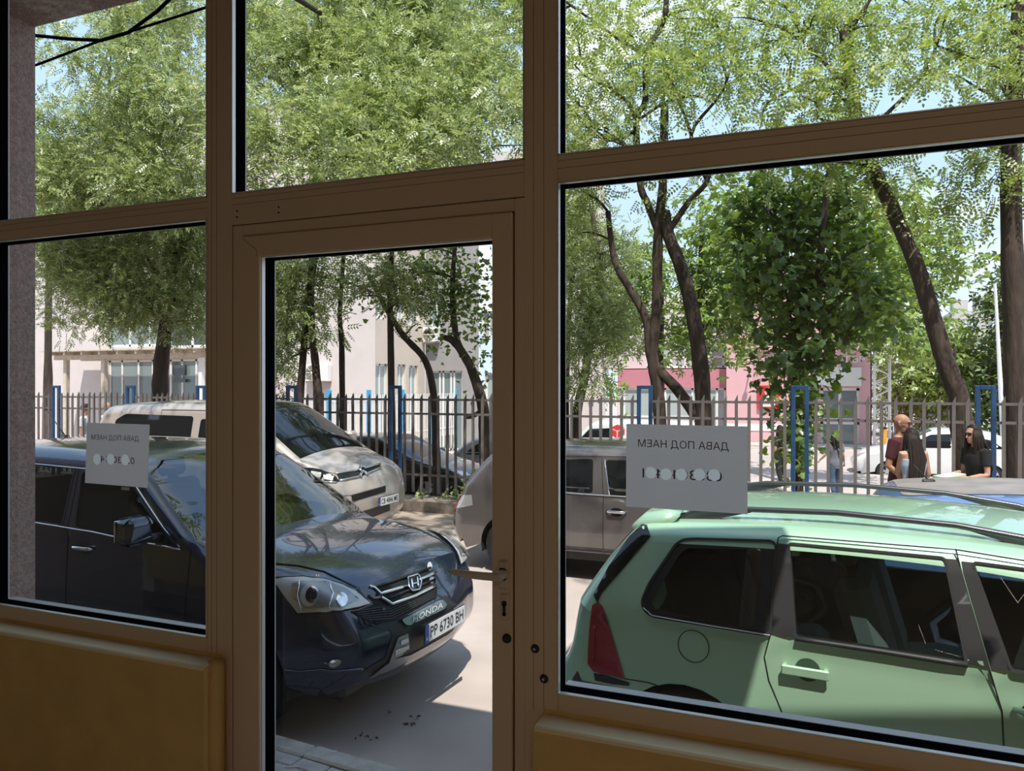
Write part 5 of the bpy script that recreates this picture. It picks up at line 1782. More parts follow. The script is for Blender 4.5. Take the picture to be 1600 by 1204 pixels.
wpanel(pb, 'shop_front', *s_w2, BV + .12, 'v', 'far_glass', mull=(.5,), trans=(.40, .46), fw=.12)
q = Q(1268, 1346, 574, 603, BV - .1); g = G(); g.box(q[0], q[1], BV - .12, BV - .02, q[2], q[3]); g.build('fascia', M['window_white'], pb, local=False)
q = Q(1135, 1362, 663, 674, BV); g = G(); g.box(ux(1135, BV), ux(1235, BV), BV - .03, BV - .005, q[2], q[3]); g.build('plinth_band', M['window_white'], pb, local=False)
g = G(); g.box(ux(1135, BV), ux(1362, BV), BV - .05, BV + 8, zy(1170, 432, BV), zy(1170, 432, BV) + .15); g.build('parapet', M['wall_pink'], pb, local=False)
q = Q(1135, 1235, 530, 534, BV); g = G(); g.box(q[0], q[1], BV - .03, BV - .005, q[2], q[3]); g.build('string_course', M['wall_pink_dark'], pb, local=False)
g = G(); g.box(ux(1362, BV), ux(1362, BV) - .05, BV, BV + 8, YZ - .2, zy(1170, 432, BV)); g.build('end_wall', M['wall_pink'], pb, local=False)
q = Q(1318, 1352, 556, 566, BV); g = G(); letters(g, 'ТЪР', (q[0], BV - .02, q[2]), (1, 0, 0), (0, 0, 1), q[1] - q[0], q[3] - q[2], .02); g.build('fascia_lettering', M['window_white'], pb, local=False)
g = G(); g.box(-40, 3, BV - 2.2, BV - .05, YZ - .3, YZ + .02); tag(g.build('forecourt_step', M['concrete']), kind='structure')
# wall lamp and red sign on the pink wall
q = at_v(1170, 586, BV)
wl = thing('wall_lamp', 'small dark wall lamp on the bare pink wall', 'lamp', tuple(q))
g = G(); g.tube([q, q + Vector((.05, -.35, .08)), q + Vector((.05, -.45, -.02))], .035, 6); g.build('arm', M['dark_metal'], wl, local=False)
g = G(); g.lathe([(0, .1), (.09, .08), (.12, -.05), (0, -.05)], 'z', tuple(q + Vector((.05, -.45, -.06))), 12); g.build('shade', M['dark_metal'], wl, local=False)
q = Q(1184, 1217, 602, 639, BV - .08)
sg_ = thing('shop_sign', 'red and white shop sign on the pink wall left of the maple', 'sign', (q[0], BV, q[2]))
g = G(); g.box(q[0], q[1], BV - .12, BV - .02, q[2], q[3]); g.build('board', M['sign_red'], sg_, local=False)
cx = (q[0] + q[1]) / 2; w = (q[1] - q[0]) * .32; zb_ = q[2] + .12; zt_ = q[2] + (q[3] - q[2]) * .62
pl = [(cx - w, zb_), (cx + w, zb_)] + [(cx + w * math.cos(a * PI / 10), zt_ - .35 + (.40) * math.sin(a * PI / 10)) for a in range(11)]
g = G(); g.prism(pl, 'y', BV - .135, BV - .121); g.build('white_arch', M['plate_white'], sg_, local=False)
g = G(); g.lathe([(0, -.015), (.07, -.015), (.07, 0)], 'y', (cx, BV - .12, q[3] - .17), 16); g.build('roundel', M['plate_white'], sg_, local=False)
g = G()
for z, ww_, h in ((q[3] - .34, .36, .04), (q[3] - .41, .30, .03)): g.box(cx - ww_ / 2, cx + ww_ / 2, BV - .128, BV - .12, z, z + h)
g.build('caption_line', M['plate_white'], sg_, local=False, kind='stuff')
g = G()
for z, ww_, h in ((zt_ - .22, .34, .07), (zt_ - .32, .44, .05), (zb_ + .12, .48, .05)):
    n = 6
    for k in range(n):
        x0 = cx - ww_ / 2 + ww_ * k / n
        g.box(x0, x0 + ww_ / n * .72, BV - .142, BV - .134, z, z + h)
g.build('small_print', M['wall_pink_dark'], sg_, local=False, kind='stuff')

# --- barrier post, mast, far wall, kiosk, flats
q = at_z(1380, 703, YZ)
bp = thing('barrier_post', 'orange car park barrier post left of the bald man', 'barrier post', tuple(q))
hh_ = zy(1380, 667, q.y) - YZ
g = G(); g.box(q.x - .13, q.x + .13, q.y - .15, q.y + .15, YZ, YZ + hh_ * .93, .02); g.build('cabinet', M['orange'], bp, local=False)
g = G(); g.box(q.x - .15, q.x + .15, q.y - .17, q.y + .17, YZ + hh_ * .93, YZ + hh_, .02); g.build('cap', M['dark_metal'], bp, local=False)
q = at_v(1378, 660, 37.5)
ms = thing('lattice_mast', 'pale lattice steel mast at the right end of the pink building', 'mast', (q.x, 37.5, YZ))
z1 = zy(1378, 540, 37.5); w = .30
for dx in (-w, w):
    for dy in (-w, w):
        g = G(); g.tube([(q.x + dx, 37.5 + dy, YZ), (q.x + dx, 37.5 + dy, z1)], .05, 6); g.build('leg', M['window_white'], ms, local=False)
n = 14
g = G()
for k in range(n):
    a = YZ + (z1 - YZ) * k / n; b = YZ + (z1 - YZ) * (k + 1) / n
    s_ = 1 if k % 2 else -1
    for dy in (-w, w): g.tube([(q.x - w * s_, 37.5 + dy, a), (q.x + w * s_, 37.5 + dy, b)], .025, 4)
    for dx in (-w, w): g.tube([(q.x + dx, 37.5 - w * s_, a), (q.x + dx, 37.5 + w * s_, b)], .025, 4)
g.build('lattice', M['window_white'], ms, local=False, kind='stuff')
mat('plank_wall', (0.52, 0.42, 0.36), 0.9, var=0.1)
KV = 62.0
t = thing('board_fence', 'pale brown vertical board fence far behind the leaning tree', 'fence', (ux(1470, KV), KV, YZ - .2))
a, b = ux(1386, KV), ux(1640, KV); z1 = zy(1500, 614, KV)
bm_ = None
nb = int((b - a) / .3)
for k in range(nb):
    if bm_ is None:
        g = G(); g.box(0, .27, 0, .05, 0, z1 - YZ + .4); o = g.build('board', M['plank_wall'], t); bm_ = o.data
    else: o = link('board', bm_, t)
    o.location = (a + .3 * k - t.location[0], random.uniform(-.02, .02), random.uniform(-.05, .05))
KV2 = 50.0
q = R_(1440, 1482, 618, 700, KV2)
ks_ = thing('kiosk', 'white kiosk with a blue roof band far behind the leaning tree', 'kiosk', (q[0], KV2, YZ))
g = G(); g.box(q[0], q[1], KV2, KV2 + 3, YZ - .2, q[3] - .5); g.build('body', M['wall_white_far'], ks_, local=False)
g = G(); g.box(q[0] - .2, q[1] + .2, KV2 - .3, KV2 + 3.2, q[3] - .5, q[3]); g.build('roof_band', M['post_light_blue'], ks_, local=False)
g = G(); g.box(q[0] + .4, q[1] - .4, KV2 - .03, KV2, YZ + 1.2, YZ + 2.3); g.build('hatch', M['far_glass'], ks_, local=False)
q = R_(1512, 1588, 636, 700, KV2)
pf = thing('panel_fence', 'pale panel fence with light blue posts right of the kiosk', 'fence', (q[0], KV2, YZ))
for k in range(5):
    u = q[0] + (q[1] - q[0]) * k / 5
    g = G(); g.box(u + .06, u + (q[1] - q[0]) / 5 - .06, KV2 - .02, KV2 + .02, YZ, q[3] - .1); g.build('panel', M['wall_white_far'] if k < 4 else M['post_light_blue'], pf, local=False)
    g = G(); g.box(u - .06, u + .06, KV2 - .06, KV2 + .06, YZ - .2, q[3]); g.build('post', M['post_light_blue'], pf, local=False)
# street lamp pole
lp0, lp1 = at_v(1570, 680, 30), at_v(1556, 466, 30)
t = thing('street_lamp', 'tall slim white lamp pole in front of the far trees at the right', 'lamp post', (lp0.x, lp0.y, YZ))
lp0.z = YZ
g = G(); g.tube([lp0, lp0.lerp(lp1, .45), lp1], [.09, .075, .045], 8); g.build('pole', M['window_white'], t, local=False)
g = G(); g.box(lp0.x - .1, lp0.x + .12, 29.88, 30.12, YZ + 1.3, YZ + 2.2, .02); g.build('service_box', M['window_white'], t, local=False)
g = G(); g.tube([lp1, lp1 + Vector((-.03, 0, .5))], .05, 6); g.build('cap', M['window_white'], t, local=False)
# block of flats far away
FVV = 150.0
fl = thing('apartment_block', 'distant grey block of flats above the trees at the right', 'building', (ux(1530, FVV), FVV, -1))
z1 = zy(1530, 489, FVV); a, b = ux(1488, FVV), ux(1640, FVV)
mat('flats', (0.46, 0.43, 0.41), 0.9, var=0.1, vscale=.4)
hs = []
for r in range(6):
    z = z1 - 3.0 * (r + 1) + .6
    for c in range(6):
        u = a + 2.0 + c * 3.1
        hs.append((u, u + 1.9, z, z + 1.5))
wall_holes(fl, 'facade', a, b, -2, z1, FVV, 'v', hs, 'flats', .3)
for h in hs: wpanel(fl, 'window', *h, FVV + .15, 'v', 'far_glass', mull=(.5,), fw=.15)
g = G(); g.box(a, b, FVV, FVV + 14, z1, z1 + .5); g.build('roof_slab', M['flats'], fl, local=False)
for (c, w, h) in ((.03, 2.2, 2.0), (.28, 2.0, 2.6), (.36, 4.5, 2.2), (.62, 2.5, 2.2)):
    g = G(); u = a + (b - a) * c; g.box(u, u + w, FVV + 2, FVV + 6, z1 + .5, z1 + .5 + h); g.build('roof_box', M['flats'], fl, local=False)
# overhead cables at the upper left
def cable(pts, v0, v1, lab, r=.014):
    n = len(pts)
    P_ = [at_v(p[0], p[1], v0 + (v1 - v0) * i / (n - 1)) for i, p in enumerate(pts)]
    g = G(); g.tube(P_, r, 6); tag(g.build('overhead_cable', M['rubber']), lab, 'cable', 'overhead cables')
cable([(-60, 42), (20, 52), (61, 56), (110, 61), (158, 63), (200, 51), (245, 18), (300, -35)], 4.2, 4.6, 'upper black overhead cable bending up towards the canopy slab')
cable([(-60, 140), (20, 113), (61, 100), (158, 63), (245, 36), (327, 10), (420, -20), (620, -90)], 4.25, 4.6, 'lower black overhead cable rising to the right across the upper left pane', .010)
# ---------------------------------------------------------------- parked cars in the yard (seen between the pickets)
def yard_car(name, label, loc, yaw, L, W, H, paint, shape='sedan', zg=YZ, group=None):
    h = H / 1.45
    if shape == 'van':
        ol = [(0.05, .35, .08, .02, 'rear_bumper'), (0, .9, .10, .03, 'tailgate'), (.05, H * .86, .10, .03, 'roof'), (.2, H, .10, .02, 'roof'), (L * .60, H, .10, .02, 'roof'), (L * .66, H * .95, .10, .03, 'windscreen'), (L * .80, H * .64, .08, .05, 'hood'), (L * .95, H * .52, .14, .06, 'front_bumper'), (L - .02, H * .36, .16, .08, 'front_bumper'), (L - .08, .28, .12, .05, 'front_bumper')]
        belt = H * .60
    else:
        r0 = .18 if shape == 'hatch' else .55
        ol = [(0.1, .3, .1, .02, 'rear_bumper'), (0, .5 * h, .16, .05, 'rear_bumper'), (.06, .85 * h, .12, .05, 'tailgate'), (r0, .98 * h, .1, .04, 'rear_window'), (r0 + .55, 1.36 * h, .09, .03, 'roof'), (L * .40, 1.45 * h, .10, .03, 'roof'), (L * .52, 1.42 * h, .10, .03, 'windscreen'), (L * .74, .97 * h, .08, .07, 'hood'), (L * .92, .80 * h, .14, .06, 'front_bumper'), (L - .02, .52 * h, .18, .08, 'front_bumper'), (L - .1, .28, .12, .05, 'front_bumper')]
        belt = .95 * h
    c = Car(name, label, loc, yaw, L, W, ol, belt, .30 if shape != 'van' else .18, paint, [(.19 * L, .32), (.79 * L, .32)], .35, zb=.24, hollow=False, step=.16, zg=zg, rowstep=.14, group=group)
    c.sides({}, {}, liner=False)
    for sg in (-1, 1):
        pr = lambda p, o, sg=sg: c.side(p, o, sg)
        if shape == 'van':
            c.decal('front_window', rpoly([(L * .50, belt), (L * .51, H * .90), (L * .66, H * .88), (L * .77, belt)], .04), pr, 'tint_dark', .004)
        else:
            c.decal('rear_side_window', rpoly([(r0 + .35, belt + .04), (r0 + .72, belt + .30), (L * .395, 1.345 * h), (L * .395, belt + .03)], .04), pr, 'tint_dark', .004)
            c.decal('front_window', rpoly([(L * .415, belt + .03), (L * .415, 1.345 * h), (L * .53, 1.32 * h), (L * .70, belt + .01)], .04), pr, 'tint_dark', .004)
    c.wheels(.325, .205)
    if shape != 'van': c.mirror(L * .66, belt + .06, (.11, .17, .13))
    c.decal('headlamp', [(.45, .66 * h), (.74, .68 * h), (.78, .80 * h), (.5, .74 * h)], c.front, 'lamp_lens', .006, both=True)
    c.decal('tail_lamp', [(.55, .80 * h), (.76, .80 * h), (.74, .95 * h), (.56, .92 * h)], c.rear, 'red_lens', .006, both=True)
    return c
q = at_v(752, 602, 15.2)
blk = yard_car('estate_car', 'black car parked in the yard behind the fence by the leaning trunks', (q.x - 4.45, 15.2), 0, 4.5, 1.8, 1.46, 'paint_black', 'hatch', zg=-.42)
q = at_v(722, 602, 18.5)
yard_car('hatchback_car', 'silver car in the yard beyond the black car', (q.x - .1, 18.5), 0, 4.0, 1.7, 1.5, 'paint_silver', 'hatch', zg=YZ)
q = at_v(868, 602, 22)
dv = yard_car('delivery_van_car', 'white delivery van with red cube emblem in the yard', (q.x + 4.2, 22), PI, 4.4, 1.8, 1.85, 'paint_white', 'van', zg=YZ - .1)
# red cube emblem on the van side
cz = at_v(963, 674, 21.06)
g = G(); s_ = .19
def E(a, b): return (cz.x + a * s_, 21.06, cz.z + b * s_)
g.add([E(-1.1, .42), E(-1.1, -.45), E(-.08, -.98), E(-.08, .0)], [(0, 1, 2, 3)])
g.add([E(.08, 0), E(.08, -.98), E(1.1, -.45), E(1.1, .42)], [(0, 1, 2, 3)])
g.add([E(-1.05, .55), E(0, .12), E(1.05, .55), E(0, 1.0)], [(0, 1, 2, 3)])
inv = dv.inv
em = [inv @ Vector(v) for v in g.v]
em = [dv.side((v.x, v.z), .006, 1) for v in em]
dv.panel('cube_emblem', em, g.f, 'sign_red', smooth=False)
q = at_v(1040, 602, 27)
yard_car('hatchback_car', 'red car in the yard above the larger paper notice', (q.x - 1.5, 27), 0, 3.9, 1.7, 1.62, 'paint_red', 'hatch', zg=YZ - .1)
q = at_v(1592, 602, 27.5)
yard_car('suv_car', 'white SUV parked in the yard behind the woman in black', (q.x, 27.5), PI, 4.65, 1.88, 1.66, 'paint_white', 'hatch', zg=YZ - .25)
q = at_v(1530, 602, 14.4)
yard_car('hatchback_car', 'pale teal car just behind the fence at the right edge', (q.x + 4.0, 14.4), PI, 4.2, 1.75, 1.45, 'paint_teal', 'hatch', zg=-.75)
# ================================================================ trees
leaf_mat('leaf_ash', (0.19, 0.27, 0.085), (0.36, 0.45, 0.16), (0.60, 0.65, 0.36), trans=.42, gloss=.07)
leaf_mat('leaf_locust', (0.17, 0.26, 0.06), (0.31, 0.41, 0.11), (0.52, 0.58, 0.22), trans=.50, gloss=.08)
leaf_mat('leaf_maple', (0.07, 0.14, 0.032), (0.14, 0.24, 0.05), (0.30, 0.42, 0.08), trans=.45, gloss=.07)
leaf_mat('leaf_far', (0.15, 0.25, 0.055), (0.24, 0.36, 0.08), (0.36, 0.46, 0.13), trans=.40, gloss=.05)
leaf_mat('leaf_dark', (0.05, 0.10, 0.03), (0.085, 0.15, 0.04), (0.15, 0.23, 0.06), trans=.35, gloss=.06)
leaf_mat('leaf_willow', (0.22, 0.25, 0.08), (0.32, 0.34, 0.12), (0.40, 0.42, 0.17), trans=.40, gloss=.05)

def leaf_template(kind):
    """one leaf (or one compound leaf) lying along +x: points and faces"""
    V, F = [], []
    def leaflet(base, ang, ln, wd, fold=.25):
        c, s = math.cos(ang), math.sin(ang)
        b = len(V)
        for (x, y, z) in ((0, 0, 0), (ln * .45, wd / 2, wd * fold), (ln, 0, -ln * .10), (ln * .45, -wd / 2, wd * fold)):
            V.append((base[0] + x * c - y * s, base[1] + x * s + y * c, base[2] + z))
        F.append((b, b + 1, b + 2, b + 3))
    if kind == 'ash':
        for k in range(4):
            x = .05 + .055 * k
            for sg in (1, -1): leaflet((x, 0, -.12 * x), sg * .95, .095, .036)
        leaflet((.25, 0, -.03), 0, .10, .036)
    elif kind == 'locust':
        for k in range(5):
            x = .04 + .042 * k
            for sg in (1, -1): leaflet((x, 0, -.15 * x), sg * 1.25, .056, .034)
        leaflet((.245, 0, -.04), 0, .055, .032)
    elif kind == 'maple':
        pts = [(0, 0), (.02, .055), (-.005, .085), (.055, .075), (.075, .045), (.10, .06), (.15, 0), (.10, -.06), (.075, -.045), (.055, -.075), (-.005, -.085), (.02, -.055)]
        V = [(x, y, -.25 * abs(y) - .9 * max(0, x - .06) ** 1.5) for x, y in pts]
        V.append((.05, 0, .012))
        n = len(pts)
        F = [(12, i, (i + 1) % n) for i in range(n)]
    elif kind == 'far':
        for a in (0, 1.4, -1.4, 2.6): leaflet((0, 0, 0), a, .22, .10)
    elif kind == 'willow':
        for k in range(6): leaflet((.05 * k, 0, 0), (.6 if k % 2 else -.6), .16, .035)
    return np.array(V), F
TPL = {k: leaf_template(k) for k in ('ash', 'locust', 'maple', 'far', 'willow')}

def scatter_leaves(centers, spread, per, kind, scale=1.0, droop=.35, upright=0.0):
    """compound leaves tufted round each twig centre; returns big vertex and face arrays"""
    tv, tf = TPL[kind]
    n = len(centers) * per
    C = np.repeat(np.asarray(centers), per, axis=0)
    off = RNG.normal(size=(n, 3)) * spread
    P = C + off
    d = off / (np.linalg.norm(off, axis=1, keepdims=True) + 1e-6) + RNG.normal(size=(n, 3)) * .55
    d[:, 2] -= droop
    d[:, 2] += upright
    d /= np.linalg.norm(d, axis=1, keepdims=True)
    up = np.tile(np.array([0, 0, 1.0]), (n, 1)) + RNG.normal(size=(n, 3)) * .55
    y = np.cross(up, d); y /= (np.linalg.norm(y, axis=1, keepdims=True) + 1e-6)
    z = np.cross(d, y)
    s = scale * RNG.uniform(.75, 1.25, size=(n, 1, 1))
    T = tv[None, :, :] * s
    V = P[:, None, :] + T[:, :, 0:1] * d[:, None, :] + T[:, :, 1:2] * y[:, None, :] + T[:, :, 2:3] * z[:, None, :]
    m = tv.shape[0]
    k = len(tf[0])
    F = (np.array(tf)[None, :, :] + (np.arange(n) * m)[:, None, None]).reshape(-1, k)
    return V.reshape(-1, 3), F
def big_mesh(name, V, F, m, parent=None, kind='stuff'):
    me = bpy.data.meshes.new(name)
    k = F.shape[1]
    me.vertices.add(len(V)); me.vertices.foreach_set('co', np.ascontiguousarray(V, dtype=np.float32).ravel())
    me.loops.add(F.size); me.loops.foreach_set('vertex_index', np.ascontiguousarray(F, dtype=np.int32).ravel())
    me.polygons.add(len(F)); me.polygons.foreach_set('loop_start', np.arange(0, F.size, k, dtype=np.int32))
    me.update(calc_edges=True)
    me.materials.append(m)
    o = link(name, me, parent)
    if kind: o['kind'] = kind
    return o
N_TRI = 0
def crown_centers(blobs, v0, density):
    """twig centres filling ellipsoids given by picture position, picture size and depth"""
    out = []
    for b in blobs:
        px, py, rx, ry = b[:4]
        v = b[4] if len(b) > 4 and b[4] else v0
        dens = density * (b[5] if len(b) > 5 else 1.0)
        c = at_v(px, py, v)
        dist = (c - CAM).length
        k = dist / FPX
        ax, az = rx * k, ry * k
        ay = (ax + az) / 2 * .9
        n = max(3, int(math.pi * ax * az * dens))
        d = RNG.normal(size=(n, 3)); d /= np.linalg.norm(d, axis=1, keepdims=True)
        r = RNG.uniform(0, 1, size=(n, 1)) ** (1 / 2.2)
        p = d * r * np.array([ax, ay, az])
        out.append(p + np.array([c.x, c.y, c.z]))
    return np.concatenate(out) if out else np.zeros((0, 3))
def limb(parent, name, pts, v, r0, r1, m='bark', wob=.012, n=9):
    """trunk or branch through picture points (px, py[, depth])"""
    P_ = [at_v(p[0], p[1], p[2] if len(p) > 2 else v) for p in pts]
    # smooth it
    Q_ = []
    for i in range(len(P_) - 1):
        p0, p1, p2, p3 = P_[max(i - 1, 0)], P_[i], P_[i + 1], P_[min(i + 2, len(P_) - 1)]
        for j in range(5):
            t = j / 5
            Q_.append(0.5 * ((2 * p1) + (p2 - p0) * t + (2 * p0 - 5 * p1 + 4 * p2 - p3) * t * t + (3 * p1 - 3 * p2 + p3 - p0) * t ** 3))
    Q_.append(P_[-1])
    m_ = len(Q_)
    rr = [(r0 + (r1 - r0) * i / (m_ - 1)) * (1 + random.uniform(-.06, .06)) for i in range(m_)]
    g = G(); g.tube(Q_, rr, n)
    # bark ridges: nudge the ring points
    g.v = [(a + random.uniform(-1, 1) * wob * r0 * 4, b + random.uniform(-1, 1) * wob * r0 * 4, c) for a, b, c in g.v]
    g.build(name, M[m], parent, smooth=True, local=False)
    return Q_
def twigs(parent, starts, centers, count, r0=.035, m='bark'):
    """thin branches reaching from the limbs into the crown"""
    starts = [Vector(s) for s in starts]
    idx = RNG.choice(len(centers), size=min(count, len(centers)), replace=False)
    for i in idx:
        c = Vector(centers[i])
        s = min(starts, key=lambda q: (q - c).length + max(0, q.z - c.z) * 1.2)
        L = (c - s).length
        if L < .4 or L > 6: continue
        mid = s.lerp(c, .5) + Vector((random.uniform(-.12, .12) * L, random.uniform(-.1, .1) * L, random.uniform(0, .16) * L))
        q1 = s.lerp(mid, .5) + Vector((0, 0, .03 * L)); q2 = mid.lerp(c, .5) + Vector((random.uniform(-.05, .05) * L, 0, .03 * L))
        g = G(); g.tube([s, q1, mid, q2, c], [r0 * min(1.4, .5 + L * .25), r0 * .75, r0 * .55, r0 * .4, r0 * .2], 6)
        g.build('branch', M[m], parent, smooth=True, local=False)
def tree(name, label, v, limbs, blobs, kind, lm, dens=24, per=11, spread=.17, scale=1.0, ntwig=14, m='bark', group=None, droop=.35, twig_r=.03, base_z=YZ, upright=0):
    global N_TRI
    base = at_v(limbs[0][0][0][0], 602, v)
    t = thing(name, label, 'tree', (base.x, v, base_z), 0, group)
    st = []
    for i, (pts, r0, r1) in enumerate(limbs):
        if i == 0:                              # down to the ground
            p = at_v(pts[0][0], pts[0][1], v)
            Q_ = limb(t, 'trunk', pts, v, r0, r1, m)
            g = G(); g.tube([Vector((p.x + (p - Q_[3]).x * .3, v, base_z - .1)), Vector((p.x + (p - Q_[3]).x * .1, v, base_z + .25)), p], [r0 * 1.5, r0 * 1.15, r0], 9)
            if p.z > base_z + .1: g.build('trunk_foot', M[m], t, smooth=True, local=False)
        else:
            Q_ = limb(t, 'trunk' if r0 > .07 else 'branch', pts, v, r0, r1, m)
        st += Q_[len(Q_) // 3:]
    C = crown_centers(blobs, v, dens)
    if len(C):
        if ntwig: twigs(t, st, C, ntwig, twig_r, m)
        V, F = scatter_leaves(C, spread, per, kind, scale, droop, upright)
        N_TRI += len(F) * (F.shape[1] - 2)
        V = V - np.array([t.location[0], t.location[1], t.location[2]])
        big_mesh('foliage', V, F, M[lm], t)
    return t

def grid_blobs(x0, x1, y0, y1, dx, dy, r, v0, v1, jit=18, dens=1.0, skip=()):
    out = []
    y = y0; j = 0
    while y <= y1:
        x = x0 + (dx / 2 if j % 2 else 0)
        while x <= x1:
            if not any((x - a) ** 2 + (y - b) ** 2 < rr * rr for a, b, rr in skip):
                out.append((x + random.uniform(-jit, jit), y + random.uniform(-jit, jit), r * random.uniform(.8, 1.2), r * random.uniform(.7, 1.05), v1 + (v0 - v1) * max(0, min(1, (y - y0) / max(1, y1 - y0))) + random.uniform(-.5, .5), dens))
            x += dx
        y += dy; j += 1
    return out

ASH = dict(kind='ash', lm='leaf_ash', scale=.88, per=13)
# ash at the left, before the white building
tree('ash_tree', 'thick trunked ash before the pergola of the white building', 13.6,
     [([(256, 700), (250, 600), (257, 520), (268, 470), (278, 380), (270, 280)], .20, .10), ([(266, 480), (230, 400), (190, 330), (180, 250)], .07, .03), ([(276, 400), (300, 300), (290, 180)], .06, .02), ([(276, 330), (230, 230), (170, 140), (90, 75)], .05, .015)],
     [(120, 425, 70, 42), (180, 440, 80, 45), (250, 455, 80, 40), (300, 430, 45, 60), (100, 490, 40, 22, None, .6), (200, 490, 70, 26), (280, 500, 40, 25), (90, 370, 60, 50), (160, 370, 80, 60), (240, 370, 80, 60), (300, 360, 50, 60)] +
     grid_blobs(80, 320, 195, 330, 62, 48, 46, 11.6, 13.4, skip=((85, 130, 75),)) + grid_blobs(150, 320, 20, 170, 58, 45, 42, 11.6, 14.0, dens=.7, skip=((80, 110, 85), (130, 20, 40))) + [(85, 60, 35, 25, 11, .4), (120, 80, 35, 30, 11, .4), (110, 110, 40, 20, 11, .4), (75, 170, 30, 18, 12, .9)],
     **ASH, ntwig=30)
# twin trunked ash right of the leaf stile
up = grid_blobs(385, 600, 15, 275, 60, 50, 44, 9.6, 13.4, skip=((410, 165, 22), (398, 195, 16)))
twin = tree('ash_tree', 'twin trunked ash behind the people carrier windscreen', 12.9,
     [([(466, 700), (469, 620), (476, 530), (484, 446), (488, 400), (500, 300), (490, 200), (500, 90)], .085, .04), ([(500, 700), (497, 620), (493, 570), (486, 496), (490, 420), (515, 300), (540, 180), (560, 60)], .10, .03), ([(488, 430), (540, 440), (585, 458)], .035, .015)],
     [(440, 450, 42, 40), (445, 510, 40, 34), (470, 480, 50, 36), (432, 560, 26, 26), (500, 510, 28, 26, None, .8), (450, 590, 30, 16), (470, 410, 55, 26), (545, 425, 40, 22, None, .7), (420, 420, 30, 40)] + up, **ASH, ntwig=26)
tree('ash_tree', 'slim straight trunk standing clear before the white wall', 13.3,
     [([(535, 740), (535, 672), (534, 540), (531, 493), (536, 413), (545, 300), (560, 150)], .072, .03)],
     grid_blobs(540, 690, 20, 260, 64, 52, 46, 9.8, 13.8, skip=((675, 190, 20),)), **ASH, ntwig=18)
tree('ash_tree', 'upright trunk rising behind the blue post with a leaning neighbour', 12.8,
     [([(614, 740), (612, 680), (611, 560), (610, 480), (612, 400), (620, 280), (640, 120)], .085, .03)],
     [(590, 420, 45, 24), (640, 430, 50, 30), (660, 460, 40, 26), (610, 470, 30, 22, None, .6)] + grid_blobs(640, 830, 15, 250, 60, 50, 46, 9.8, 13.6, skip=((690, 190, 26),)), **ASH, ntwig=24)
LEAFY = dict(kind='maple', lm='leaf_maple')
tree('leaning_tree', 'curved trunk leaning left from the black yard car to the blue post', 13.1,
     [([(683, 740), (681, 690), (679, 629), (666, 566), (632, 526), (612, 496), (593, 463), (576, 430)], .085, .045)],
     [(570, 470, 26, 12, None, .5), (590, 480, 24, 16, None, .5), (655, 505, 14, 10, None, .5)], **LEAFY, dens=14, per=7, scale=.55, spread=.14, ntwig=4)
tree('leaning_tree', 'dark twisted trunk with broken stub beside the door stile', 12.9,
     [([(762, 770), (758, 700), (755, 639), (741, 588), (726, 556), (708, 533), (694, 527)], .13, .055), ([(724, 556), (712, 520), (707, 450), (712, 370)], .07, .04), ([(755, 640), (738, 650), (727, 652)], .05, .03)],
     [(700, 455, 40, 40), (740, 430, 40, 45), (755, 500, 26, 40), (700, 500, 40, 24), (755, 560, 22, 24), (650, 440, 30, 26), (765, 600, 14, 16), (675, 540, 14, 12, None, .4), (690, 410, 70, 26), (722, 470, 40, 40)], **LEAFY, dens=26, per=9, scale=.55, spread=.16, ntwig=10)
# narrow trees just right of the big mullion
tree('ash_tree', 'leafy ash with leaning trunk just right of the wide mullion', 16.5,
     [([(898, 690), (902, 640), (914, 586), (922, 520), (935, 420), (925, 330)], .13, .05), ([(884, 700), (885, 600), (890, 480), (900, 380)], .08, .04)],
     [b + (15.0 + (590 - b[1]) / 270 * 2.6,) if len(b) == 4 else b for b in [(905, 330, 40, 45), (930, 390, 42, 50), (900, 430, 36, 60), (935, 470, 45, 50), (905, 520, 36, 45), (945, 530, 36, 36), (965, 470, 30, 40), (890, 580, 30, 24), (925, 590, 30, 22), (960, 400, 30, 36), (980, 520, 22, 24, None, .7)]], **ASH, ntwig=14, dens=22)
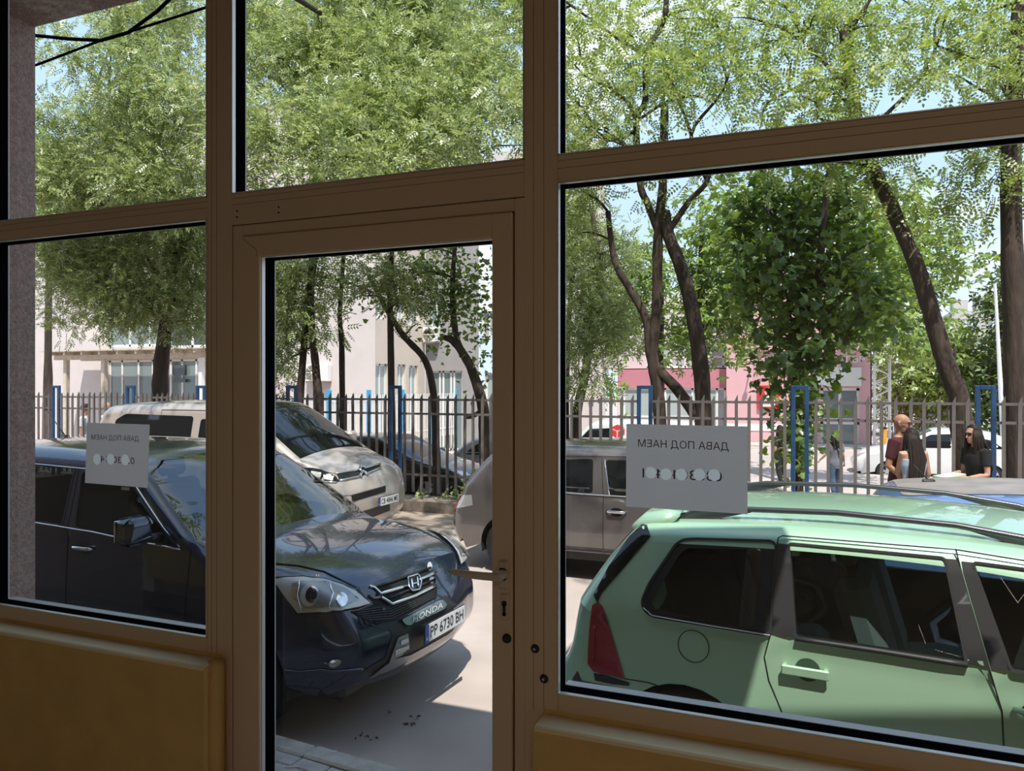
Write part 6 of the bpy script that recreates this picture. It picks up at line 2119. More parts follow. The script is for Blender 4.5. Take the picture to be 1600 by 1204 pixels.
# the big locust with forked trunks
LOC = dict(kind='locust', lm='leaf_locust', scale=1.15)
tree('locust_tree', 'tall forked locust with three dark trunks above the larger paper notice', 13.8,
     [([(1100, 740), (1099, 666), (1096, 586), (1086, 510), (1073, 450), (1057, 400), (1044, 365), (1038, 330)], .16, .10),
      ([(1031, 740), (1031, 660), (1026, 600), (1019, 550), (1026, 483), (1027, 400), (1030, 340), (1036, 282), (1038, 162)], .13, .07),
      ([(1089, 652), (1059, 609), (1019, 563), (1010, 500), (983, 450), (960, 407), (950, 330)], .11, .05),
      ([(1045, 361), (1077, 314), (1105, 282), (1120, 220)], .06, .04), ([(1029, 365), (1012, 319), (1000, 286), (994, 190), (1008, 157), (1010, 88), (1038, 28), (1040, -20)], .07, .045),
      ([(1010, 88), (952, 51), (906, 18), (880, 0)], .035, .02), ([(994, 190), (971, 148), (897, 88)], .035, .02), ([(1000, 200), (948, 217), (881, 162)], .04, .05), ([(994, 190), (1040, 160), (1085, 150), (1110, 160)], .03, .015), ([(1105, 282), (1080, 210), (1130, 140), (1150, 60)], .04, .02)],
     grid_blobs(885, 1130, 10, 110, 66, 46, 40, 11, 14, dens=.62, skip=((955, 95, 36),)) + grid_blobs(890, 1120, 120, 230, 70, 50, 36, 12, 14, dens=.55, skip=((965, 90, 40), (1075, 190, 40))) + [(910, 225, 36, 20), (960, 240, 30, 16), (900, 205, 24, 20), (1000, 120, 40, 26), (905, 300, 40, 30), (890, 360, 30, 40), (1060, 110, 40, 30), (1020, 300, 22, 16, None, .6), (1090, 290, 20, 12, None, .6)],
     **LOC, ntwig=28, dens=24, per=9)
# maple in the middle of the right window; some of its large leaves are picked out singly below
GV_ = 14.6
mp_ = tree('maple_tree', 'dense dark maple in front of the pink building', GV_,
     [([(1246, 745), (1243, 640), (1247, 540), (1262, 480), (1278, 440), (1285, 360), (1290, 310), (1300, 240)], .10, .045), ([(1268, 470), (1225, 400), (1200, 330)], .03, .012), ([(1276, 440), (1330, 395), (1390, 365)], .025, .01), ([(1240, 520), (1225, 440), (1210, 370)], .025, .01)],
     [(b + (14.0 + (640 - b[1]) / 340 * 1.6,) if len(b) == 4 else b) for b in [(1230, 320, 80, 40), (1300, 300, 70, 44), (1165, 300, 50, 34), (1260, 370, 90, 45), (1180, 370, 60, 36), (1330, 380, 60, 44), (1250, 430, 100, 46), (1330, 450, 60, 44), (1180, 440, 45, 34), (1240, 490, 90, 42), (1310, 510, 60, 36), (1245, 540, 60, 34), (1220, 580, 36, 26), (1290, 570, 34, 18), (1246, 620, 28, 40), (1240, 680, 22, 40), (1265, 640, 20, 30), (1380, 480, 30, 30), (1160, 480, 26, 16), (1236, 730, 5, 36, 13.0, 1.4)]],
     **LEAFY, dens=25, per=9, scale=1.0, spread=.20, ntwig=16)
# single large leaves hanging at the front of the maple
tv_, tf_ = TPL['maple']
lf_me = None
for k in range(150):
    bx, by, rx, ry = [(1230, 330, 95, 50), (1250, 400, 95, 60), (1240, 490, 90, 50), (1250, 560, 60, 40), (1248, 630, 30, 50), (1246, 680, 14, 30), (1180, 430, 50, 50), (1330, 450, 50, 50)][k % 8]
    a = random.uniform(0, 2 * PI); q = random.uniform(.3, 1.15)
    p = at_v(bx + rx * q * math.cos(a), by + ry * q * math.sin(a), GV_ - random.uniform(.5, 1.4))
    if lf_me is None:
        o = obj('leaf', [tuple(x) for x in tv_ * 1.15], tf_, M['leaf_maple'], mp_); lf_me = o.data
    else: o = link('leaf', lf_me, mp_)
    o.location = p - mp_.location
    o.rotation_euler = (random.uniform(-.6, .6), random.uniform(.2, 1.3), random.uniform(0, 2 * PI))
    s_ = random.uniform(.8, 1.15); o.scale = (s_, s_, s_)
# leaning locust and the trunk at the right edge
tree('locust_tree', 'leaning furrowed locust trunk right of the maple', 13.0,
     [([(1512, 770), (1506, 700), (1499, 625), (1484, 585), (1470, 540), (1450, 470), (1430, 410), (1400, 340), (1365, 262), (1340, 190), (1330, 130), (1318, 40)], .165, .075),
      ([(1335, 150), (1290, 100), (1250, 60)], .04, .02), ([(1328, 45), (1350, 15), (1365, -10)], .04, .02), ([(1330, 120), (1260, 130), (1200, 160)], .03, .015), ([(1350, 210), (1440, 120), (1480, 20)], .035, .015)],
     grid_blobs(1140, 1420, 5, 175, 66, 46, 38, 11, 13.5, dens=.72, skip=((1395, 135, 32), (1410, 160, 30))) + [(1160, 215, 50, 20), (1240, 205, 50, 24), (1320, 195, 50, 24), (1380, 250, 40, 30), (1410, 300, 30, 30, None, .6), (1450, 330, 26, 20, None, .4), (1480, 380, 22, 14, None, .3), (1300, 240, 50, 26), (1210, 250, 40, 22)],
     **LOC, ntwig=26, dens=24, per=9)
tree('locust_tree', 'dark locust trunk at the right edge of the window', 12.75,
     [([(1590, 770), (1588, 640), (1585, 500), (1580, 300), (1582, 200), (1591, 80), (1596, -10)], .16, .11), ([(1583, 110), (1530, 95), (1460, 70)], .035, .015), ([(1583, 230), (1620, 150), (1660, 100)], .05, .03)],
     grid_blobs(1440, 1610, 5, 165, 60, 44, 36, 11, 13, dens=.6, skip=((1460, 120, 34),)) + [(1570, 250, 40, 26), (1520, 245, 40, 20), (1580, 300, 24, 24), (1500, 290, 34, 18, None, .6), (1545, 320, 26, 22, None, .5)],
     **LOC, ntwig=18, dens=24, per=9)
# trees beyond the yard
FAR = dict(kind='far', lm='leaf_far')
def far_tree(name, label, v, x, blobs, lm='leaf_far', kind='far', dens=8, per=8, spread=.4, scale=1.0, r=.18, yb=640):
    return tree(name, label, v, [([(x, yb), (x, 560), (x + 3, blobs[0][1])], r, r * .5)], blobs, kind, lm, dens=dens, per=per, spread=spread, scale=scale, ntwig=0, base_z=YZ - .2)
far_tree('rounded_tree', 'bright green round tree behind the left end of the maple', 26, 1094, [(1120, 345, 55, 42), (1165, 330, 40, 36), (1095, 390, 36, 40), (1120, 440, 60, 46), (1160, 400, 50, 44), (1080, 450, 36, 40), (1110, 505, 46, 34), (1165, 535, 44, 28), (1080, 520, 30, 30), (1150, 480, 44, 34)], dens=9)
far_tree('rounded_tree', 'bright tree standing in the yard behind the maple crown', 23, 1247, [(1330, 370, 60, 40), (1230, 375, 60, 40), (1290, 345, 60, 36), (1385, 410, 46, 40), (1350, 450, 50, 40), (1390, 480, 40, 30)], dens=9)
far_tree('rounded_tree', 'pale green round tree behind the forked locust', 27, 1031, [(985, 440, 45, 40), (1000, 490, 36, 40), (960, 500, 30, 36), (1010, 410, 40, 34), (975, 540, 24, 24), (1060, 530, 30, 30)], dens=9)
far_tree('rounded_tree', 'light green tree behind the leaning trunk', 36, 1489, [(1420, 530, 50, 30), (1400, 420, 40, 40), (1430, 380, 40, 40), (1385, 480, 46, 46), (1400, 330, 40, 34), (1478, 405, 38, 30), (1455, 455, 28, 26), (1350, 500, 36, 36)], dens=6, spread=.5, scale=1.3)
far_tree('bushy_tree', 'yellow green bushy tree low behind the leaning trunk', 46, 1490, [(1480, 550, 40, 44), (1520, 570, 36, 40), (1500, 600, 50, 34), (1460, 600, 40, 30)], dens=4, spread=.6, scale=1.6)
far_tree('weeping_tree', 'pale weeping willow between the lattice mast and the leaning trunk', 48, 1420, [(1420, 560, 46, 34), (1400, 600, 36, 36), (1450, 605, 40, 34), (1425, 630, 50, 24)], 'leaf_willow', 'willow', dens=4.5, spread=.6, scale=2.4)
far_tree('dark_tree', 'tall blue green tree behind the lamp pole', 44, 1560, [(1582, 480, 16, 44), (1560, 580, 36, 28), (1580, 450, 18, 50), (1560, 600, 44, 44), (1600, 500, 40, 60), (1570, 640, 40, 24)], 'leaf_dark', dens=4.5, spread=.6, scale=1.6)
far_tree('rounded_tree', 'light green tree low behind the delivery van', 34, 925, [(915, 610, 30, 30), (945, 600, 24, 22), (900, 580, 26, 26), (890, 630, 24, 24)], dens=6, spread=.5, scale=1.2)
far_tree('rounded_tree', 'sunlit tree between the white building and the pebbled pillar', 19, 75, [(75, 300, 40, 40), (90, 340, 40, 26), (60, 250, 30, 30)], dens=10)
# foliage that hangs over the parking strip, above the picture
over = twin
off_ = np.array(tuple(over.location))
g = G(); g.tube([at_v(500, 90, 12.9), at_v(500, 20, 12.2), (-8.2, 10.0, 8.6), (-6.0, 8.2, 8.9), (-4, 7.2, 9.0)], [.05, .05, .05, .04, .02], 9)
g.build('limb', M['bark'], over, smooth=True, local=False)
cs = []
for k in range(34):
    c = np.array([random.uniform(-11.5, -3.0) if k < 16 else random.uniform(-4.5, .5), random.uniform(5.6, 7.6), random.uniform(7.6, 9.0)])
    n = 9
    d = RNG.normal(size=(n, 3)) * np.array([.55, .55, .4])
    cs.append(c + d)
cs = np.concatenate(cs)
V, F = scatter_leaves(cs, .2, 8, 'ash', 1.1)
N_TRI += len(F) * 2
big_mesh('foliage', V - off_, F, M['leaf_ash'], over)
# weeds on the kerb at the foot of the fence
for wi, (bl, lab) in enumerate((([(735, 765, 16, 8), (752, 770, 8, 9)], 'low green weeds at the foot of the fence left of the door stile'), ([(700, 772, 22, 4), (655, 772, 18, 3)], 'sparse short weeds along the fence foot beside the blue post'), ([(775, 764, 10, 8)], 'small weed tuft behind the dark grey car'))):
    C = crown_centers(bl, 11.62, 160)
    V, F = scatter_leaves(C, .05, 7, 'maple', .38, upright=.9)
    w0 = at_v(bl[0][0], 772, 11.62)
    wd = thing('weeds', lab, 'weeds', (w0.x, 11.62, .215))
    big_mesh('leaves', V - np.array([w0.x, 11.62, .215]), F, M['leaf_ash'], wd)
    for k in range(6):
        c = Vector(C[k * 3 % len(C)])
        g = G(); g.tube([(c.x, 11.62, .21), (c.x + .01, 11.62, (c.z + .21) / 2), tuple(c)], .004, 5); g.build('stem', M['leaf_dark'], wd, local=False)
SC['leaf_triangles'] = N_TRI
# ================================================================ people
mat('skin', (0.50, 0.28, 0.19), 0.55, var=0.05)
mat('skin_tan', (0.42, 0.22, 0.14), 0.55, var=0.05)
mat('hair_dark', (0.020, 0.012, 0.009), 0.6, var=0.3, vscale=30, spec=0.25)
mat('cloth_burgundy', (0.075, 0.014, 0.020), 0.9, bump=0.3, bscale=200)
mat('cloth_black', (0.012, 0.012, 0.015), 0.9, bump=0.3, bscale=200)
mat('cloth_lightblue', (0.42, 0.50, 0.60), 0.9, bump=0.3, bscale=200)
mat('cloth_denim', (0.05, 0.08, 0.14), 0.9, bump=0.3, bscale=200)
mat('cloth_grey', (0.16, 0.17, 0.20), 0.9, bump=0.3, bscale=150)
mat('cloth_speckled', (0.035, 0.035, 0.04), 0.9, var=0.9, vscale=60)
mat('cloth_white', (0.62, 0.66, 0.72), 0.9)
mat('shoe_white', (0.75, 0.74, 0.72), 0.7)
mat('sunglass', (0.006, 0.006, 0.008), 0.08)
mat('booklet', (0.42, 0.52, 0.25), 0.7)
mat('bag_leather', (0.12, 0.09, 0.05), 0.6)

def rings(g, secs, n=18):
    """closed body section: secs of (centre, half-depth along a, half-width along b, a, b)"""
    base = len(g.v)
    for (c, ra, rb, a, b) in secs:
        for k in range(n):
            w = 2 * PI * k / n
            g.v.append(tuple(Vector(c) + Vector(a) * (ra * math.cos(w)) + Vector(b) * (rb * math.sin(w))))
    m = len(secs)
    for i in range(m - 1):
        for k in range(n):
            k2 = (k + 1) % n
            g.f.append((base + i * n + k, base + i * n + k2, base + (i + 1) * n + k2, base + (i + 1) * n + k))
    g.f.append(tuple(base + k for k in range(n))[::-1])
    g.f.append(tuple(base + (m - 1) * n + k for k in range(n)))
    return g
def ball(g, c, r, n=10):
    c = Vector(c)
    rr = r if hasattr(r, '__len__') else (r, r, r)
    base = len(g.v)
    for i in range(1, n):
        t = PI * i / n
        for k in range(2 * n):
            w = PI * k / n
            g.v.append((c.x + rr[0] * math.sin(t) * math.cos(w), c.y + rr[1] * math.sin(t) * math.sin(w), c.z + rr[2] * math.cos(t)))
    m = 2 * n
    for i in range(n - 2):
        for k in range(m):
            k2 = (k + 1) % m
            g.f.append((base + i * m + k, base + (i + 1) * m + k, base + (i + 1) * m + k2, base + i * m + k2))
    g.v.append((c.x, c.y, c.z + rr[2])); g.v.append((c.x, c.y, c.z - rr[2]))
    t_, b_ = len(g.v) - 2, len(g.v) - 1
    for k in range(m):
        g.f.append((t_, base + k, base + (k + 1) % m))
        g.f.append((b_, base + (n - 2) * m + (k + 1) % m, base + (n - 2) * m + k))
    return g
def fuse(g, name, m, parent, voxel=.011, smooth=5, extra=None):
    """one continuous skin over overlapping shapes"""
    me = bpy.data.meshes.new(name)
    me.from_pydata(g.v, [], [tuple(f) for f in g.f])
    bm = bmesh.new(); bm.from_mesh(me); bmesh.ops.recalc_face_normals(bm, faces=bm.faces); bm.to_mesh(me); bm.free()
    o = bpy.data.objects.new(name, me); COL.objects.link(o)
    r = o.modifiers.new('skin', 'REMESH'); r.mode = 'VOXEL'; r.voxel_size = voxel
    s = o.modifiers.new('soft', 'SMOOTH'); s.iterations = smooth; s.factor = .5
    dg = bpy.context.evaluated_depsgraph_get()
    m2 = bpy.data.meshes.new_from_object(o.evaluated_get(dg))
    bpy.data.objects.remove(o); bpy.data.meshes.remove(me)
    V = [tuple(v.co) for v in m2.vertices]; F = [tuple(p.vertices) for p in m2.polygons]
    bpy.data.meshes.remove(m2)
    if extra:
        n = len(V); V += extra.v; F += [tuple(i + n for i in f) for f in extra.f]
    return obj(name, V, F, M[m], parent, smooth=True)
def hand(g, wrist, fwd, palm_n, curl=.5, side=1, s=1.0):
    """palm, four unequal curled fingers and a thumb leaving the side of the palm"""
    f = Vector(fwd).normalized(); nrm = Vector(palm_n); nrm = (nrm - f * nrm.dot(f)).normalized(); b = f.cross(nrm).normalized() * side
    w = Vector(wrist)
    rings(g, [(w, .018 * s, .026 * s, nrm, b), (w + f * .03 * s, .016 * s, .036 * s, nrm, b), (w + f * .075 * s, .014 * s, .042 * s, nrm, b), (w + f * .095 * s, .010 * s, .040 * s, nrm, b)], 10)
    for k, ln in enumerate((.070, .080, .075, .058)):
        p = w + f * .088 * s + b * ((k - 1.5) * .0205 * s)
        pts = [p]; d = f.copy()
        for j, q in enumerate((.42, .33, .25)):
            a = curl * (.5 + .5 * j)
            d = (d * math.cos(a) + nrm * math.sin(a)).normalized()
            pts.append(pts[-1] + d * ln * q * s)
        g.tube(pts, [.0098 * s, .0090 * s, .0082 * s, .0062 * s], 7)
    p = w + f * .03 * s - b * .032 * s
    d1 = (f * .55 - b * .75 + nrm * .35).normalized(); d2 = (f * .85 - b * .2 + nrm * .5).normalized()
    g.tube([p, p + d1 * .035 * s, p + d1 * .035 * s + d2 * .030 * s, p + d1 * .035 * s + d2 * .052 * s], [.013 * s, .0115 * s, .010 * s, .007 * s], 7)

def head(g, c, f, l, s=1.0, hair=False):
    """skull, jaw, nose, brow, lips and ears; c = middle of the head, f = facing, l = its left"""
    c = Vector(c); f = Vector(f).normalized(); l = Vector(l).normalized(); u = f.cross(l).normalized()
    if u.z < 0: u = -u
    def P(a, b, z): return c + f * a * s + l * b * s + u * z * s
    secs = []
    for (z, fr, bk, w) in ((-.122, .055, .000, .020), (-.112, .074, .005, .034), (-.090, .082, .040, .050), (-.060, .084, .068, .060), (-.025, .083, .088, .069), (.010, .086, .098, .074), (.045, .088, .100, .076), (.080, .074, .088, .068), (.105, .045, .062, .050), (.119, .014, .026, .024)):
        mid = (fr - bk) / 2
        secs.append((P(mid, 0, z), (fr + bk) / 2 * s, w * s, f, l))
    rings(g, secs, 20)
    g.tube([P(.082, 0, .018), P(.100, 0, -.018), P(.112, 0, -.034), P(.088, 0, -.046)], [.007 * s, .011 * s, .014 * s, .010 * s], 8)
    g.tube([P(.080, .045, .030), P(.092, .02, .033), P(.092, -.02, .033), P(.080, -.045, .030)], [.006 * s, .010 * s, .010 * s, .006 * s], 7)
    g.tube([P(.074, .026, -.069), P(.089, 0, -.066), P(.074, -.026, -.069)], [.004 * s, .0085 * s, .004 * s], 7)
    g.tube([P(.074, .022, -.079), P(.087, 0, -.080), P(.074, -.022, -.079)], [.004 * s, .008 * s, .004 * s], 7)
    for q in (1, -1):
        g.tube([P(-.012, .074 * q, .028), P(-.022, .086 * q, .020), P(-.018, .084 * q, -.012), P(-.006, .076 * q, -.034)], [.008 * s, .012 * s, .011 * s, .006 * s], 7)
    return P
def person(label, at, face, h=1.72, skin='skin', shirt='cloth_black', trousers='cloth_denim', arms=None, woman=False, lean=(0, 0), sleeve=.55, hairstyle=None, glasses=False, look=None, shoes='cloth_black', voxel=.012, step=0.0, tank=False, hem=.92, group=None, longhair=.62, hairshift=0.0):
    """standing figure; face: heading in radians; arms: for each side (right, left) elbow and wrist offsets in (fwd, left, z) body axes"""
    k = h / 1.74
    t = thing('person', label, 'person', at, face, group)
    F_, L_, U_ = Vector((1, 0, 0)), Vector((0, 1, 0)), Vector((0, 0, 1))
    lx, ly = lean
    def S(x, y, z):                                # leaning upper body
        q = max(0, z - .92) / .7
        return Vector((x + lx * q, y + ly * q, z)) * k
    sw = .165 if woman else .195
    hipw = .165 if woman else .155
    body = G()
    tor = [(.80, .085, hipw * .80), (.86, .105, hipw), (.94, .105, hipw * .98), (1.04, .088, hipw * .80 if woman else hipw * .92), (1.14, .092, hipw * .80 if woman else hipw * .95), (1.25, .110, hipw * .95 if woman else .170), (1.34, .105, sw * .93), (1.41, .080, sw * .86), (1.455, .058, sw * .45), (1.48, .05, .06)]
    rings(body, [(S(0, 0, z), a * k, b * k, F_, L_) for z, a, b in tor], 20)
    body.tube([S(-.005, 0, 1.43), S(.012, 0, 1.50), S(.028, 0, 1.57)], [.062 * k, .054 * k, .052 * k] if not woman else [.052 * k, .045 * k, .045 * k], 12)
    hc = S(.040, 0, 1.622)
    la = look if look is not None else 0.0
    hf = Vector((math.cos(la), math.sin(la), -.05)); hl_ = Vector((-math.sin(la), math.cos(la), 0))
    P = head(body, hc, hf, hl_, k * (.95 if woman else 1.0))
    legs = []
    for sg, st in ((-1, step), (1, -step)):
        hip = Vector((0, .088 * sg, .90)) * k; kn = Vector((.02 + st * .55, .095 * sg, .49)) * k; an = Vector((-.03 + st * 1.0 - (.05 if st < 0 else 0), .095 * sg, .085 + (.06 if st < -.1 else 0))) * k
        legs.append((hip, kn, an))
        body.tube([hip, hip.lerp(kn, .5), kn, kn.lerp(an, .35), an], [.088 * k, .075 * k, .056 * k, .058 * k, .038 * k], 12)
    arms = arms or [((-.02, -.02, -.30), (.05, -.03, -.54)), ((-.02, .02, -.30), (.05, .03, -.54))]
    hands = G(); arm_j = []
    for sg, (e, w) in zip((-1, 1), arms):
        sh = S(0, (sw - .012) * sg, 1.405)
        el = sh + Vector(e) * k; wr = sh + Vector(w) * k
        arm_j.append((sh, el, wr))
        tk = .9 if woman else 1.1
        body.tube([S(0, sw * .55 * sg, 1.40), sh, sh.lerp(el, .4), el, el.lerp(wr, .35), wr], [.05 * k, .056 * k * tk, .047 * k * tk, .038 * k * tk, .040 * k * tk, .026 * k], 11)
        d = (wr - el).normalized()
        hand(hands, wr, d, Vector((0, -sg, -.15)) if abs(d.z) > .7 else Vector((0, -sg * .5, -1)), .45, sg, k)
    bo = fuse(body, 'body', skin, t, voxel, 5, hands)
    # shirt over the torso and upper arms
    g = G()
    top = [(z, a + .012, b + .012) for z, a, b in tor if z >= hem - .001 and z < (1.36 if tank else 1.45)]
    top = [(hem - .03, top[0][1] + .008, top[0][2] + .008)] + top
    rings(g, [(S(0, 0, z), a * k, b * k, F_, L_) for z, a, b in top], 20)
    if not tank:
        rings(g, [(S(0, 0, 1.41), .092 * k, sw * .88 * k, F_, L_), (S(0, 0, 1.458), .070 * k, .10 * k, F_, L_)], 18)
        for sh, el, wr in arm_j:
            e2 = sh.lerp(el, min(1, sleeve * 1.4)) if sleeve < .72 else el
            pts = [S(0, (sh.y / k) * .5, 1.385), sh, e2]; rr = [.075 * k, .072 * k, .060 * k]
            if sleeve >= .72: pts.append(el.lerp(wr, .9)); rr.append(.045 * k)
            g.tube(pts, rr, 11)
    else:
        for q in (1, -1):
            g.tube([S(.088, .075 * q, 1.33), S(.06, .085 * q, 1.43), S(.0, .085 * q, 1.462), S(-.07, .08 * q, 1.42), S(-.095, .07 * q, 1.33)], [.014 * k] * 5, 8)
    fuse(g, 'shirt' if not tank else 'top', shirt, t, voxel, 4)
    g = G()
    rings(g, [(Vector((0, 0, z)) * k, (a + .010) * k, (b + .010) * k, F_, L_) for z, a, b in tor if z <= .95], 20)
    for hip, kn, an in legs:
        g.tube([hip, hip.lerp(kn, .5), kn, an + Vector((0, 0, .02))], [.098 * k, .088 * k, .070 * k, .062 * k], 12)
    fuse(g, 'trousers', trousers, t, voxel, 4)
    for hip, kn, an in legs:
        g = G()
        b = Vector((an.x - .04 * k, an.y, an.z - .085 * k))
        rings(g, [(b + Vector((.03, 0, .0)), .075, .038, F_, L_), (b + Vector((.045, 0, .015)), .115, .046, F_, L_), (b + Vector((.04, 0, .045)), .10, .042, F_, L_), (b + Vector((.02, 0, .085)), .055, .036, F_, L_)], 14)
        g.build('shoe', M[shoes], t, smooth=True)
    kk = k * (.95 if woman else 1.0)
    if glasses:
        g = G()
        for q in (1, -1):
            c = P(.098, .034 * q, .006)
            pl = [c + hl_ * (.029 * kk * math.cos(2 * PI * i / 14)) + Vector((0, 0, .022 * kk * math.sin(2 * PI * i / 14))) - hf * (.010 * abs(math.cos(2 * PI * i / 14)) * kk) for i in range(14)]
            g.add([p + hf * .005 for p in pl] + [p - hf * .004 for p in pl], [tuple(range(14)), tuple(range(14, 28))[::-1]] + [(i, (i + 1) % 14, 14 + (i + 1) % 14, 14 + i) for i in range(14)])
            g.tube([P(.088, .062 * q, .012), P(.03, .082 * q, .016), P(-.012, .084 * q, .012)], .0035 * kk, 6)
        g.tube([P(.101, .010, .012), P(.104, 0, .014), P(.101, -.010, .012)], .003 * kk, 6)
        g.build('sunglasses', M['sunglass'], t)
    else:
        for q in (1, -1):
            g = G(); ball(g, P(.080, .031 * q, .005), .011 * kk, 6); g.build('eye', M['shoe_white'], t, smooth=True)
    if hairstyle in ('long', 'curly', 'short'):
        g = G()
        rings(g, [(P(-.012, 0, -.02), .098 * kk, .080 * kk, hf, hl_), (P(-.010, 0, .03), .106 * kk, .087 * kk, hf, hl_), (P(-.004, 0, .075), .098 * kk, .082 * kk, hf, hl_), (P(0, 0, .108), .070 * kk, .062 * kk, hf, hl_), (P(0, 0, .130), .026 * kk, .026 * kk, hf, hl_)], 20)
        # keep the face free
        keepv = g.v
        g.v = [tuple(Vector(p) - hf * max(0.0, (Vector(p) - hc).dot(hf) - .045 * kk) * (1.0 if (Vector(p) - hc).z < .075 * kk else .25)) for p in keepv]
        if hairstyle != 'short':
            ln = longhair if hairstyle == 'long' else .34
            for i in range(46):
                a = -2.25 + 4.5 * i / 45
                dx, dy = -math.cos(a), math.sin(a)
                q0 = P(dx * .085 - .01, dy * .078, .06)
                q1 = P(dx * .105 - .012, dy * .094, -.05)
                w_ = .02 if hairstyle == 'long' else .05
                r_ = random.uniform
                q2 = P(dx * .11 - .02 + r_(-w_, w_), dy * .105 + r_(-w_, w_), -.05 - ln * .35 * r_(.9, 1.1))
                q3 = P(dx * .10 - .045 + r_(-w_, w_), dy * .10 + r_(-w_, w_), -.05 - ln * .70 * r_(.9, 1.1))
                q4 = P(dx * .07 - .060 + r_(-w_, w_), dy * .08 + r_(-w_, w_), -.05 - ln * r_(.9, 1.08))
                if hairstyle == 'long' and abs(a) < 1.35:      # falls down the back, outside the clothes
                    q2 = P(-.135 - .02 * math.cos(a) + r_(-.01, .01), dy * .115 + r_(-w_, w_) * .6, -.05 - ln * .35)
                    q3 = P(-.175 - .02 * math.cos(a) + r_(-.01, .01), dy * .095 + hairshift * .7 + r_(-w_, w_) * .6, -.05 - ln * .66)
                    q4 = P(-.170 - .02 * math.cos(a) + r_(-.01, .01), dy * .055 + hairshift + r_(-w_, w_) * .8, -.05 - ln * r_(.88, 1.05))
                g.tube([q0, q1, q2, q3, q4], [.012 * k, .016 * k, .017 * k, .014 * k, .004 * k], 6)
        g.build('hair', M['hair_dark'], t, smooth=True)
    elif hairstyle == 'stubble':
        g = G()
        rings(g, [(P(.040, 0, -.119), .036 * kk, .032 * kk, hf, hl_), (P(.026, 0, -.100), .060 * kk, .049 * kk, hf, hl_), (P(.018, 0, -.085), .067 * kk, .055 * kk, hf, hl_)], 18)
        g.build('beard', M['hair_stubble'], t, smooth=True)
    return t, P, arm_j, k
mat('hair_stubble', (0.16, 0.085, 0.06), 0.9)
RGT = Vector((CY, SY, 0)); FWD = Vector((-SY, CY, 0))
def ang(v): return math.atan2(v.y, v.x)
def stand(px, v, z): 
    p = at_v(px, 602, v); return (p.x, p.y, z)
# the three at the fence
GZ = .012
pm_, P, aj, k = person('bald man in burgundy polo shirt and sunglasses standing at the fence', stand(1404, 10.95, GZ), ang(RGT * .72 - FWD * .68), 1.77, 'skin_tan', 'cloth_burgundy', 'cloth_denim',
    arms=[((-.05, -.05, -.30), (.17, .02, -.46)), ((.02, .03, -.30), (.22, -.04, -.46))], hairstyle='stubble', glasses=True, look=.12, voxel=.010, sleeve=.5)
pw_, P, aj, k = person('woman with long dark hair seen from behind in pale blue top', stand(1428, 10.55, GZ), ang(FWD * 1.0 - RGT * .08), 1.615, 'skin', 'cloth_lightblue', 'cloth_denim',
    arms=[((.02, -.07, -.28), (.14, -.04, -.44)), ((.10, .0, -.27), (.26, -.12, -.34))], woman=True, hairstyle='long', voxel=.010, tank=True, lean=(.02, 0), longhair=.74, hairshift=.085)
pb_, P, aj, k = person('woman in black T-shirt with long dark hair and sunglasses holding a booklet', stand(1528, 10.75, GZ), ang(-RGT * .96 - FWD * .2), 1.66, 'skin', 'cloth_black', 'cloth_denim',
    arms=[((.02, -.04, -.28), (.27, .03, -.30)), ((.03, .05, -.28), (.26, .02, -.31))], woman=True, hairstyle='long', glasses=True, voxel=.010, sleeve=.45, lean=(.03, 0))
mxb = frame_of(pb_)
hb = (aj[1][2] + aj[0][2]) / 2 + Vector((.15, .0, .0))
g = G(); g.box(-.15, .15, -.10, .10, -.016, .016, .004)
bk = thing('booklet', 'green booklet held out by the woman in black', 'booklet', tuple(mxb @ hb))
Rb = Matrix.Rotation(pb_.rotation_euler[2], 3, 'Z') @ Matrix.Rotation(.12, 3, 'Y')
g.v = [tuple(Rb @ Vector(v)) for v in g.v]
g.build('cover', M['booklet'], bk)
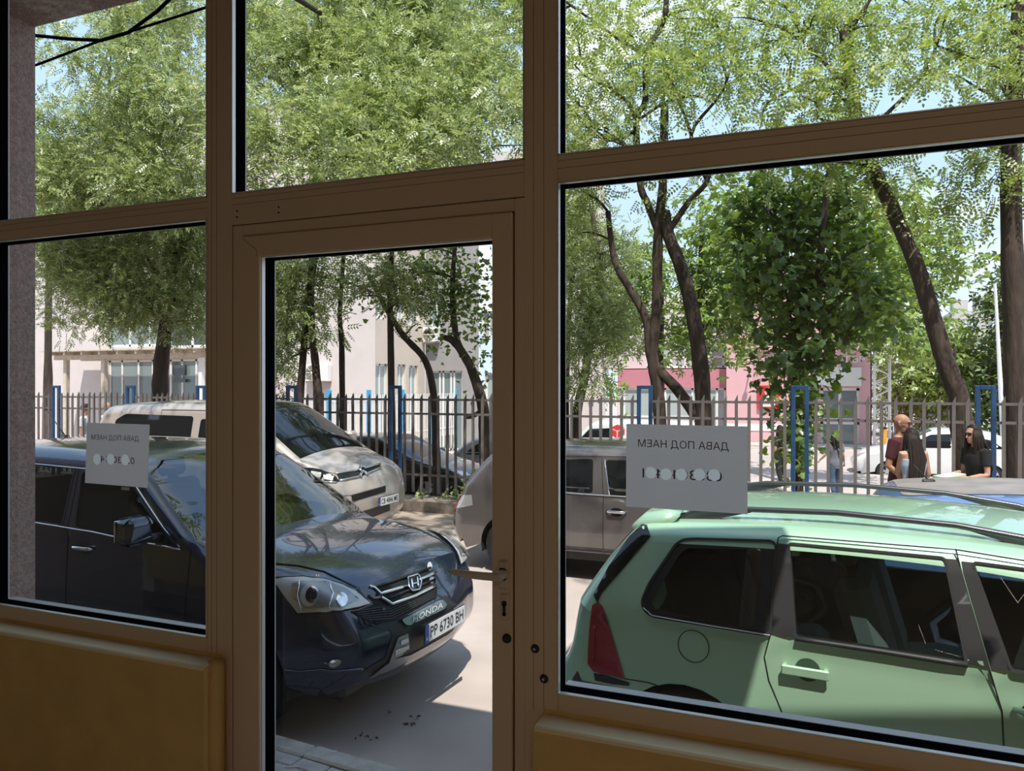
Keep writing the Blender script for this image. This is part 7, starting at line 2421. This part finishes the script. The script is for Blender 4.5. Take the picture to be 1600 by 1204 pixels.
g = G(); g.box(-.146, .146, -.097, .097, -.012, .021, .003); g.v = [tuple(Rb @ Vector(v)) for v in g.v]; g.build('pages', M['cloth_white'], bk)
# further away in the yard
pg_, P, aj, k = person('woman with dark curly hair and long grey jacket walking away across the yard', stand(1305, 20.6, YZ), ang(FWD + RGT * .15), 1.62, 'skin', 'cloth_grey', 'cloth_denim',
    arms=[((-.02, -.05, -.27), (.10, -.10, -.46)), ((.0, .08, -.26), (.12, .22, -.44))], woman=True, hairstyle='curly', voxel=.016, shoes='shoe_white', step=.14, sleeve=.5, hem=.80)
g = G(); g.tube([(.09, .13, 1.30), (.02, .12, 1.44), (-.09, .03, 1.30), (-.12, -.08, 1.08), (-.10, -.17, .92)], .02, 7, flat=(.4, 1)); g.build('bag_strap', M['cloth_black'], pg_)
person('person in speckled black top and dark trousers walking behind the maple', stand(1220, 21.5, YZ), ang(FWD - RGT * .2), 1.72, 'skin', 'cloth_speckled', 'cloth_black', woman=True, hairstyle='long', voxel=.016, shoes='shoe_white', step=.16, sleeve=.5)
pl_, P, aj, k = person('person in pale T-shirt carrying a bag behind the fence at far left', stand(131, 12.75, .02), ang(RGT * .9 + FWD * .3), 1.70, 'skin', 'cloth_white', 'cloth_denim', hairstyle='short', voxel=.016, sleeve=.5)
g = G(); b = Vector(aj[0][2]) + Vector((.04, -.03, -.30)); g.box(b.x - .15, b.x + .15, b.y - .05, b.y + .05, b.z - .12, b.z + .14, .03)
g.tube([b + Vector((-.08, 0, .13)), b + Vector((-.03, 0, .24)), b + Vector((.03, 0, .24)), b + Vector((.08, 0, .13))], .012, 6)
mxl = frame_of(pl_); g.v = [tuple(mxl @ Vector(v)) for v in g.v]
tag(g.build('handbag', M['bag_leather']), 'brown handbag hanging from the hand of the person in the pale T-shirt', 'bag')
person('grey haired person in white shirt behind the fence beside the people carrier', stand(166, 12.9, .0), ang(RGT), 1.76, 'skin_tan', 'cloth_white', 'cloth_grey', hairstyle=None, voxel=.016, sleeve=.5)
